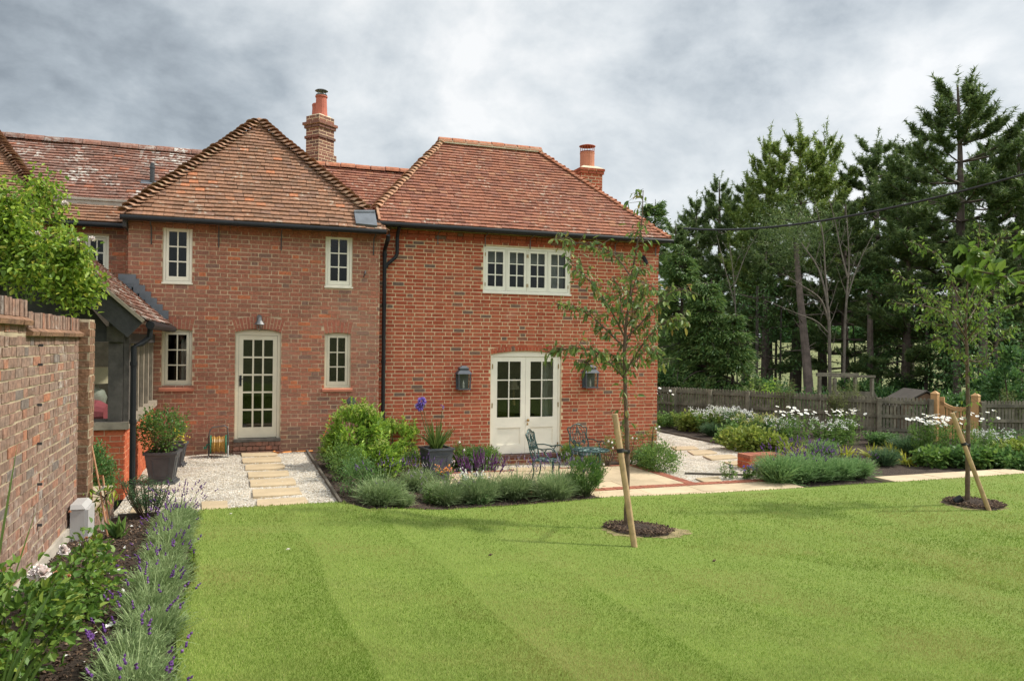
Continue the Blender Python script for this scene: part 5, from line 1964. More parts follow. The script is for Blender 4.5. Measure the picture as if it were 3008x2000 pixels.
def blades(mb, P, D, L, W, droop, g):
    P, D = np.asarray(P, float), unit(np.asarray(D, float))
    n = len(P)
    L = np.broadcast_to(L, (n,))[:, None]
    W = np.broadcast_to(W, (n,))[:, None]
    dr = np.broadcast_to(droop, (n,))[:, None]
    side = unit(np.cross(D, np.array([0, 0, 1.0]))+1e-6)
    a = g.uniform(-.9, .9, n)[:, None]
    side = unit(side*np.cos(a)+np.cross(D, side)*np.sin(a))
    z = np.array([0, 0, -1.0])
    pt = lambda t: P+D*L*t+z*dr*L*t*t
    A, B, C, T = pt(0), pt(.4), pt(.75), pt(1.0)
    V = np.stack([A-side*W*.35, A+side*W*.35, B-side*W*.5, B+side*W*.5, C-side*W*.38, C+side*W*.38, T], 1).reshape(-1, 3)
    i = np.arange(n)[:, None]*7
    mb.arr(V, [np.concatenate([i+np.array([0, 1, 3, 2]), i+np.array([2, 3, 5, 4])])])
    mb.F.append(np.concatenate([i+np.array([4, 5, 6])])+(mb.n-len(V)))


def octas(mb, P, D, L, Rr):
    P, D = np.asarray(P, float), unit(np.asarray(D, float))
    n = len(P)
    L = np.broadcast_to(L, (n,))[:, None]
    Rr = np.broadcast_to(Rr, (n,))[:, None]
    s = unit(np.cross(D, np.array([.3, .2, 1.0]))+1e-6)
    t = np.cross(D, s)
    V = np.stack([P, P+D*L*.5+s*Rr, P+D*L*.5+t*Rr, P+D*L*.5-s*Rr, P+D*L*.5-t*Rr, P+D*L], 1).reshape(-1, 3)
    i = np.arange(n)[:, None]*6
    f = [(0, 2, 1), (0, 3, 2), (0, 4, 3), (0, 1, 4), (5, 1, 2), (5, 2, 3), (5, 3, 4), (5, 4, 1)]
    mb.arr(V, [np.concatenate([i+np.array(q) for q in f])])


def discs(mb, P, Nn, r, g, k=8):
    P, Nn = np.asarray(P, float), unit(np.asarray(Nn, float))
    n = len(P)
    r = np.broadcast_to(r, (n,))[:, None]
    s = unit(np.cross(Nn, np.array([.2, 1.0, .1])))
    t = np.cross(Nn, s)
    V = [P+(s*math.cos(a)+t*math.sin(a))*r-Nn*r*.15*(j % 2) for j, a in enumerate([2*math.pi*q/k for q in range(k)])]
    V = np.stack(V, 1).reshape(-1, 3)
    mb.arr(V, [np.arange(n)[:, None]*k+np.arange(k)])


def sph(g, n):
    return unit(g.normal(0, 1, (n, 3)))


def shrub_parts(t, g, rx, ry, h, n, L, W, lmat, stem='stem_brown', nclump=26, sig=.16, upb=.5, z0=.0, nst=10, fold=.22, base=.05, droop=0.0):
    c = np.array([0, 0, h*.52])
    U = sph(g, nclump)*(g.uniform(.45, 1.0, nclump)**.6)[:, None]
    U[:, 2] = U[:, 2]*.95
    C = c+U*np.array([rx*.84, ry*.84, h*.44])
    ci = g.integers(0, nclump, n)
    s = sig*min(rx, ry, h)*2
    off = g.normal(0, 1, (n, 3))*s*.55
    P = C[ci]+off
    P[:, 2] = np.maximum(P[:, 2], z0+base*h)
    out = unit((P-c)/np.array([rx, ry, h*.5]))
    D = unit(out*.7+g.normal(0, .55, (n, 3))+np.array([0, 0, upb]) - np.array([0, 0, droop]))
    mb = MB()
    leaves(mb, P, D, L*g.uniform(.7, 1.25, n), W*g.uniform(.7, 1.2, n), g, fold, rd=(W >= .03 and L < .12))
    fo = mb.build('foliage', M[lmat], t, local=True)
    if nst:
        mb = MB()
        for k in range(nst):
            q = C[g.integers(0, nclump)]
            b = np.array([q[0]*.15+g.normal(0, .02), q[1]*.15+g.normal(0, .02), 0])
            md = (b+q)/2+np.array([q[0]*.12, q[1]*.12, 0])
            mb.tube([b, md, q], [.010*h+.002, .008*h+.002, .003], 5)
        mb.build('stems', M[stem], t, local=True)
    return C


def shrub(name, label, cat, loc, rx, ry, h, n, L, W, lmat, seed, group=None, **kw):
    g = np.random.default_rng(seed)
    t = thing(name, label, cat, loc, group)
    C = shrub_parts(t, g, rx, ry, h, n, L, W, lmat, **kw)
    return t, C, g


def lavender(loc, label, r, h, nb, nf, seed, lmat='lf_lav', fmat='fl_lav', fh=.16, fl=.045, fr=.010, group=None, name='lavender_bush', bw=.006, cat='lavender', fan=1.0):
    g = np.random.default_rng(seed)
    t = thing(name, label, cat, loc, group)
    mb = MB()
    a = g.uniform(0, 2*math.pi, nb)
    q = np.sqrt(g.uniform(0, 1, nb))
    B = np.stack([np.cos(a)*q*r*.45, np.sin(a)*q*r*.45, g.uniform(0, h*.35, nb)], 1)
    D = unit(np.stack([np.cos(a)*q*1.05*r/h, np.sin(a)*q*1.05*r/h, np.full(nb, 1.0)], 1)+g.normal(0, .36, (nb, 3)))
    blades(mb, B, D, h*g.uniform(.35, 1.0, nb), bw*g.uniform(.7, 1.4, nb), .16, g)
    # little side leaves
    n2 = nb
    k = g.integers(0, nb, n2)
    P = B[k]+D[k]*(h*g.uniform(.2, .75, n2))[:, None]
    D2 = unit(D[k]+g.normal(0, .6, (n2, 3)))
    leaves(mb, P, D2, .05*g.uniform(.7, 1.4, n2)*h/.4, bw*1.0, g)
    mb.build('foliage', M[lmat], t, local=True)
    if nf:
        a = g.uniform(0, 2*math.pi, nf)
        q = np.sqrt(g.uniform(0, 1, nf))
        B = np.stack([np.cos(a)*q*r*.6, np.sin(a)*q*r*.6, np.full(nf, h*.5)], 1)
        D = unit(np.stack([np.cos(a)*q*fan, np.sin(a)*q*fan, np.full(nf, 1.0)], 1)+g.normal(0, .12, (nf, 3)))
        Ls = (h*.5+fh)*g.uniform(.75, 1.15, nf)
        mb = MB()
        blades(mb, B, D, Ls, .0045, .0, g)
        mb.build('flower_stems', M[lmat], t, local=True)  # bare stems that carry the flower spikes
        mb = MB()
        tip = B+D*Ls[:, None]
        for j in range(3):
            octas(mb, tip+D*(fl*.55*j)+g.normal(0, .002, (nf, 3)), D+g.normal(0, .15, (nf, 3)), fl*.8, fr*(1.25-.2*j))
        mb.build('blossom', M[fmat], t, local=True)
    return t


def tuft(loc, label, r, h, nb, seed, lmat, bw=.012, droop=.5, group=None, name='ornamental_grass', cat='grass tuft', spread=1.0, parent=None):
    g = np.random.default_rng(seed)
    a = g.uniform(0, 2*math.pi, nb)
    q = np.sqrt(g.uniform(0, 1, nb))
    B = np.stack([np.cos(a)*q*r*.2, np.sin(a)*q*r*.2, np.zeros(nb)], 1)
    D = unit(np.stack([np.cos(a)*q*spread*r/h, np.sin(a)*q*spread*r/h, np.full(nb, 1.0)], 1)+g.normal(0, .1, (nb, 3)))
    mb = MB()
    blades(mb, B, D, h*1.15*g.uniform(.6, 1.1, nb), bw*g.uniform(.7, 1.3, nb), droop*g.uniform(.3, 1.3, nb)*q, g)
    if parent is not None:
        return mb.build('foliage', M[lmat], parent, local=True)
    o = mb.build(name, M[lmat])
    o.location = loc
    return tag(o, label, cat, group)


def daisies(loc, label, r, h, ns, seed, fr=.05):
    g = np.random.default_rng(seed)
    t = thing('daisy_clump', label, 'daisies', loc, 'white daisies in the flower border')
    a = g.uniform(0, 2*math.pi, ns)
    q = np.sqrt(g.uniform(0, 1, ns))
    B = np.stack([np.cos(a)*q*r*.5, np.sin(a)*q*r*.5, np.zeros(ns)], 1)
    T = np.stack([np.cos(a)*q*r+g.normal(0, .03, ns), np.sin(a)*q*r*.7, h*g.uniform(.80, 1.02, ns)], 1)
    mb = MB()
    blades(mb, B, T-B, np.linalg.norm(T-B, axis=1), .008, 0, g)
    mb.build('stems', M['lf_mid'], t, local=True)
    n = ns*22
    k = g.integers(0, ns, n)
    f = g.uniform(.05, .85, n)**1.1
    P = B[k]+(T-B)[k]*f[:, None]
    D = sph(g, n)+np.array([0, 0, .5])
    mb = MB()
    leaves(mb, P, D, .09*g.uniform(.6, 1.3, n), .028, g)
    mb.build('foliage', M['lf_mid'], t, local=True)
    mb = MB()
    Nn = np.stack([g.normal(0, .3, ns), g.normal(-.25, .3, ns), np.ones(ns)], 1)
    discs(mb, T, Nn, fr*g.uniform(.8, 1.2, ns), g, 10)
    mb.build('blossom', M['fl_white'], t, local=True)
    mb = MB()
    discs(mb, T+unit(Nn)*.006, Nn, fr*.28, g, 6)
    mb.build('blossom', M['fl_yellow'], t, local=True)
    return t


def perennial(loc, label, r, h, ns, seed, lmat, lsz=.08, lw=.03, name='perennial_plant', cat='border plant', group=None, tips=None, tipr=.03, dens=26, wisp=False):
    """upright leafy stems, optionally flowering at the tips"""
    g = np.random.default_rng(seed)
    t = thing(name, label, cat, loc, group)
    a = g.uniform(0, 2*math.pi, ns)
    q = np.sqrt(g.uniform(0, 1, ns))
    B = np.stack([np.cos(a)*q*r*.55, np.sin(a)*q*r*.55, np.zeros(ns)], 1)
    T = np.stack([np.cos(a)*q*r, np.sin(a)*q*r, h*g.uniform(.68, 1.02, ns)], 1)
    mb = MB()
    blades(mb, B, T-B, np.linalg.norm(T-B, axis=1), .011, 0, g)
    mb.build('stems', M['stem'], t, local=True)
    n = ns*dens
    k = g.integers(0, ns, n)
    f = g.uniform(.55 if wisp else .08, 1.0, n)
    P = B[k]+(T-B)[k]*f[:, None]+g.normal(0, .04 if wisp else .012, (n, 3))
    an = g.uniform(0, 2*math.pi, n)
    D = np.stack([np.cos(an), np.sin(an), g.uniform(-.15, .7, n)], 1)
    mb = MB()
    leaves(mb, P, D, lsz*(1.15-.5*f)*g.uniform(.7, 1.3, n), lw*g.uniform(.7, 1.2, n), g)
    mb.build('foliage', M[lmat], t, local=True)
    if tips:
        mb = MB()
        m_ = 7
        kk = np.repeat(np.arange(ns), m_)
        octas(mb, T[kk]+g.normal(0, tipr*.8, (ns*m_, 3)), sph(g, ns*m_), tipr, tipr*.5)
        mb.build('blossom', M[tips], t, local=True)
    return t


# ================================================================== left bed
ordw = ['first', 'second', 'third', 'fourth', 'fifth', 'sixth', 'seventh', 'eighth', 'ninth', 'tenth', 'eleventh', 'twelfth', 'thirteenth', 'fourteenth', 'fifteenth']
ys = [9.35, 8.85, 8.35, 7.85, 7.38, 6.9, 6.4, 5.95, 5.45, 5.0, 4.55, 4.1, 3.65, 3.2, 2.8]
rl_ = random.Random(12)
protos = []
for i, y in enumerate(ys):
    x = lawn_left(y)-.20+.03*math.sin(i*2.3)
    lab = 'grey green lavender bush, %s from the gravel in the row along the left lawn edge' % ordw[i]
    loc = (x, y, bedz(x, y)-.02)
    if i < 4:
        protos.append(lavender(loc, lab, .18, .25, 1200, (40, 11, 8, 13)[i], 50+i, fh=(.20 if i == 0 else .10), fl=.026, fr=.0075, bw=.0055, group='lavender row along the left lawn edge'))
    else:
        copy_tree(protos[1+i % 3], loc, rl_.uniform(0, 6), rl_.uniform(.9, 1.1), lab, 'lavender row along the left lawn edge')

# euphorbia
p = on_z(440, 1522, .0)
g = np.random.default_rng(7)
t = thing('spurge_plant', 'dark feathery blue green spurge at the corner of the left bed beside the gravel', 'shrub', (p.x, p.y, -.01))
mb, ml = MB(), MB()
for k in range(22):
    a, q = g.uniform(0, 6.28), math.sqrt(g.uniform(0, 1))
    tip = np.array([math.cos(a)*q*.33, math.sin(a)*q*.26, g.uniform(.28, .50)])
    b = tip*np.array([.25, .25, 0])
    mb.tube([b, (b+tip)/2+np.array([tip[0]*.1, tip[1]*.1, 0]), tip], [.007, .006, .004], 5)
    n = 46
    f = g.uniform(.3, 1.0, n)
    an = g.uniform(0, 6.28, n)
    leaves(ml, b+(tip-b)*f[:, None], np.stack([np.cos(an), np.sin(an), g.uniform(.2, .9, n)], 1), .075*g.uniform(.7, 1.2, n), .011, g)
mb.build('stems', M['stem_brown'], t, local=True)
ml.build('foliage', M['lf_euph'], t, local=True)

# canes with a young climber tied to them
c0a, c0b = at_d(264, 1282, 7.75), at_d(322, 1577, 7.5)
c1a, c1b = at_d(302, 1396, 7.65), at_d(327, 1562, 7.55)
o = MB().tube([c0b-Vector((0, 0, .1)), (c0a+c0b)/2, c0a], .009, 7).build('garden_cane', M['cane'])
tag(centred(o), 'taller bamboo cane leaning by the wall pier, above the white tie', 'cane', 'canes by the wall pier')
o = MB().tube([c1b-Vector((0, 0, .1)), c1a], .009, 7).build('garden_cane', M['cane'])
tag(centred(o), 'shorter bamboo cane standing right of the taller leaning cane', 'cane', 'canes by the wall pier')
ta, tb = at_d(282, 1450, 7.6), at_d(306, 1430, 7.6)
o = MB().hexa([ta+Vector((0, 0, -.014)), tb+Vector((0, 0, -.014)), tb+Vector((0, .02, -.014)), ta+Vector((0, .02, -.014)), ta+Vector((0, 0, .014)), tb+Vector((0, 0, .014)), tb+Vector((0, .02, .014)), ta+Vector((0, .02, .014))]).build('plant_tie', M['card'])
tag(centred(o), 'white plastic plant label strip tied round the two canes', 'plant tie')
g = np.random.default_rng(8)
t = thing('climbing_plant', 'young climber with drooping bronze green leaves on the two canes', 'climber', c1b)
mb, ml = MB(), MB()
st = [c1b, at_d(318, 1500, 7.55), at_d(308, 1450, 7.6), at_d(300, 1420, 7.62)]
mb.tube(st, .006, 5)
for (uu, vv) in ((258, 1458), (270, 1445), (243, 1440), (268, 1478), (282, 1470), (318, 1440), (330, 1450), (335, 1436), (300, 1490), (285, 1500), (322, 1470), (262, 1432), (330, 1430)):
    q = at_d(uu, vv, 7.6)
    mb.tube([at_d(308, 1460, 7.6), q], .003, 4)
    ml_n = 5
    leaves(ml, np.array(q)+g.normal(0, .025, (ml_n, 3)), g.normal(0, .6, (ml_n, 3))+np.array([0, 0, -.9]), .085, .024, g)
mb.build('stems', M['stem_brown'], t)
ml.build('foliage', M['lf_climb'], t)
g = np.random.default_rng(9)
p = on_z(352, 1580, .18)
t = thing('broad_leaf_plant', 'low plant with broad upright glossy leaves at the foot of the canes', 'plant', p)
mb = MB()
leaves(mb, g.normal(0, .03, (16, 3))*np.array([1, 1, .2]), np.stack([g.normal(0, .5, 16), g.normal(0, .4, 16), np.ones(16)*.9], 1), .20*g.uniform(.6, 1.2, 16), .075, g)
mb.build('foliage', M['lf_pot'], t, local=True)

# clipped box by the pier
t, C, g = shrub('box_topiary', 'clipped upright box bush between the wall pier and the garden room', 'box bush', (-1.50, 10.25, .0), .19, .19, .86, 4200, .034, .022, 'lf_box', 21, nclump=110, sig=.20, nst=3)

# pale rose in the front left corner
def rose(loc, label, rx, ry, h, n, L, W, lmat, seed, flowers, name='rose_bush', nst=16, group=None, nclump=34):
    t, C, g = shrub(name, label, 'rose', loc, rx, ry, h, n, L, W, lmat, seed, nclump=nclump, sig=.17, upb=.25, nst=nst, stem='stem', group=group)
    loc = Vector(loc)
    for (mat, nm, L_) in flowers:
        mb = MB()
        for (P, r) in L_:
            P = np.array(P)-np.array(loc)
            for k in range(5):                              # whorls of cupped petals
                m_ = 4+k
                an = np.arange(m_)*2*math.pi/m_+k*.7
                e = .25+k*.28
                D = np.stack([np.cos(an)*math.sin(e), np.sin(an)*math.sin(e), np.full(m_, math.cos(e))], 1)
                leaves(mb, np.repeat(P[None], m_, 0)-D*r*.1, D+g.normal(0, .12, (m_, 3)), r*1.15, r*1.25, g, fold=-.25)
        mb.build(nm, M[mat], t, local=True)
    return t


p = (-1.02, 4.35, bedz(-1.02, 4.35))
rose(p, 'bushy blush rose in the near left corner of the bed against the garden wall', .34, .55, .56, 1900, .052, .036, 'lf_rose', 31,
     [('fl_blush', 'blossom', [(at_d(106, 1690, 3.6), .042), (at_d(124, 1686, 3.6), .042), (at_d(115, 1672, 3.6), .03), (at_d(188, 1622, 4.3), .034), (at_d(184, 1608, 4.3), .022)]),
      ('fl_bud', 'blossom', [(at_d(166, 1684, 4.1), .018), (at_d(186, 1690, 4.1), .014), (at_d(201, 1692, 4.1), .014), (at_d(177, 1608, 4.9), .012), (at_d(254, 1580, 5.6), .014), (at_d(280, 1580, 5.6), .012), (at_d(148, 1805, 4.1), .012)])], nclump=44)
p = (-.88, 5.55, bedz(-.88, 5.55))
rose(p, 'small sparse rose with a few buds in the soil behind the bigger corner rose', .28, .45, .52, 600, .048, .034, 'lf_rose', 33, [('fl_bud', 'blossom', [(at_d(270, 1580, 6.1), .014), (at_d(205, 1503, 6.3), .014)])], nst=10, nclump=20)
o = tuft((-.98, 3.75, bedz(-.98, 3.75)), 'long green iris blades at the lower left picture edge', .30, .75, 34, 5, 'lf_blade', .022, .35, name='iris_clump', cat='iris')
o = tuft((-1.22, 4.75, bedz(-1.22, 4.75)), 'few tall thin iris blades standing against the garden wall', .12, 1.02, 9, 6, 'lf_blade', .018, .15, name='iris_clump', cat='iris')

def rose_ok(e):
    v = Vector(e)-CAMP
    zc_ = v.dot(_F)
    x_, y_ = (PX0+FPX*v.dot(_RC)/zc_)/K, (PY0-FPX*v.dot(_UC)/zc_)/K
    return x_ < (150 if y_ < 520 else 172 if y_ < 580 else 196 if y_ < 640 else 222)


# climbing rose showing over the garden wall
KR = lambda x, y: (x*K, y*K)
g = np.random.default_rng(41)
t = thing('climbing_rose', 'large climbing rose with pale flowers rising behind the garden wall', 'climbing rose', (-2.1, 9.2, 0))
mb, ml = MB(), MB()
canes = [[(60, 700), (55, 560), (70, 470), (95, 420)], [(90, 700), (120, 600), (130, 520), (115, 430)], [(20, 690), (10, 580), (25, 500), (10, 440)], [(120, 700), (170, 620), (180, 590), (185, 560)],
         [(100, 700), (150, 640), (205, 610), (225, 640)], [(40, 700), (35, 600), (5, 520), (-30, 470)], [(140, 715), (180, 680), (215, 670), (232, 655)], [(0, 690), (-20, 600), (-40, 520), (-60, 500)],
         [(70, 700), (85, 620), (60, 560), (20, 520)], [(130, 700), (150, 600), (160, 560), (205, 590)]]
tips = []
for ci, c in enumerate(canes):
    zz = 9.0+.5*math.sin(ci*2.1)
    pts = arcpts([at_d(*KR(x, y), zz+.12*k*math.cos(ci)) for k, (x, y) in enumerate(c)], 6)
    mb.tube(pts, [.011-.007*k/len(pts) for k in range(len(pts))], 5)
    for k, q in enumerate(pts):
        if k < 3: continue
        for j in range(4):
            d = np.array(g.normal(0, 1, 3)); d /= np.linalg.norm(d)
            ln = g.uniform(.07, .22)
            e = np.array(q)+d*ln*np.array([1, .8, .8])
            if rose_ok(e): mb.tube([q, tuple(e)], [.004, .002], 4, cap=False)
            tips.append(e); tips.append((np.array(q)+e)/2)
extra = []
while len(extra) < 62:
    ex_, ey_ = g.uniform(-60, 195), g.uniform(430, 715)
    if ey_ > 430+ex_*1.0:
        extra.append(at_d(*KR(ex_, ey_), g.uniform(8.75, 9.7)))

tips += [np.array(e) for e in extra]
tips = np.array([e for e in tips if rose_ok(e)])
lk_ = np.repeat(np.arange(len(tips)), 6)
n = len(lk_)
leaves(ml, tips[lk_]+g.normal(0, .075, (n, 3)), sph(g, n)+np.array([0, -.1, .0]), .066*g.uniform(.55, 1.35, n), .044*g.uniform(.7, 1.2, n), g, rd=True)
mb.build('stems', M['stem'], t)
ml.build('foliage', M['lf_climb'], t)
mb = MB()
for (x, y) in ((62, 528), (88, 540), (150, 470), (212, 552), (168, 560), (38, 552), (175, 555)):
    P = np.array(at_d(*KR(x, y), 8.7))
    for k in range(4):
        m_ = 4+k
        an = np.arange(m_)*2*math.pi/m_+k
        e = .3+k*.35
        D = np.stack([np.cos(an)*math.sin(e), np.sin(an)*math.sin(e), np.full(m_, math.cos(e))], 1)
        leaves(mb, np.repeat(P[None], m_, 0), D, .045, .05, g, fold=-.25)
mb.build('blossom', M['fl_blush'], t)
# low green growth behind the wall below it
for k, (x, y, r, h) in enumerate(((-2.6, 9.3, .45, 2.2), (-3.1, 9.0, .6, 2.5))):
    shrub('rose_thicket', ('leafy rose thicket behind the garden wall nearest the oak gable', 'leafy rose thicket behind the garden wall at the left picture edge')[k], 'shrub', (x, y, 0), r, .5, h, 2600, .085, .055, 'lf_rose', 60+k, nclump=60, sig=.13, nst=8)

# courtyard bush in the panelled planter
tp_ = PL1+Vector((0, 0, .42))
t, C, g = shrub('potted_bush', 'mixed green bush with a few yellow flowers growing in the panelled planter', 'potted bush', tp_, .36, .34, .66, 2100, .05, .028, 'lf_pot', 71, nclump=40, sig=.17, nst=10, base=-.08)
mb = MB()
octas(mb, np.array([.24, -.12, .26])+g.normal(0, .06, (26, 3)), sph(g, 26), .022, .014)
mb.build('blossom', M['fl_yellow'], t, local=True)

# ================================================================== bed between the courtyard and the patio
KZ = lambda x, y: (900+x/4.238, 1150+y/4.238)


def at_ground(u, v, z=None):
    """where a photo point meets the beds"""
    d = pray(u, v)
    lo, hi = 2.0, 40.0
    for _ in range(50):
        mid = (lo+hi)/2
        q = CAMP+d*mid
        gz_ = bedz(q.x, q.y) if (q.x < 8.8 and q.y < 15.2) else PZ-.03
        if q.z > gz_: lo = mid
        else: hi = mid
    return CAMP+d*lo


p = at_ground(*KZ(600, 1000))
def spirea(loc, label, rx, ry, h, n, seed, nclump, lime):
    t, C, g = shrub('flowering_shrub', label, 'shrub', loc, rx, ry, h, n, .088, .036, 'lf_spirea', seed, nclump=nclump, sig=.11, upb=.75, nst=26, stem='stem', group='lime green shrubs by the drainpipe')
    C = C*np.array([1.08, 1.08, 1.0])
    # upright leafy shoots
    mb = MB()
    m_ = 46
    top = C[np.argsort(-C[:, 2])[:m_]]
    for q in top:
        tip = q*np.array([1.08, 1.08, 1.0])+np.array([0, 0, g.uniform(.05, .30)])
        nn_ = 20
        f = g.uniform(0, 1, nn_)
        an = g.uniform(0, 6.28, nn_)
        leaves(mb, q+(tip-q)*f[:, None], np.stack([np.cos(an), np.sin(an), g.uniform(.2, 1.1, nn_)], 1), .08, .033, g)
    mb.build('sprays', M['lf_spirea'], t, local=True)
    if lime:
        mb = MB()
        for q in top[:lime]:
            k = 60
            octas(mb, q+np.array([0, 0, .10])+g.normal(0, 1, (k, 3))*np.array([.045, .045, .028]), sph(g, k), .02, .011)
        mb.build('blossom', M['fl_lime'], t, local=True)
    return t
spirea((p.x-.02, p.y, p.z), 'large bright green shrub with lime flower heads in front of the drainpipe',   .56, .50, 1.12, 3200, 81, 60, 14)
p2 = at_ground(*KZ(1130, 1000))
spirea((p2.x-.02, p2.y+.1, p2.z), 'lower yellow green shrub with upright shoots between the lime shrub and the zinc planter', .50, .44, 1.0, 2000, 82, 44, 3)
q = at_ground(*KZ(900, 1130))
spirea((q.x, q.y, q.z), 'low spreading yellow green shrub at the front of the lime shrubs, towards the lawn', .46, .36, .62, 1700, 83, 40, 1)
SM = [(110, 745, .24, .66, 'small clipped green bush at the far end of the timber edging by the old wall'), (225, 830, .26, .50, 'small green bush, second along the timber edging from the old wall'),
      (340, 930, .28, .54, 'small green bush, third along the timber edging from the old wall'), (450, 1110, .30, .56, 'rounded green bush, fourth along the timber edging from the old wall'),
      (640, 1290, .34, .52, 'rounded fine leaved bush at the lawn end of the shrub bed'), (1300, 1080, .30, .50, 'fine leaved green bush in front of the zinc planter')]
for k, (x, y, r, h, lab) in enumerate(SM):
    q = at_ground(*KZ(x, y))
    shrub('small_bush', lab, 'bush', (q.x, q.y, q.z), r, r, h, int(1100+2600*r), .036, .019, 'lf_box' if k in (0, 1, 4) else 'lf_mid', 90+k, nclump=34, sig=.16, nst=6, group='small bushes in the shrub bed')

# agapanthus in the zinc planter
rim = PL3+Vector((0, 0, .58))
t = thing('agapanthus', 'agapanthus with strap leaves and two violet blue flower heads in the zinc planter', 'agapanthus', rim)
tuft(None, None, .40, .52, 110, 14, 'lf_blade', .022, .55, parent=t, spread=.9)
g = np.random.default_rng(15)
heads = [on_y(1239, 1178, rim.y-.05), on_y(1232, 1194, rim.y+.05), on_y(1300, 1194, rim.y)]
mb, mf = MB(), MB()
for i, hd in enumerate(heads):
    hp = np.array(hd-rim)
    mb.tube([(hp[0]*.15, 0, 0), (hp[0]*.7, hp[1]*.5, hp[2]*.55), tuple(hp)], [.008, .006, .005], 5)
    k = 60 if i < 2 else 5
    D = sph(g, k)
    octas(mf, hp+D*.02, D, .075 if i < 2 else .03, .013)
mb.build('flower_stems', M['stem'], t, local=True)  # bare stalks under the flower heads
mf.build('blossom', M['fl_aga'], t, local=True)

# lavender and flowers along the front of the patio
FB = [(180, 1440, .36, .36, 10), (310, 1440, .18, .2, 0), (420, 1345, .36, .36, 18), (600, 1436, .37, .38, 9), (815, 1420, .37, .40, 10), (1075, 1400, .38, .40, 10), (1345, 1390, .36, .44, 10)]
labs = ['grey lavender bush at the left end of the front bed by the lawn corner', 'tiny grey lavender seedling between two bushes in the front bed', 'grey green lavender bush behind the front row, below the zinc planter',
        'grey lavender bush, second of the front row from the left, below the purple salvia', 'grey lavender bush in the middle of the front row', 'grey lavender bush in front of the side-on garden chair', 'grey lavender bush beside the rosemary at the right end of the front bed']
for i, (x, y, r, h, nf) in enumerate(FB):
    q = at_ground(*K7(x, y))
    lavender((q.x, q.y+r*.8, bedz(q.x, q.y+r*.8)), labs[i], r, h, int(4600*r+150), nf*2+8, 110+i, bw=.0075, fl=.034, fr=.0065, fh=.22, fmat='fl_pale' if i % 2 else 'fl_lav', group='lavender along the front of the patio')
for i, (x, y, lab) in enumerate(((930, 1330, 'tall flowering lavender with pale spikes behind the middle of the front row'), (1180, 1320, 'tall flowering lavender in front of the chair legs'), (1300, 1300, 'tall flowering lavender left of the rosemary by the table'), (720, 1330, 'tall flowering lavender right of the purple salvia'))):
    q = at_ground(*K7(x, y))
    q = Vector((q.x, min(q.y, 11.95), 0))
    lavender((q.x, q.y, bedz(q.x, q.y)), lab, .30, .32, 800, 46, 130+i, bw=.009, fh=.30, fl=.036, fr=.0065, lmat='lf_lav', fmat='fl_pale' if i != 1 else 'fl_lav', fan=.7, group='lavender along the front of the patio')
for i, (x, y, r, h, lm, lab) in enumerate(((505, 1425, .24, .30, 'lf_mid', 'low fresh green filler between the two left lavender bushes of the front bed'), (710, 1405, .26, .34, 'lf_yell', 'low yellow green filler below the salvia in the front row'), (950, 1390, .26, .32, 'lf_mid', 'low green filler between the middle lavender and the chair lavender'), (1215, 1375, .24, .30, 'lf_pot', 'low green filler left of the last front lavender'))):
    q = at_ground(*K7(x, y))
    perennial((q.x, q.y+.15, bedz(q.x, q.y+.15)), lab, r, h, 26, 145+i, lm, .055, .018, name='filler_plant', dens=18, tips='fl_pale' if i % 2 else None, tipr=.016)
q = at_ground(*K7(655, 1330))
lavender((q.x, min(q.y, 11.8), bedz(q.x, q.y)), 'clump of deep purple salvia spikes in front of the zinc planter', .24, .30, 400, 60, 140, lmat='lf_lav_green', fmat='fl_salvia', fh=.36, fl=.12, fr=.008, name='salvia_clump', cat='salvia', bw=.012, fan=.4)
q = at_ground(*K7(1530, 1372))
g = np.random.default_rng(141)
shrub('rosemary_bush', 'upright bright green rosemary at the right end of the front bed before the table', 'rosemary', (q.x, q.y+.15, bedz(q.x, q.y)), .36, .30, .62, 1900, .085, .013, 'lf_pot', 142, nclump=46, sig=.11, upb=1.1, nst=18, stem='stem')
q = at_ground(*K7(745, 1335))
t = perennial((q.x, q.y, q.z), 'low plant with white and pale flowers between the salvia and the lavender', .22, .34, 10, 143, 'lf_lav_green', tips='fl_white', tipr=.045)
q = at_ground(*K7(560, 1325))
t = perennial((q.x, q.y, q.z), 'thin plant with soft orange flowers left of the purple salvia', .25, .42, 9, 144, 'lf_mid', tips='fl_orange', tipr=.03, dens=14)

# planting at the foot of the red wall
FW = [(690, 1188, .26, .42, 'lf_mid', 'low green bush left of the French doors, nearer the zinc planter'), (780, 1186, .27, .44, 'lf_box', 'low green bush in the middle of the three left of the French doors'), (870, 1180, .27, .42, 'lf_mid', 'low green bush left of the French doors, next to the threshold'),
      (1420, 1150, .26, .42, 'lf_mid', 'low green bush behind the round table, right of the French doors'), (2020, 1208, .42, .52, 'lf_mid', 'wide green bush at the right corner of the red wall by the gravel path'), (1930, 1180, .30, .40, 'lf_box', 'grey green bush left of the wide corner bush at the red wall')]
for k, (x, y, r, h, lm, lab) in enumerate(FW):
    q = on_z(*K7(x, y), PZ)
    yy = min(q.y+r*.3, 15.0) if x < 1900 else q.y+.2
    shrub('low_bush', lab, 'bush', (q.x, yy, PZ), r, min(r, .27) if x < 1900 else r, h, int(6000*r), .05, .025, lm, 150+k, nclump=44, sig=.17, upb=.6, nst=8, group='low bushes at the foot of the red wall')
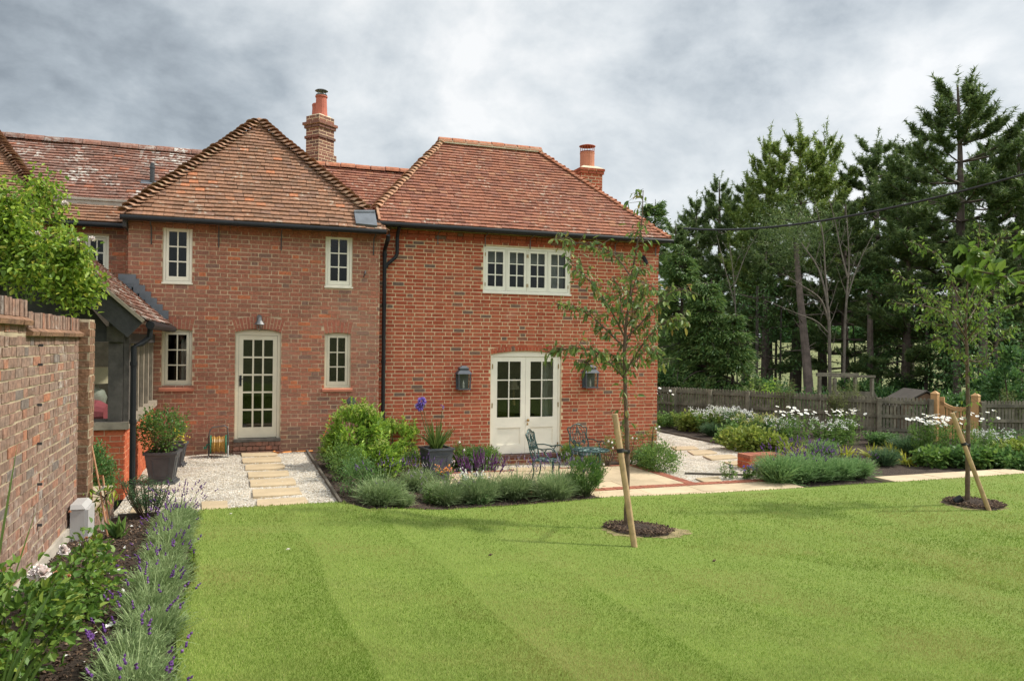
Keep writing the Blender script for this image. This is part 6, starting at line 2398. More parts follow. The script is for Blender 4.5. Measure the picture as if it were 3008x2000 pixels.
for k, (x, y, r, h, lab) in enumerate(((640, 1180, .22, .62, 'thin sparse rose right of the zinc planter at the red wall'), (1640, 1168, .36, .66, 'sparse pale yellow rose at the red wall behind the young tree stake'), (1790, 1150, .34, .80, 'sparse rose right of the young tree trunk at the red wall'), (1920, 1140, .30, .95, 'tall thin rose at the right corner of the red wall'))):
    q = on_z(*K7(x, y), PZ)
    yy = min(q.y, 14.95)
    t, C, g = shrub('wall_rose', lab, 'rose', (q.x, yy, PZ), r, .2, h, int(420*r/.3), .05, .026, 'lf_tree', 160+k, nclump=26, sig=.16, nst=14, group='roses at the foot of the red wall')
    mb = MB()
    k_ = 7
    P = C[g.integers(0, len(C), k_)]
    P[:, 1] -= .08
    octas(mb, P, sph(g, k_), .05, .03)
    mb.build('blossom', M['fl_blush'], t, local=True)
q = on_z(*K2(640, 850), PZ)
perennial((q.x, q.y, PZ), 'low plant with violet blue flowers at the brick edging by the low brick wall', .30, .26, 16, 170, 'lf_mid', .055, .03, tips='fl_aga', tipr=.022)
q = on_z(*K2(540, 852), PZ)
perennial((q.x, q.y, PZ), 'small upright green plant at the left end of the low wall planting', .16, .34, 9, 171, 'lf_mid', .06, .026)
q = on_z(*K2(745, 838), PZ)
perennial((q.x, q.y, PZ), 'low blue flowered plant right against the low brick wall', .20, .26, 10, 172, 'lf_mid', .06, .03, tips='fl_aga', tipr=.02)

# lavender hedge at the right of the paving
RH = [(925, 890, .40, .56, 'lf_lav_green', 24, 'biggest bush of the right hand lavender hedge, at its left end beside the brick wall'), (1050, 880, .38, .46, 'lf_lav_green', 24, 'second bush of the right hand lavender hedge from its left end'), (1165, 872, .38, .44, 'lf_lav_green', 24, 'middle bush of the right hand lavender hedge'),
      (1290, 862, .38, .43, 'lf_lav_green', 18, 'fourth bush of the right hand lavender hedge from its left end'), (1410, 850, .40, .40, 'lf_lav_green', 12, 'last bush of the right hand lavender hedge, at its right end')]
for k, (x, y, r, h, lm, nf, lab) in enumerate(RH):
    q = on_z(*K2(x, y), PZ)
    lavender((q.x, q.y+.35, PZ-.03), lab, r, h, 1400, nf, 180+k, lmat=lm, bw=.013, fl=.04, fr=.011, group='lavender hedge beside the lawn at the right')
q = on_z(*K2(1090, 800), PZ)
lavender((q.x, q.y+.3, PZ-.03), 'purple flowering lavender behind the right hand hedge', .50, .42, 700, 55, 190, lmat='lf_lav_green', bw=.012, fl=.045, fr=.011, fh=.20)

# ================================================================== flower border along the fence
def border(x, y):
    q = on_z(*K2(x, y), PZ-.03)
    return (q.x, q.y, PZ-.04)


daisies(border(215, 500), 'white daisies at the house end of the border, by the corner of the red wall', 0.90, 1.15, 22, 200, .043)
daisies(border(960, 660), 'white daisies in the middle of the border in front of the fence', 0.66, 1.05, 31, 201, .043)
daisies(border(1280, 640), 'white daisies right of the middle of the border, by the yellow grasses', 0.66, .95, 31, 202, .043)
daisies(border(1745, 720), 'dense white daisies left of the oak garden gate', 0.50, 1.02, 48, 203, .043)
daisies(border(1905, 740), 'white daisies in front of the oak garden gate behind the tree stake', 0.43, 1.0, 31, 204, .043)
daisies(border(2070, 740), 'sparse tall white daisies right of the oak garden gate', 0.54, 1.15, 16, 205, .043)
BP = [(300, 545, .50, .62, 'lf_yell', 'yellow green perennial behind the gravel path, first from the house corner', None), (400, 560, .45, .75, 'lf_mid', 'green perennial with small white flowers, second from the house corner', 'fl_white'),
      (520, 560, .45, .80, 'lf_yell', 'mid green perennial with cream flowers left of the tall lime plant', 'fl_white'), (600, 590, .45, .85, 'lf_wood', 'dark green perennial in front of the fence left of the tall lime plant', None),
      (700, 620, .50, .80, 'lf_mid', 'bushy green perennial below the tall lime plant', None), (1480, 640, .40, .38, 'lf_box', 'low dark leaved perennial under the fence post behind the yellow grasses', None),
      (1180, 650, .5, .75, 'lf_mid', 'bushy green perennial between the two middle daisy clumps', None), (860, 640, .45, .75, 'lf_wood', 'dark green perennial left of the middle daisies', None), (2160, 720, .5, .7, 'lf_mid', 'green perennial at the fence right of the oak gate', None), (2300, 730, .5, .75, 'lf_wood', 'green perennial at the right picture edge before the fence', None), (160, 530, .5, .55, 'lf_mid', 'low green perennial at the corner of the red wall', None), (50, 480, .6, .9, 'lf_wood', 'leafy green perennial half hidden behind the corner of the red wall', None)]
for k, (x, y, r, h, lm, lab, tp2) in enumerate(BP):
    perennial(border(x, y), lab, r*1.2, h*.92, 46, 210+k, lm, .11, .042, tips=tp2 or ('fl_white' if k in (3, 6, 7, 8, 11) else 'fl_lime' if k == 4 else None), tipr=.032, group='perennials of the flower border')
perennial(border(760, 540), 'tall lime green plant with upright leafy stems in the border', .50, 1.55, 22, 230, 'lf_spirea', .15, .045, dens=44, name='tall_perennial')
for k, (x, y, h, lab) in enumerate(((395, 500, 1.5, 'wispy fennel against the fence near the house'), (700, 520, 1.6, 'wispy fennel against the fence behind the tall lime plant'), (820, 540, 1.35, 'shorter wispy fennel between the two taller ones at the fence'), (890, 560, 1.6, 'wispy fennel right of the tall lime plant'),
                                    (1225, 590, 1.55, 'wispy fennel left of the pair in the middle of the fence'), (1330, 590, 1.6, 'wispy fennel right of the pair in the middle of the fence'), (2275, 640, 1.5, 'wispy fennel at the fence right of the oak gate'))):
    perennial(border(x, y), lab, .34, h, 14, 240+k, 'lf_fennel', .075, .018, dens=90, wisp=True, name='fennel_plant', cat='fennel', group='fennel plants along the fence')
for k, (x, y, r, lab) in enumerate(((445, 585, .34, 'round blue green tussock in front of the border by the gravel path'), (1125, 715, .36, 'round blue green tussock between the yellow grasses'), (1640, 700, .42, 'dark blue green tussock left of the gate daisies'), (1505, 765, .34, 'green tussock beside the far paving'))):
    b = border(x, y)
    lavender(b, lab, r, r*1.15, 1000, 0, 250+k, lmat='lf_euph' if k != 1 else 'lf_lav_green', bw=.012, name='tussock_plant', cat='tussock', group='tussocks of the flower border')
for k, (x, y, lab) in enumerate(((885, 690, 'first golden grass from the house along the border edge'), (1015, 706, 'second golden grass from the house along the border edge'), (1268, 706, 'biggest golden grass in the middle of the border edge'), (1422, 712, 'fourth golden grass along the border edge'), (1545, 702, 'fifth golden grass along the border edge, near the fence'), (1635, 758, 'last golden grass along the border edge, beside the far paving'))):
    tuft(border(x, y), lab, .40, .36, 90, 260+k, 'lf_gold', .022, .75, 'golden grasses along the border edge', name='golden_grass', spread=1.1)
for k, (x, y, r, h, lm, lab) in enumerate(((640, 680, .60, .50, 'lf_yell', 'broad yellow edged ground cover beside the gravel path'), (780, 690, .50, .45, 'lf_yell', 'yellow green ground cover left of the first golden grass'), (560, 640, .45, .45, 'lf_mid', 'green ground cover beside the gravel path'),
                                           (1790, 770, .40, .34, 'lf_mid', 'low leafy ground cover under the gate daisies'), (1950, 770, .5, .38, 'lf_box', 'dark leafy ground cover behind the right tree stake'), (2110, 775, .5, .36, 'lf_mid', 'leafy ground cover right of the tree stake'), (2270, 785, .5, .34, 'lf_box', 'dark leafy ground cover at the right end of the lawn edge'), (2340, 770, .5, .5, 'lf_yell', 'yellowish leafy plant at the right picture edge'), (330, 555, .45, .45, 'lf_yell', 'yellowish ground cover near the red wall corner'))):
    shrub('ground_cover_plant', lab, 'ground cover', border(x, y), r, r*.9, h, int(1900*r), .10, .075, lm, 270+k, nclump=30, sig=.16, nst=0, upb=.4, group='leafy ground cover in the border')
# ================================================================== fence and gate
def fpt(u, v):
    return None


FP = [Vector((12.4, 24.3, 0)), Vector((13.6, 22.3, 0)), Vector((16.86, 17.05, 0)), Vector((20.6, 15.1, 0)), Vector((24.5, 13.4, 0))]
FT = EYE-1.37                                   # top of the pickets
def fence_run(name, label, pts, post_step, gap0=None):
    t = thing(name, label, 'fence', (pts[0].x, pts[0].y, PZ))
    pk, rl2 = MB(), MB()
    rr = random.Random(len(pts)+int(pts[0].x*10))
    posts = []
    for a, b in zip(pts, pts[1:]):
        d = b-a; L = d.length; d.normalize()
        nrm = Vector((d.y, -d.x, 0))
        if nrm.y > 0: nrm = -nrm                     # towards the garden
        n = int(L/.092)
        for k in range(n):
            p = a+d*(k+.5)*(L/n)
            tp2 = FT+rr.uniform(-.012, .012)
            w2, th = .034, .01
            off = Vector((rr.uniform(-.004, .004), 0, 0))
            e = d*w2; nn2 = nrm*th
            z0 = PZ+.03
            prof = [(-1, z0), (1, z0), (1, tp2-.04), (.55, tp2-.008), (0, tp2), (-.55, tp2-.008), (-1, tp2-.04)]
            V = [tuple(p+off+e*s+nn2+Vector((0, 0, z))) for s, z in prof]+[tuple(p+off+e*s-nn2+Vector((0, 0, z))) for s, z in prof]
            m_ = len(prof)
            pk.arr(V, [tuple(range(m_)), tuple(range(m_, 2*m_))[::-1]])
            pk.arr(V, [(j, m_+j, m_+(j+1) % m_, (j+1) % m_) for j in range(m_)])
        for z in (PZ+.25, PZ+.62, FT-.14):
            rl2.obox((a+b)/2+nrm*.032+Vector((0, 0, z)), d*(L/2), nrm*.02, (0, 0, .042))
        np_ = max(1, int(round(L/post_step)))
        posts += [(a+d*(L*k/np_), nrm, d) for k in range(np_)]
    posts.append((pts[-1], nrm, d))
    pk.build('pickets', M['fence'], t)
    rl2.build('rails', M['fence'], t)
    for (p, nrm, d) in posts:
        MB().obox(p+nrm*.10+Vector((0, 0, (FT+PZ)/2-.03)), d*.055, nrm*.05, (0, 0, (FT-PZ)/2+.0)).build('post', M['fence'], t)
    return t


gp0, gp1 = at_d(*K2(1812, 400), 21.35), at_d(*K2(2062, 420), 20.6)
gate_a, gate_b = Vector((gp0.x, gp0.y, 0)), Vector((gp1.x, gp1.y, 0))
fence_run('picket_fence', 'long weathered brown picket fence from behind the house to the oak gate', [FP[0]+Vector((-3.5, 4.2, 0)), FP[1], FP[2], gate_a+(FP[2]-gate_a).normalized()*.12], 1.25)
fence_run('picket_fence', 'short weathered picket fence right of the oak gate', [gate_b+(FP[4]-gate_b).normalized()*.12, FP[4]], 1.4)
t = thing('garden_gate', 'pale new oak garden gate with dipped top rail between two square posts', 'gate', ((gate_a.x+gate_b.x)/2, (gate_a.y+gate_b.y)/2, PZ))
gd = (gate_b-gate_a); gl = gd.length; gd.normalize(); gn = Vector((gd.y, -gd.x, 0))
for q, ht in ((gate_a, 1.30), (gate_b, 1.30)):
    mb = MB()
    mb.obox(q+Vector((0, 0, PZ+ht/2-.03)), gd*.085, gn*.085, (0, 0, ht/2))
    mb.arr([tuple(q+gd*a+gn*b+Vector((0, 0, PZ+ht-.03))) for a, b in ((-.1, -.1), (.1, -.1), (.1, .1), (-.1, .1))]+[tuple(q+Vector((0, 0, PZ+ht+.06)))], [(0, 1, 4), (1, 2, 4), (2, 3, 4), (3, 0, 4)])
    mb.arr([tuple(q+gd*a+gn*b+Vector((0, 0, PZ+ht-.03))) for a, b in ((-.1, -.1), (.1, -.1), (.1, .1), (-.1, .1))], [(3, 2, 1, 0)])
    mb.build('gate_post', M['new_oak'], t)
mb = MB()
ga, gb_ = gate_a+gd*.14, gate_b-gd*.10
lg = (gb_-ga).length
mb.obox(ga+gd*.05+Vector((0, 0, PZ+.62)), gd*.05, gn*.03, (0, 0, .57))
mb.obox(gb_-gd*.04+Vector((0, 0, PZ+.55)), gd*.04, gn*.03, (0, 0, .48))
N_ = 10
for k in range(N_):
    f0, f1 = k/N_, (k+1)/N_
    zf = lambda f: PZ+1.10-.17*math.sin(f*math.pi*.85)
    a, b = ga+gd*lg*f0, ga+gd*lg*f1
    mb.hexa([a+gn*-.03+Vector((0, 0, zf(f0)-.1)), b+gn*-.03+Vector((0, 0, zf(f1)-.1)), b+gn*.03+Vector((0, 0, zf(f1)-.1)), a+gn*.03+Vector((0, 0, zf(f0)-.1)), a+gn*-.03+Vector((0, 0, zf(f0))), b+gn*-.03+Vector((0, 0, zf(f1))), b+gn*.03+Vector((0, 0, zf(f1))), a+gn*.03+Vector((0, 0, zf(f0)))])
for z in (.14, .55):
    mb.obox((ga+gb_)/2+Vector((0, 0, PZ+z)), gd*(lg/2), gn*.026, (0, 0, .05))
for k in range(1, 9):
    a = ga+gd*lg*k/9
    mb.obox(a+Vector((0, 0, PZ+.52)), gd*.028, gn*.011, (0, 0, .43))
mb.build('gate_leaf', M['new_oak'], t)

# compost bay and little shed beyond the fence
def beyond(u, v, z):
    q = at_d(u, v, z)
    return Vector((q.x, q.y, 0))
a, b = beyond(1880+1195/2.0913, 1120, 24.5), beyond(1880+1425/2.0913, 1120, 24.5)
t = thing('compost_bay', 'grey timber compost bay with open top frame behind the fence', 'compost bay', ((a.x+b.x)/2, (a.y+b.y)/2, -.7))
zt_ = at_d(2500, 1105, 24.5).z
d = (b-a).normalized(); nq = Vector((-d.y, d.x, 0))
for q, nm in ((a, 0), (b, 0), (a+nq*1.2, 0), (b+nq*1.2, 0)):
    MB().box(q.x-.045, q.x+.045, q.y-.045, q.y+.045, -.75, zt_-.06).build('post', M['fence'], t)
mb = MB()
mb.obox((a+b)/2+Vector((0, 0, zt_)), d*((b-a).length/2+.1), nq*.04, (0, 0, .035))
mb.obox((a+b)/2+nq*1.2+Vector((0, 0, zt_)), d*((b-a).length/2+.1), nq*.06, (0, 0, .055))
mb.bar(b+Vector((0, 0, zt_-.4)), b+d*.55+Vector((0, 0, -.3)), .06, .06)
mb.build('top_rail', M['fence'], t)
mb = MB()
L = (b-a).length
for k in range(15):
    q = a+d*(L*(k+.5)/15)
    mb.obox(q+Vector((0, 0, (zt_-.55-.7)/2+.1)), d*.055, nq*.012, (0, 0, (zt_-.35+.7)/2-.12))
mb.build('boards', M['fence'], t)
sp = beyond(1880+1690/2.0913, 1150, 25.5)
zr = at_d(1880+1690/2.0913, 1000+305/2.0913, 25.5).z
t = thing('garden_shed', 'little brown shed with dark pitched roof just showing over the fence', 'shed', (sp.x, sp.y, -.7))
rv = Vector((_R0.x, _R0.y, 0)); fv = Vector((_F.x, _F.y, 0))
mb = MB()
ze = zr-.42
P = lambda s, f, z: sp+rv*s+fv*f+Vector((0, 0, z))
for f in (-.7, .7):
    mb.arr([P(-.75, f, -.75), P(.75, f, -.75), P(.75, f, ze), P(0, f, zr-.05), P(-.75, f, ze)], [(0, 1, 2, 3, 4)] if f < 0 else [(4, 3, 2, 1, 0)])
for s in (-.75, .75):
    mb.poly([P(s, -.7, -.75), P(s, .7, -.75), P(s, .7, ze), P(s, -.7, ze)])
mb.build('wall', M['shed_wall'], t)
mb = MB()
for s in (-1, 1):
    mb.hexa([P(s*.95, -.75, ze-.10), P(0, -.75, zr), P(0, .75, zr), P(s*.95, .75, ze-.10), P(s*.95, -.75, ze-.06), P(0, -.75, zr+.04), P(0, .75, zr+.04), P(s*.95, .75, ze-.06)])
mb.build('roof', M['shed_roof'], t)

# overhead cable
ca, cb = at_d(1575*K, 526*K, 26.5), at_d(2420*K, 384*K, 13)
pts = [ca.lerp(cb, k/24)-Vector((0, 0, 1.1*4*(k/24)*(1-k/24)*.35)) for k in range(25)]
o = MB().tube(pts, [.036-.017*k/24 for k in range(25)], 6).build('overhead_cable', M['rubber'])
tag(o, 'black overhead cable sloping across the sky in front of the pines', 'cable')


# ================================================================== pines
def pine(name, H, Rr, c0, seed, nmat='needle', lead=1, whorl=.80, per=7, tuf=1.0):
    g = np.random.default_rng(seed)
    t = thing(name, 'pine', 'pine tree', (0, 0, 0))
    tr, nd = MB(), MB()
    n = 14
    bend = g.normal(0, .012*H, 2)
    ax = lambda f: np.array([bend[0]*math.sin(f*2.2), bend[1]*math.sin(f*2.6), H*f])
    r0 = .016*H+.05
    tr.tube([ax(k/n) for k in range(n+1)], [max(.02, r0*(1-.88*k/n)) for k in range(n+1)], 8)
    SP, SD, SL = [], [], []
    z = c0*H
    w = 0
    while z < H*.985:
        f = (z-c0*H)/(H*(1-c0))
        prof = Rr*(1.0-f**1.7)*(.62+.38*min(1, f*4+.35))+.28
        nb = per if f < .85 else 4
        a0 = g.uniform(0, 6.28)
        for k in range(nb):
            if g.uniform() < .12 and f < .8: continue
            a = a0+k*2*math.pi/nb+g.normal(0, .25)
            L = prof*g.uniform(.62, 1.16)
            el = -.14+.36*f+g.normal(0, .10)
            up = .24+.18*f
            b = ax(z/H)
            dirh = np.array([math.cos(a), math.sin(a), 0])
            pts = []
            for s in np.linspace(0, 1, 6):
                pts.append(b+dirh*L*s*math.cos(el*.6)+np.array([0, 0, L*(el*s+up*s*s*s)]))
            tr.tube(pts, [max(.008, .020*L*(1-s*.85)+.004) for s in np.linspace(0, 1, 6)], 5, cap=False)
            # side shoots carry the needles
            ns = int((5+L*8.5)*tuf)
            for _ in range(ns):
                s = g.uniform(.28, 1.0)**.75
                i = min(int(s*5), 4)
                q = pts[i]+(pts[i+1]-pts[i])*(s*5-i)
                sd = np.cross(dirh, [0, 0, 1])*g.choice([-1, 1])
                sl = g.uniform(.10, .40)*L*.42*(1.15-s*.6)
                e = q+sd*sl*g.uniform(.3, 1)+dirh*sl*.6+np.array([0, 0, sl*g.uniform(.1, .7)])
                SP.append(e); SL.append(g.uniform(.20, .36))
                d = (e-q)*.8+np.array([0, 0, .22+.45*f*g.uniform(.4, 1.3)])*max(sl, .2)
                SD.append(d/np.linalg.norm(d))
            SP.append(pts[-1]); SD.append(np.array([dirh[0]*.45, dirh[1]*.45, .9])); SL.append(.5)
        z += whorl*g.uniform(.8, 1.2)*(1-.35*f)
    for k in range(lead):
        SP.append(ax(1.0)+g.normal(0, .12, 3)*(k > 0)); SD.append(np.array([g.normal(0, .1), g.normal(0, .1), 1.0])); SL.append(.7)
    SP, SD, SL = np.array(SP), unit(np.array(SD)), np.array(SL)
    kn = 48
    idx = np.repeat(np.arange(len(SP)), kn)
    m_ = len(idx)
    s = g.uniform(-.25, 1.0, m_)
    P = SP[idx]+SD[idx]*(s*SL[idx])[:, None]
    D = unit(sph(g, m_)*1.05+SD[idx]*.6)
    Ln = g.uniform(.11, .21, m_)
    side = unit(np.cross(D, sph(g, m_)))
    wd = .036
    V = np.stack([P-side*wd*.5, P+side*wd*.5, P+D*Ln[:, None]], 1).reshape(-1, 3)
    nd.arr(V, [np.arange(m_)[:, None]*3+np.arange(3)])
    tr.build('trunk', M['bark_pine'], t, local=True)
    nd.build('crown', M[nmat], t, local=True)
    # a few dead lower branches
    db = MB()
    for k in range(9):
        zz = g.uniform(.12, c0+.1)*H
        a = g.uniform(0, 6.28)
        L = g.uniform(.5, 1.3)*Rr*.5
        b = ax(zz/H)
        d = np.array([math.cos(a), math.sin(a), g.uniform(-.25, .15)])
        e = b+d*L
        db.tube([b, b+d*L*.5+np.array([0, 0, .04]), e], [.022, .014, .005], 4, cap=False)
        db.tube([b+d*L*.5, b+d*L*.75+g.normal(0, .15, 3)], [.01, .004], 4, cap=False)
    db.build('dead_branches', M['bark_dark'], t, local=True)
    return t


def place(proto, first, u, vtop, z, label, rz, wd=1.0):
    """stand a tree at distance z so that it is as tall as it looks"""
    q = at_d(u*K, 1100, z)
    top = at_d(u*K, vtop*K, z).z
    zb = terrain(q.x, q.y)-.1
    H = PH[proto.name]
    s = (top-zb)/H
    if first:
        proto.location = (q.x, q.y, zb)
        proto.rotation_euler = (0, 0, rz)
        proto.scale = (s*wd*1.22, s*wd*1.22, s)
        proto['label'] = label
        return proto
    return copy_tree(proto, (q.x, q.y, zb), rz, (s*wd*1.18, s*wd*1.18, s), label)


PH = {}
def mk(H, Rr, c0, seed, **kw):
    p = pine('pine_tree', H, Rr, c0, seed, **kw)
    p['group'] = 'pine trees beyond the fence'
    PH[p.name] = H
    return p
pa = mk(12, 3.1, .24, 301, per=7, tuf=1.25)
pb = mk(12, 2.2, .32, 302, tuf=1.1)
pc = mk(11, 2.0, .34, 303, nmat='needle_light', lead=3, tuf=1.15)
pd_ = mk(12, 2.7, .22, 304, tuf=1.2)
place(pa, True, 2190, 195, 32, 'tallest and widest pine, dark against the sky at the right', 1.0)
place(pc, True, 1830, 318, 37, 'lighter green pine with several pointed tops left of the tallest pine', 2.0, 1.0)
place(pb, True, 2010, 330, 38, 'dark pine standing between the lighter pine and the tallest pine', .3, 1.0)
place(pd_, True, 2345, 300, 30, 'dark pine cut by the right picture edge', 4.0, .8)
PN = [(pb, 1650, 420, 44, 'slim pine top rising right of the red house, behind the cypresses', 1.2, .85), (pb, 1718, 425, 42, 'slim pine left of the lighter pine', 3.2, .95), (pd_, 1600, 462, 46, 'blunt pine top above the cypresses near the house', .8, .8), (pc, 1895, 322, 39, 'second pale topped pine close right of the lighter pine', 4.1, .8),
      (pc, 1772, 330, 39, 'pale topped pine close left of the lighter pine', 5.1, .75), (pb, 2090, 330, 40, 'dark pine close left of the tallest pine, behind it', 2.2, 1.1), (pd_, 2270, 330, 38, 'dark pine right behind the tallest pine', 2.9, .8), (pd_, 1950, 470, 34, 'lower dark pine under the lighter pine', 5.6, 1.0),
      (pd_, 2080, 480, 31, 'lower dark pine left in front of the tallest pine', 1.9, 1.1), (pd_, 1760, 500, 35, 'lower dark pine beside the leaning trunk', 3.7, .95), (pd_, 2260, 520, 29, 'lower dark pine behind the right young tree', .4, .95), (pb, 1550, 520, 40, 'pine half hidden by the cypresses at the house corner', .9, 1.2), (pd_, 2400, 480, 34, 'dark pine at the far right edge behind the others', 1.3, 1.0)]
for (pr_, u, v, z, lab, rz, wd) in PN:
    place(pr_, False, u, v, z, lab, rz, wd)

# leaning bare trunk and dead branching tree
a, b = at_d(1868*K, 905*K, 29), at_d(1832*K, 560*K, 31)
ta = thing('pine_tree', 'leaning bare pine trunk with thin crown in front of the dark pines', 'pine tree', (a.x, a.y, terrain(a.x, a.y)-.1))
base = Vector((a.x, a.y, terrain(a.x, a.y)-.1))
mb = MB()
pts = arcpts([base, base.lerp(b, .35)+Vector((.05, 0, 0)), base.lerp(b, .7), b], 5)
mb.tube(pts, [.20-.11*k/(len(pts)-1) for k in range(len(pts))], 9)
g = np.random.default_rng(311)
for k in range(14):
    f = g.uniform(.3, .95)
    q = base.lerp(b, f)
    d = Vector((g.normal(0, 1), g.normal(0, .6), g.uniform(-.3, .3))).normalized()
    mb.tube([q, q+d*g.uniform(.4, 1.3)], [.03, .008], 4)
mb.build('trunk', M['bark_pine'], ta)
mb = MB()
P = np.array(b)+g.normal(0, 1, (5200, 3))*np.array([.75, .75, .75])+np.array([0, 0, .3])
D = unit(sph(g, 5200)+np.array([0, 0, .4]))
side = unit(np.cross(D, sph(g, 5200)))
V = np.stack([P-side*.012, P+side*.012, P+D*.16], 1).reshape(-1, 3)
mb.arr(V, [np.arange(5200)[:, None]*3+np.arange(3)])
mb.build('crown', M['needle'], ta)


def bare_tree(u, vb, z, forks, label, seed):
    q = at_d(u*K, vb*K, z)
    base = Vector((q.x, q.y, terrain(q.x, q.y)-.1))
    t = thing('bare_tree', label, 'dead tree', base, 'bare grey trees before the pines')
    mb = MB()
    rr = random.Random(seed)
    def grow(pts, r):
        pts = arcpts(pts, 4)
        r *= .42
        mb.tube(pts, [r*(1-.75*k/(len(pts)-1)) for k in range(len(pts))], 6)
        for k in range(3, len(pts)-1):
            if rr.random() < .75:
                d = (pts[k]-pts[k-1]).normalized()
                s = Vector((rr.uniform(-1, 1), rr.uniform(-1, 1), rr.uniform(.1, .9))).normalized()
                e = pts[k]+(d*.6+s*.8)*rr.uniform(.3, 1.0)
                mb.tube([pts[k], (pts[k]+e)/2+Vector((0, 0, -.05)), e], [r*.28, r*.18, .006], 4)
                e2 = (pts[k]+e)/2
                mb.tube([e2, e2+Vector((rr.uniform(-.4, .4), rr.uniform(-.4, .4), rr.uniform(.1, .5)))], [r*.14, .005], 4)
    for i, (pp, r) in enumerate(forks):
        grow([base if j == 0 and i == 0 else at_d(x*K, y*K, z+dz) for j, (x, y, dz) in enumerate(pp)], r)
    mb.build('branches', M['twig'], t)
    return t


bare_tree(1912, 900, 28.5, [([(1912, 900, 0), (1910, 780, 0), (1905, 700, 0), (1885, 620, .3), (1845, 560, .6)], .17), ([(1908, 740, 0), (1890, 690, -.2), (1850, 660, -.4), (1800, 630, -.5)], .09), ([(1906, 700, 0), (1900, 620, .2), (1895, 540, .4), (1880, 480, .5)], .09), ([(1910, 770, 0), (1880, 740, -.3), (1830, 720, -.5), (1760, 690, -.8)], .07)],
          'bare grey branching tree left of the pair before the pines', 3)
bare_tree(1942, 900, 29, [([(1942, 900, 0), (1945, 780, 0), (1950, 680, 0), (1955, 600, .2), (1950, 500, .3)], .15), ([(1950, 690, 0), (1965, 640, .2), (1985, 590, .4), (2010, 540, .5)], .08), ([(1952, 640, 0), (1935, 570, .2), (1925, 520, .4), (1910, 460, .5)], .08)], 'bare grey branching tree right of the pair before the pines', 4)
bare_tree(1700, 880, 31, [([(1700, 880, 0), (1695, 760, 0), (1690, 650, 0), (1680, 560, .3)], .09), ([(1692, 700, 0), (1670, 620, .2), (1650, 540, .4)], .06), ([(1690, 660, 0), (1720, 580, .2), (1745, 540, .4)], .05)], 'thin bare grey tree right of the cypresses', 5)

# slender trunks standing in the gap under the pines
g = np.random.default_rng(320)
TRK = [(1738, 880, 700, 33, .11), (1795, 885, 740, 34, .07), (1785, 880, 690, 36, .09), (2005, 900, 690, 31, .19), (2060, 895, 760, 33, .08), (2078, 890, 770, 34, .07), (2130, 900, 720, 30, .10), (2145, 900, 730, 32, .08), (2205, 915, 700, 28, .20), (2237, 910, 760, 29, .11), (2290, 905, 720, 27, .10), (2262, 915, 730, 27, .24), (1965, 890, 740, 35, .06), (2178, 905, 770, 34, .06), (2030, 890, 770, 36, .06), (1660, 880, 760, 35, .08)]
TL_ = ['first', 'third', 'second', 'thick', 'fifth', 'sixth', 'seventh', 'eighth', 'thick dark', 'tenth', 'thin black', 'ivy clad thick', 'thin', 'very thin', 'slim', 'slender']
WH = ['right of the cypresses', 'beside the leaning pine', 'left of the leaning pine', 'behind the compost bay', 'left above the shed', 'above the shed roof', 'right above the shed', 'close behind the oak gate', 'directly behind the oak gate', 'right of the oak gate', 'near the right picture edge against the field', 'behind the right young tree', 'behind the compost bay frame', 'far behind the gate', 'between compost bay and shed', 'close to the cypresses']
for k, (x, yb, yt, z, r) in enumerate(TRK):
    r *= .75
    b0, t0 = at_d(x*K, yb*K, z), at_d((x+g.normal(0, 5))*K, (yt-40)*K, z)
    base = Vector((b0.x, b0.y, terrain(b0.x, b0.y)-.1))
    t = thing('woodland_tree', '%s bare lower trunk with wispy foliage %s' % (TL_[k], WH[k]), 'tree', base, 'trunks in the gap under the pines')
    mb = MB()
    mb.tube([base, base.lerp(t0, .5)+Vector((g.normal(0, .06), 0, 0)), t0], [r, r*.85, r*.65], 7)
    P0 = []
    for j in range(7):
        f = g.uniform(.35, 1)
        q = base.lerp(t0, f)
        e = q+Vector((g.normal(0, .9), g.normal(0, .9), g.uniform(-.2, .6)))
        mb.tube([q, (q+e)/2+Vector((0, 0, .06)), e], [.02, .012, .004], 4, cap=False)
        P0 += [np.array(e), np.array((q+e)/2)]
    mb.build('trunk', M['bark_pine'] if r > .1 else M['bark_dark'], t)
    P0 = np.array(P0)
    ix = g.integers(0, len(P0), 700)
    mb = MB()
    leaves(mb, P0[ix]+g.normal(0, .32, (700, 3)), sph(g, 700), .13, .06, g)
    mb.build('crown', M['lf_wood'], t)


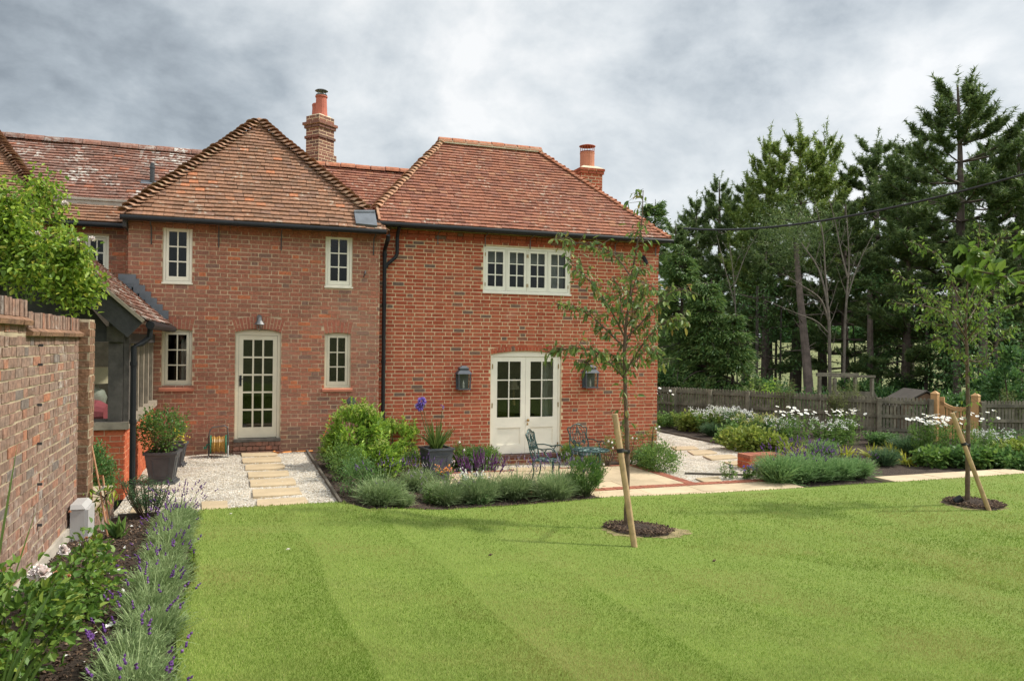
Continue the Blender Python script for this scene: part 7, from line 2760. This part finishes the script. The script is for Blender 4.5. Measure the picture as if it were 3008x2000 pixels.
# ================================================================== cypresses by the house, understorey, far hedge
def cypress(loc, H, Rr, n, seed, label, flop=.5):
    g = np.random.default_rng(seed)
    t = thing('cypress_tree', label, 'cypress', loc, 'cypress trees by the corner of the red house')
    tr, mb = MB(), MB()
    tr.tube([(0, 0, 0), (.05, 0, H*.5), (.1, 0, H*.98)], [.02*H, .012*H, .01], 7)
    nb = int(46+H*7)
    per = n//nb
    for k in range(nb):
        f = g.uniform(.02, 1.0)**1.1
        a = g.uniform(0, 6.28)
        L = (Rr*(1-f)**.8+.22)*g.uniform(.55, 1.28)
        dh = np.array([math.cos(a), math.sin(a), 0])
        b0 = np.array([0, 0, f*H*.97])
        s5 = np.linspace(0, 1, 6)
        rise = g.uniform(.25, .7)*(1 if f < .8 else 1.6)
        pts = [b0+dh*L*q+np.array([0, 0, L*(rise*q-flop*.75*q*q)]) for q in s5]
        tr.tube(pts, [.03*(1-.85*q)+.004 for q in s5], 4, cap=False)
        q = g.uniform(.15, 1.0, per)**.8
        i = np.minimum((q*5).astype(int), 4)
        pa_ = np.array(pts)
        P = pa_[i]+(pa_[i+1]-pa_[i])*(q*5-i)[:, None]
        side = np.cross(dh, [0, 0, 1.0])
        w_ = g.normal(0, 1, per)*(.10+.24*np.sin(np.pi*np.clip(q, 0, 1))*min(1, L))
        P = P+side*w_[:, None]+g.normal(0, .05, (per, 3))-np.array([0, 0, 1])*(np.abs(w_)*.5*flop+g.uniform(0, .18, per)*flop)[:, None]
        D = unit(dh*.8+side*np.sign(w_)[:, None]*.6+g.normal(0, .3, (per, 3))+np.array([0, 0, -.45*flop+.1]))
        leaves(mb, P, D, .16*g.uniform(.6, 1.3, per), .045, g, fold=.12)
    mb.build('crown', M['lf_cyp'], t, local=True)
    tr.build('trunk', M['bark_dark'], t, local=True)
    return t


def cyp(u, vtop, z, w, n, seed, label, flop=.5):
    q = at_d(u*K, 1100, z)
    zb = terrain(q.x, q.y)-.1
    top = at_d(u*K, vtop*K, z).z
    return cypress((q.x, q.y, zb), top-zb, w, n, seed, label, flop)
cyp(1500, 448, 31, 1.5, 20000, 401, 'tall cypress rising behind the right corner of the red house roof')
cyp(1565, 560, 28, 1.6, 24000, 402, 'broad dark cypress right beside the red house wall', .8)
cyp(1630, 635, 27, 1.5, 22000, 403, 'drooping cypress in front, second from the red house', .9)
cyp(1685, 720, 26.5, 1.1, 14000, 404, 'lowest rounded cypress at the right of the group', .9)
g = np.random.default_rng(330)
UL = ['dark laurel bush behind the fence nearest the house', 'low green bush behind the fence below the cypresses', 'glossy bush behind the fence right of the cypresses', 'green bush behind the fence left of the leaning pine', 'small bush beside the leaning pine foot', 'green bush behind the compost bay', 'bush between the compost bay and the shed', 'low bush left of the shed roof', 'pale green bush right of the shed roof', 'bush behind the oak gate', 'thick bush right of the oak gate behind the fence', 'ivy covered stump bush behind the right fence', 'large leafy bush at the right picture edge behind the fence', 'dark shrub far right with drooping leaves against the field', 'low growth behind the fence in the middle', 'bramble patch behind the shed']
US = [(1560, 880, 27.5, 1.6, 1.9), (1640, 875, 26.5, 1.3, 1.4), (1705, 868, 27, 1.3, 1.7), (1770, 872, 27, 1.2, 1.5), (1835, 885, 26, .9, 1.0), (1975, 885, 29, 1.3, 1.5), (2040, 890, 28, 1.1, 1.2), (2050, 905, 26, .8, .7), (2150, 905, 26, 1.2, 1.1), (2185, 920, 24, 1.1, 1.3), (2245, 925, 24, 1.0, 1.4), (2280, 925, 25, .8, 2.0), (2340, 925, 24, 1.1, 2.1), (2350, 900, 22, .9, 2.9), (1900, 893, 27, 1.3, 1.1), (2110, 892, 31, 1.5, 1.5)]
for k, (x, yb, z, r, h) in enumerate(US):
    q = at_d(x*K, 1130, z)
    shrub('woodland_bush', UL[k], 'bush', (q.x, q.y, terrain(q.x, q.y)-.05), r*1.15, r*.8, h*1.1, int(2300*r+300), .15, .085, 'lf_wood', 340+k, nclump=40, sig=.12, nst=8, upb=.2, group='bushes behind the fence')

# far tree belts on the rising field (too far and dense to count)
mb = MB()
g = np.random.default_rng(350)
n = 26000
ang = g.uniform(R(-40), R(80), n)
d = 300+40*np.sin(ang*7)+g.uniform(-6, 6, n)
tops = 7+2.5*np.sin(ang*41)+1.5*np.sin(ang*97+1)
P = np.stack([np.sin(ang)*d, np.cos(ang)*d, np.array([terrain(0, q) for q in d])+g.uniform(0, 1, n)**.7*tops], 1)
leaves(mb, P, sph(g, n), 2.6, 1.8, g)
o = mb.build('far_trees', M['lf_wood'])
tag(o, 'dark band of far trees and hedges along the crest of the field', 'tree belt', kind='stuff')


# ================================================================== young garden trees
def mulch_ring(c, rx, ry, label_seed):
    V, n = [], 40
    rr = random.Random(label_seed)
    for (f, dz) in ((1.0, .008), (.72, .035), (.35, .06)):
        for k in range(n):
            a = 2*math.pi*k/n
            w = f*(1+.08*math.sin(a*3+1)+.05*math.sin(a*7+2))
            x, y = c.x+rx*w*math.cos(a), c.y+ry*w*math.sin(a)
            V.append((x, y, lawnz(x, y)+.012+dz+(rr.uniform(-.01, .01) if f < 1 else 0)))
    V.append((c.x, c.y, lawnz(c.x, c.y)+.075))
    F = [(i*n+k, i*n+(k+1) % n, (i+1)*n+(k+1) % n, (i+1)*n+k) for i in range(2) for k in range(n)]
    o = MB().arr(V, F)
    o.arr(V[2*n:], [(k, (k+1) % n, n) for k in range(n)])
    o = o.build('tree_pit_soil', M['soil'])
    o['kind'] = 'structure'
    return o


def worn_turf(c, rx, ry):
    n = 48
    V = [(c.x, c.y, lawnz(c.x, c.y)+.016)]
    for k in range(n):
        a = 2*math.pi*k/n
        w = 1+.10*math.sin(a*2+1)+.07*math.sin(a*5+2)+.04*math.sin(a*11)
        x, y = c.x+rx*w*math.cos(a), c.y+ry*w*math.sin(a)
        w2 = 1+.05*math.sin(a*23)+.04*math.sin(a*17+1)
        V.append((c.x+(x-c.x)*w2, c.y+(y-c.y)*w2, lawnz(x, y)+.016))
    o = MB().arr(V, [(0, 1+k, 1+(k+1) % n) for k in range(n)]).build('worn_turf', M['worn_turf'])
    o['kind'] = 'structure'


def lawn_hit(u, v):
    d = pray(u, v)
    lo, hi = 2.0, 40.0
    for _ in range(50):
        mid = (lo+hi)/2
        q = CAMP+d*mid
        if q.z > lawnz(q.x, q.y)+.012: lo = mid
        else: hi = mid
    return CAMP+d*lo


def young_tree(base, skel, label, z, seed, lmat, nleaf, llen, conv, trunk_r):
    """skel: lists of photo points with depth steps, first the stem"""
    g = np.random.default_rng(seed)
    t = thing('young_tree', label, 'young tree', base)
    mb, ml = MB(), MB()
    LP, LD = [], []
    for bi, (pp, r0, r1) in enumerate(skel):
        P = []
        for k, (x, y, dz) in enumerate(pp):
            u, v = conv(x, y)
            P.append(at_d(u, v, z+dz))
        if bi == 0: P[0] = Vector(base)-Vector((0, 0, .03))
        pts = arcpts(P, 6)
        # knobbly young bark
        m_ = len(pts)
        mb.tube(pts, [r0+(r1-r0)*k/(m_-1)+(.003*math.sin(k*2.7) if bi == 0 else 0) for k in range(m_)], 8 if bi == 0 else 6)
        for k in range(1, m_):
            f = k/(m_-1)
            if bi == 0 and f < .50: continue
            if bi and f < .22: continue
            cnt = (2 if seed == 501 and k % 2 else 3) if bi else 2
            for _ in range(cnt):
                q = np.array(pts[k])+g.normal(0, .01, 3)
                tw = q+g.normal(0, 1, 3)*np.array([.10, .10, .06])
                mb.tube([tuple(q), tuple(tw)], [.0035, .002], 4, cap=False)
                for _ in range(nleaf):
                    s = g.uniform(.3, 1.1)
                    LP.append(q+(tw-q)*s)
                    d = (tw-q)*2.5+g.normal(0, .35, 3)
                    d[2] -= .55
                    LD.append(d)
    mb.build('trunk', M['bark_young'], t)
    LP, LD = np.array(LP), unit(np.array(LD))
    n = len(LP)
    leaves(ml, LP, LD, llen*g.uniform(.6, 1.2, n), llen*.42*g.uniform(.7, 1.15, n), g, fold=.18, rd=True)
    ml.build('crown', M[lmat], t)
    return t


KT1 = lambda x, y: (1600+x/1.4936, 600+y/1.4936)
b1 = lawn_hit(1838, 1553)
z1 = (b1-CAMP).dot(_F)
skel1 = [([(356, 1420, 0), (362, 1250, 0), (362, 1060, 0), (357, 900, 0), (352, 760, 0), (350, 620, 0)], .034, .022),
         ([(350, 640, 0), (356, 540, 0), (372, 420, .02), (385, 300, .03), (405, 180, .0), (425, 90, 0), (432, -60, 0)], .021, .005),
         ([(350, 762, 0), (300, 710, -.1), (240, 655, -.2), (160, 632, -.3), (80, 636, -.3), (20, 645, -.3)], .014, .004),
         ([(348, 625, 0), (310, 590, .1), (265, 545, .2), (200, 490, .3), (130, 455, .35), (50, 440, .4)], .013, .004),
         ([(350, 580, 0), (310, 500, -.15), (270, 430, -.25), (220, 360, -.35), (160, 300, -.45), (90, 235, -.5)], .014, .004),
         ([(372, 310, 0), (330, 250, .1), (280, 205, .2), (200, 180, .25), (120, 165, .3), (50, 150, .3)], .010, .003),
         ([(352, 590, 0), (400, 545, .1), (450, 490, .2), (500, 430, .25), (560, 385, .3), (615, 375, .3)], .012, .004),
         ([(352, 742, 0), (400, 660, -.1), (450, 590, -.2), (510, 530, -.25), (570, 510, -.3), (620, 500, -.3)], .013, .004),
         ([(357, 730, 0), (400, 690, .15), (440, 640, .25), (480, 640, .3), (505, 700, .3)], .010, .004),
         ([(360, 500, 0), (380, 400, -.1), (400, 330, -.15), (420, 280, -.2)], .009, .003), ([(352, 560, 0), (335, 460, .2), (330, 380, .3), (300, 320, .35)], .009, .003),
         ([(356, 540, 0), (400, 470, -.2), (430, 400, -.3), (470, 350, -.35)], .009, .003), ([(350, 640, 0), (380, 560, .25), (385, 470, .35), (400, 420, .4)], .009, .003), ([(352, 755, 0), (330, 700, .2), (320, 670, .25), (310, 700, .3)], .006, .003), ([(240, 655, -.2), (190, 690, -.2), (180, 700, -.2)], .006, .003)]
young_tree(b1, skel1, 'young staked tree with sparse drooping leaves in the middle of the lawn', z1, 501, 'lf_tree', 2, .10, KT1, .03)
mulch_ring(b1+Vector((.12, -.1, 0)), .42, .40, 1)
worn_turf(b1+Vector((.20, -.14, 0)), .55, .47)


def stake(tu, tv, bu, bv, z, tree_pt, label, tie_f, dzt=0.0):
    b = lawn_hit(bu, bv)
    zz = (b-CAMP).dot(_F)
    a = at_d(tu, tv, zz+dzt)
    d = (a-b).normalized()
    t = thing('tree_stake', label, 'tree stake', b, 'round timber stakes of the young trees')
    mb = MB()
    mb.tube([b-d*.1, b.lerp(a, .5), a-d*.012, a], [.034, .0335, .033, .028], 12)
    mb.build('post', M['stake'], t)
    q = b.lerp(a, tie_f)
    tq = Vector(tree_pt)
    mb = MB()
    mb.tube([q-d*.022, q+d*.022], .040, 12)
    mb.tube([q, tq], .016, 6)
    mb.tube([tq-Vector((0, 0, .02)), tq+Vector((0, 0, .02))], .040, 10)
    mb.build('strap', M['rubber'], t)
    return t
tie1 = at_d(*KT1(362, 1083), z1)
stake(*KT1(308, 918), *KT1(394, 1502), z1, tie1, 'leaning round timber stake of the young tree in the middle of the lawn', .72, .12)

b2 = lawn_hit(2842, 1480)
z2 = (b2-CAMP).dot(_F)
KT2 = lambda x, y: (2550+x/1.742, 650+y/1.742)
skel2 = [([(512, 1445, 0), (510, 1200, 0), (512, 980, 0), (508, 800, 0), (505, 640, 0)], .038, .024),
         ([(505, 650, 0), (500, 540, 0), (505, 420, .05), (510, 320, .05), (540, 220, .05), (565, 120, .0), (570, 20, 0)], .020, .005),
         ([(506, 740, 0), (470, 690, -.2), (430, 650, -.3), (380, 610, -.4), (330, 590, -.4)], .013, .004),
         ([(504, 640, 0), (460, 570, .2), (400, 540, .3), (320, 520, .4), (230, 510, .5)], .013, .004),
         ([(502, 600, 0), (440, 500, -.2), (380, 470, -.3), (280, 430, -.4), (130, 420, -.5)], .015, .004),
         ([(502, 540, 0), (430, 470, .2), (330, 390, .3), (240, 330, .4), (130, 265, .5)], .014, .004),
         ([(504, 460, 0), (440, 340, -.1), (380, 200, -.2), (300, 140, -.3), (215, 105, -.3)], .012, .003),
         ([(505, 430, 0), (570, 300, .1), (620, 180, .2), (670, 90, .3), (700, 40, .3)], .011, .003),
         ([(506, 700, 0), (560, 720, .2), (620, 690, .3), (680, 600, .4), (740, 540, .4)], .013, .004),
         ([(505, 610, 0), (560, 540, -.2), (620, 480, -.3), (700, 440, -.4), (790, 420, -.5)], .013, .004),
         ([(504, 520, 0), (560, 430, .2), (620, 370, .3), (700, 330, .3), (770, 330, .3)], .012, .004), ([(500, 580, 0), (470, 470, .3), (440, 400, .4), (420, 330, .5)], .010, .003), ([(503, 560, 0), (540, 480, -.4), (570, 400, -.5), (590, 330, -.6)], .010, .003),
         ([(504, 640, 0), (540, 600, .3), (580, 560, .5), (640, 560, .6)], .009, .003), ([(380, 470, -.3), (330, 410, -.2), (260, 380, -.2)], .006, .003), ([(400, 540, .3), (350, 470, .3), (290, 470, .3)], .006, .003)]
young_tree(b2, skel2, 'young staked tree with fuller spreading crown at the right of the lawn', z2, 502, 'lf_tree_b', 2, .085, KT2, .03)
mulch_ring(b2+Vector((.08, -.05, 0)), .44, .42, 2)
worn_turf(b2+Vector((.1, -.05, 0)), .50, .46)
stake(*KT2(430, 980), *KT2(618, 1478), z2, at_d(*KT2(512, 1143), z2), 'leaning round timber stake of the young tree at the right of the lawn', .68, .1)
q = lawn_hit(*KT2(455, 1450))
o = MB().tube([q+Vector((-.05, 0, .05)), q+Vector((.04, -.05, .12))], .055, 12).tube([q, q+Vector((0, 0, .06))], .015, 6).build('garden_spotlight', M['black_iron'])
tag(centred(o), 'small black garden uplighter at the foot of the right young tree', 'spotlight')

# branch of a nearer tree reaching in from the right
g = np.random.default_rng(510)
zb = 4.3
tb_ = at_d(3720, 1080, zb)
t = thing('fruit_tree', 'nearer fruit tree of which one leafy branch reaches in at the right edge', 'tree', (tb_.x, tb_.y, lawnz(tb_.x, tb_.y)))
mb, ml = MB(), MB()
fork = at_d(3640, 900, zb)
mb.tube([(tb_.x, tb_.y, lawnz(tb_.x, tb_.y)), (tb_.x, tb_.y, 1.2), tuple(fork)], [.06, .05, .04], 8)
LP, LD = [], []
for c in ([(3640, 900, 0), (3400, 885, 0), (3250, 875, 0), (3100, 855, 0), (3008, 833, 0), (2940, 810, 0), (2890, 800, 0), (2820, 783, 0)], [(2940, 810, 0), (2900, 770, .1), (2865, 740, .1), (2850, 733, .1)], [(3120, 860, 0), (3060, 800, -.2), (3020, 720, -.3), (3010, 680, -.3)], [(3640, 900, 0), (3600, 760, .2), (3550, 640, .3)], [(3640, 900, 0), (3750, 760, .3), (3850, 700, .5)]):
    pts = arcpts([at_d(u, v, zb+dz) for u, v, dz in c], 6)
    mb.tube(pts, [.014-.010*k/(len(pts)-1) for k in range(len(pts))], 6)
    for k in range(2, len(pts)):
        for _ in range(3):
            LP.append(np.array(pts[k])+g.normal(0, .02, 3)); d = g.normal(0, .6, 3); d[2] -= .35; LD.append(d)
mb.build('trunk', M['bark_young'], t)
LP, LD = np.array(LP), np.array(LD)
leaves(ml, LP, LD, .082*g.uniform(.6, 1.2, len(LP)), .042, g, fold=.18, rd=True)
ml.build('crown', M['lf_tree_b'], t)

# ================================================================== grass of the lawn, mulch, litter
g = np.random.default_rng(600)


def lawn_np(X, Y):
    h = -1.6-.080*X-.040*Y
    lo, k = -2.50, .08
    h = lo+k*np.log1p(np.exp(np.minimum((h-lo)/k, 60)))
    z = h+EYE
    t1 = np.clip((Y-7.8)/2.1, 0, 1); t2 = np.clip((X-1.2)/1.4, 0, 1)
    wgt = (t1*t1*(3-2*t1))*(1-t2*t2*(3-2*t2))
    return z*(1-wgt)+.03*wgt


def sample_lawn(n):
    # even spread in the picture: uniform in angle, density falling with distance
    u = g.uniform(-100, 3650, n)
    v = 1375+(2120-1375)*g.uniform(0, 1, n)**.9
    d = np.array(_F)[None]+np.array(_RC)[None]*((u-PX0)/FPX)[:, None]+np.array(_UC)[None]*((PY0-v)/FPX)[:, None]
    s = np.full(n, 6.0)
    for _ in range(14):
        P = np.array(CAMP)+d*s[:, None]
        z = lawn_np(P[:, 0], P[:, 1])
        s = s*(EYE-z)/np.maximum(EYE-P[:, 2], 1e-3)
        s = np.clip(s, 1, 40)
    P = np.array(CAMP)+d*s[:, None]
    return P


P = sample_lawn(760000)
X, Y = P[:, 0], P[:, 1]
far = np.where(X < 1.32, 9.98, np.where(X < 1.5, 9.98-(X-1.32)/.18*.5, np.where(X < 5.7, 9.48+(X-1.5)/4.2*1.75, 11.25+np.maximum(X-13, 0)*.02)))
ok = (X > -.39+.024*(9.7-Y)+.025*np.sin(Y*2.1)+.012*np.sin(Y*7)) & (Y < far+.02*np.sin(X*9)) & (Y > 1.5) & (X < 18)
for c in (b1+Vector((.12, -.1, 0)), b2+Vector((.08, -.05, 0))):
    aa = np.arctan2(Y-c.y, X-c.x)
    ok &= ((X-c.x)**2+(Y-c.y)**2) > (.40*(1+.08*np.sin(aa*3+1)+.05*np.sin(aa*7+2)))**2
for c, rx, ry in ((b1+Vector((.20, -.14, 0)), .58, .48), (b2+Vector((.1, -.05, 0)), .48, .44)):
    ok &= (((X-c.x)/rx)**2+((Y-c.y)/ry)**2+g.normal(0, .34, len(X))) > .85
ok &= ~((X > 5.62) & (X < 9.6) & (Y > 11.06))
P = P[ok]
n = len(P)
X, Y = P[:, 0], P[:, 1]
P[:, 2] = lawn_np(X, Y)+.008
dist = np.hypot(X, Y)
# mowing: strips about half a metre wide run along Y, bending away to the right far across the lawn
xs = X-.10*np.sin(Y*.35)+.03*np.sin(Y*2.3+X)+g.normal(0, .018, n)-.012*np.maximum(X-3, 0)*(Y-6)
ph = (xs-.63)/1.07
fr = ph-np.floor(ph)
amp = 1/(1+np.exp((X-4.2)*.9))
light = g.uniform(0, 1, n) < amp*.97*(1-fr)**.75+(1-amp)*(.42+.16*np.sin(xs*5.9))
edge = g.uniform(0, 1, n) < .12
patch = (np.sin(X*1.3+Y*.7)+np.sin(X*.5-Y*1.9+1)+g.normal(0, .8, n)) > 1.5
lean = np.where(light, .45, -.25)
D = np.stack([g.normal(0, .35, n), lean+g.normal(0, .3, n), np.full(n, .75)], 1)
L = g.uniform(.012, .027, n)*(1+.4*(dist > 9))
W = np.clip(dist*.00075, .0022, .010)*g.uniform(.7, 1.3, n)
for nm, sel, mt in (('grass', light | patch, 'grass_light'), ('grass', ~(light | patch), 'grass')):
    q = P[sel]; dd = unit(D[sel]); l_ = L[sel][:, None]; w_ = W[sel][:, None]
    side = unit(np.cross(dd, np.array([0, 0, 1.0]))+1e-6)
    a = g.uniform(-1.2, 1.2, len(q))[:, None]
    side = side*np.cos(a)+np.cross(dd, side)*np.sin(a)
    V = np.stack([q-side*w_*.5, q+side*w_*.5, q+dd*l_], 1).reshape(-1, 3)
    mb = MB()
    mb.arr(V, [np.arange(len(q))[:, None]*3+np.arange(3)])
    o = mb.build(nm, M[mt])
    tag(o, 'short mown grass blades of the %s lawn stripes' % ('pale' if mt == 'grass_light' else 'darker'), 'grass', kind='stuff')
# longer fringe where the lawn meets beds and paving
m_ = 5200
ex = g.uniform(LX0, 15.5, m_)
fy = np.array([lawn_far(x) for x in ex])
ey = fy+g.normal(0, .02, m_)+.01
ez = lawn_np(ex, fy)+.0
l2 = 2600
lx = -.38+.024*(9.7-np.linspace(2, 9.9, l2))+.02*np.sin(np.linspace(2, 9.9, l2)*2.1)+g.normal(0, .02, l2)
ly = np.linspace(2, 9.9, l2)
ex, ey, ez = np.concatenate([ex, lx]), np.concatenate([ey, ly]), np.concatenate([ez, lawn_np(lx, ly)])
kk = len(ex)
mb = MB()
blades(mb, np.stack([ex, ey, ez-.01], 1), np.stack([g.normal(0, .4, kk), g.normal(.25, .4, kk), np.full(kk, .9)], 1), g.uniform(.03, .075, kk), .008, .4, g)
o = mb.build('grass_fringe', M['grass'])
tag(o, 'slightly longer grass fringe along the edges of the lawn', 'grass', kind='stuff')

# bark chips on the beds
def chips(name, X, Y, zf, label, smin=.012, smax=.04, mat='mulch'):
    n = len(X)
    Z = np.array([zf(x, y) for x, y in zip(X, Y)])
    P = np.stack([X, Y, Z+.012], 1)
    mb = MB()
    D = np.stack([g.normal(0, 1, n), g.normal(0, 1, n), g.normal(0, .35, n)], 1)
    octas(mb, P, D, g.uniform(smin, smax, n), g.uniform(smin*.3, smax*.3, n))
    o = mb.build(name, M[mat])
    return tag(o, label, 'mulch', kind='stuff')
n = 5200
X = g.uniform(-1.38, -.36, n); Y = 2.5+7.4*g.uniform(0, 1, n)
chips('bark_mulch', X, Y, bedz, 'bark chips scattered over the soil of the left bed')
n = 5200
X = g.uniform(1.3, 5.6, n); Y = g.uniform(9.45, 14.5, n)
k_ = Y > np.array([lawn_far(x) for x in X])+.02
X, Y = X[k_], Y[k_]
k_ = ~((X > 3.3) & (Y > 12.1))
chips('bark_mulch', X[k_], Y[k_], bedz, 'bark chips scattered over the soil of the shrub and front beds')
n = 2600
a = g.uniform(0, 6.28, n); q = np.sqrt(g.uniform(0, 1, n))*.43
X = np.where(np.arange(n) % 2, b1.x+.12, b2.x+.08)+np.cos(a)*q; Y = np.where(np.arange(n) % 2, b1.y-.1, b2.y-.05)+np.sin(a)*q
chips('bark_mulch', X, Y, lambda x, y: lawnz(x, y)+.045, 'bark chips round the feet of the two young trees', .015, .05)
n = 4200
X = g.uniform(-1.3, 1.25, n); Y = g.uniform(9.98, 14.9, n)
chips('gravel_stones', X, Y, lambda x, y: .0, 'loose pale stones lying on the gravel courtyard', .012, .034, 'litter')['category'] = 'gravel'
n = 60
X = g.uniform(-1.25, -.5, n); Y = g.uniform(4.5, 9.5, n)
mb = MB()
leaves(mb, np.stack([X, Y, np.array([bedz(x, y) for x, y in zip(X, Y)])+.03], 1), np.stack([g.normal(0, 1, n), g.normal(0, 1, n), g.normal(0, .1, n)], 1), .035, .03, g)
tag(mb.build('fallen_petals', M['fl_white']), 'fallen white rose petals on the soil of the left bed', 'petals', kind='stuff')
for k, (u, v, lab, mt, s) in enumerate(((846, 1620, 'single white pebble on the lawn left of the middle', 'litter', .022), (2098, 1653, 'curled brown leaf on the lawn below the middle tree', 'mulch', .03), (678, 1514, 'small white petal on the lawn near the gravel', 'litter', .018), (1441, 1636, 'thin dry brown leaf on the lawn left of the middle tree', 'mulch', .028))):
    q = lawn_hit(u, v)
    o = MB()
    octas(o, [tuple(q+Vector((-s, 0, .022)))], [(1, .1, .1)], s*2, s*.45)
    tag(centred(o.build(('pebble', 'fallen_leaf', 'petal', 'fallen_leaf')[k], M[mt])), lab, ('pebble', 'leaf', 'petal', 'leaf')[k])
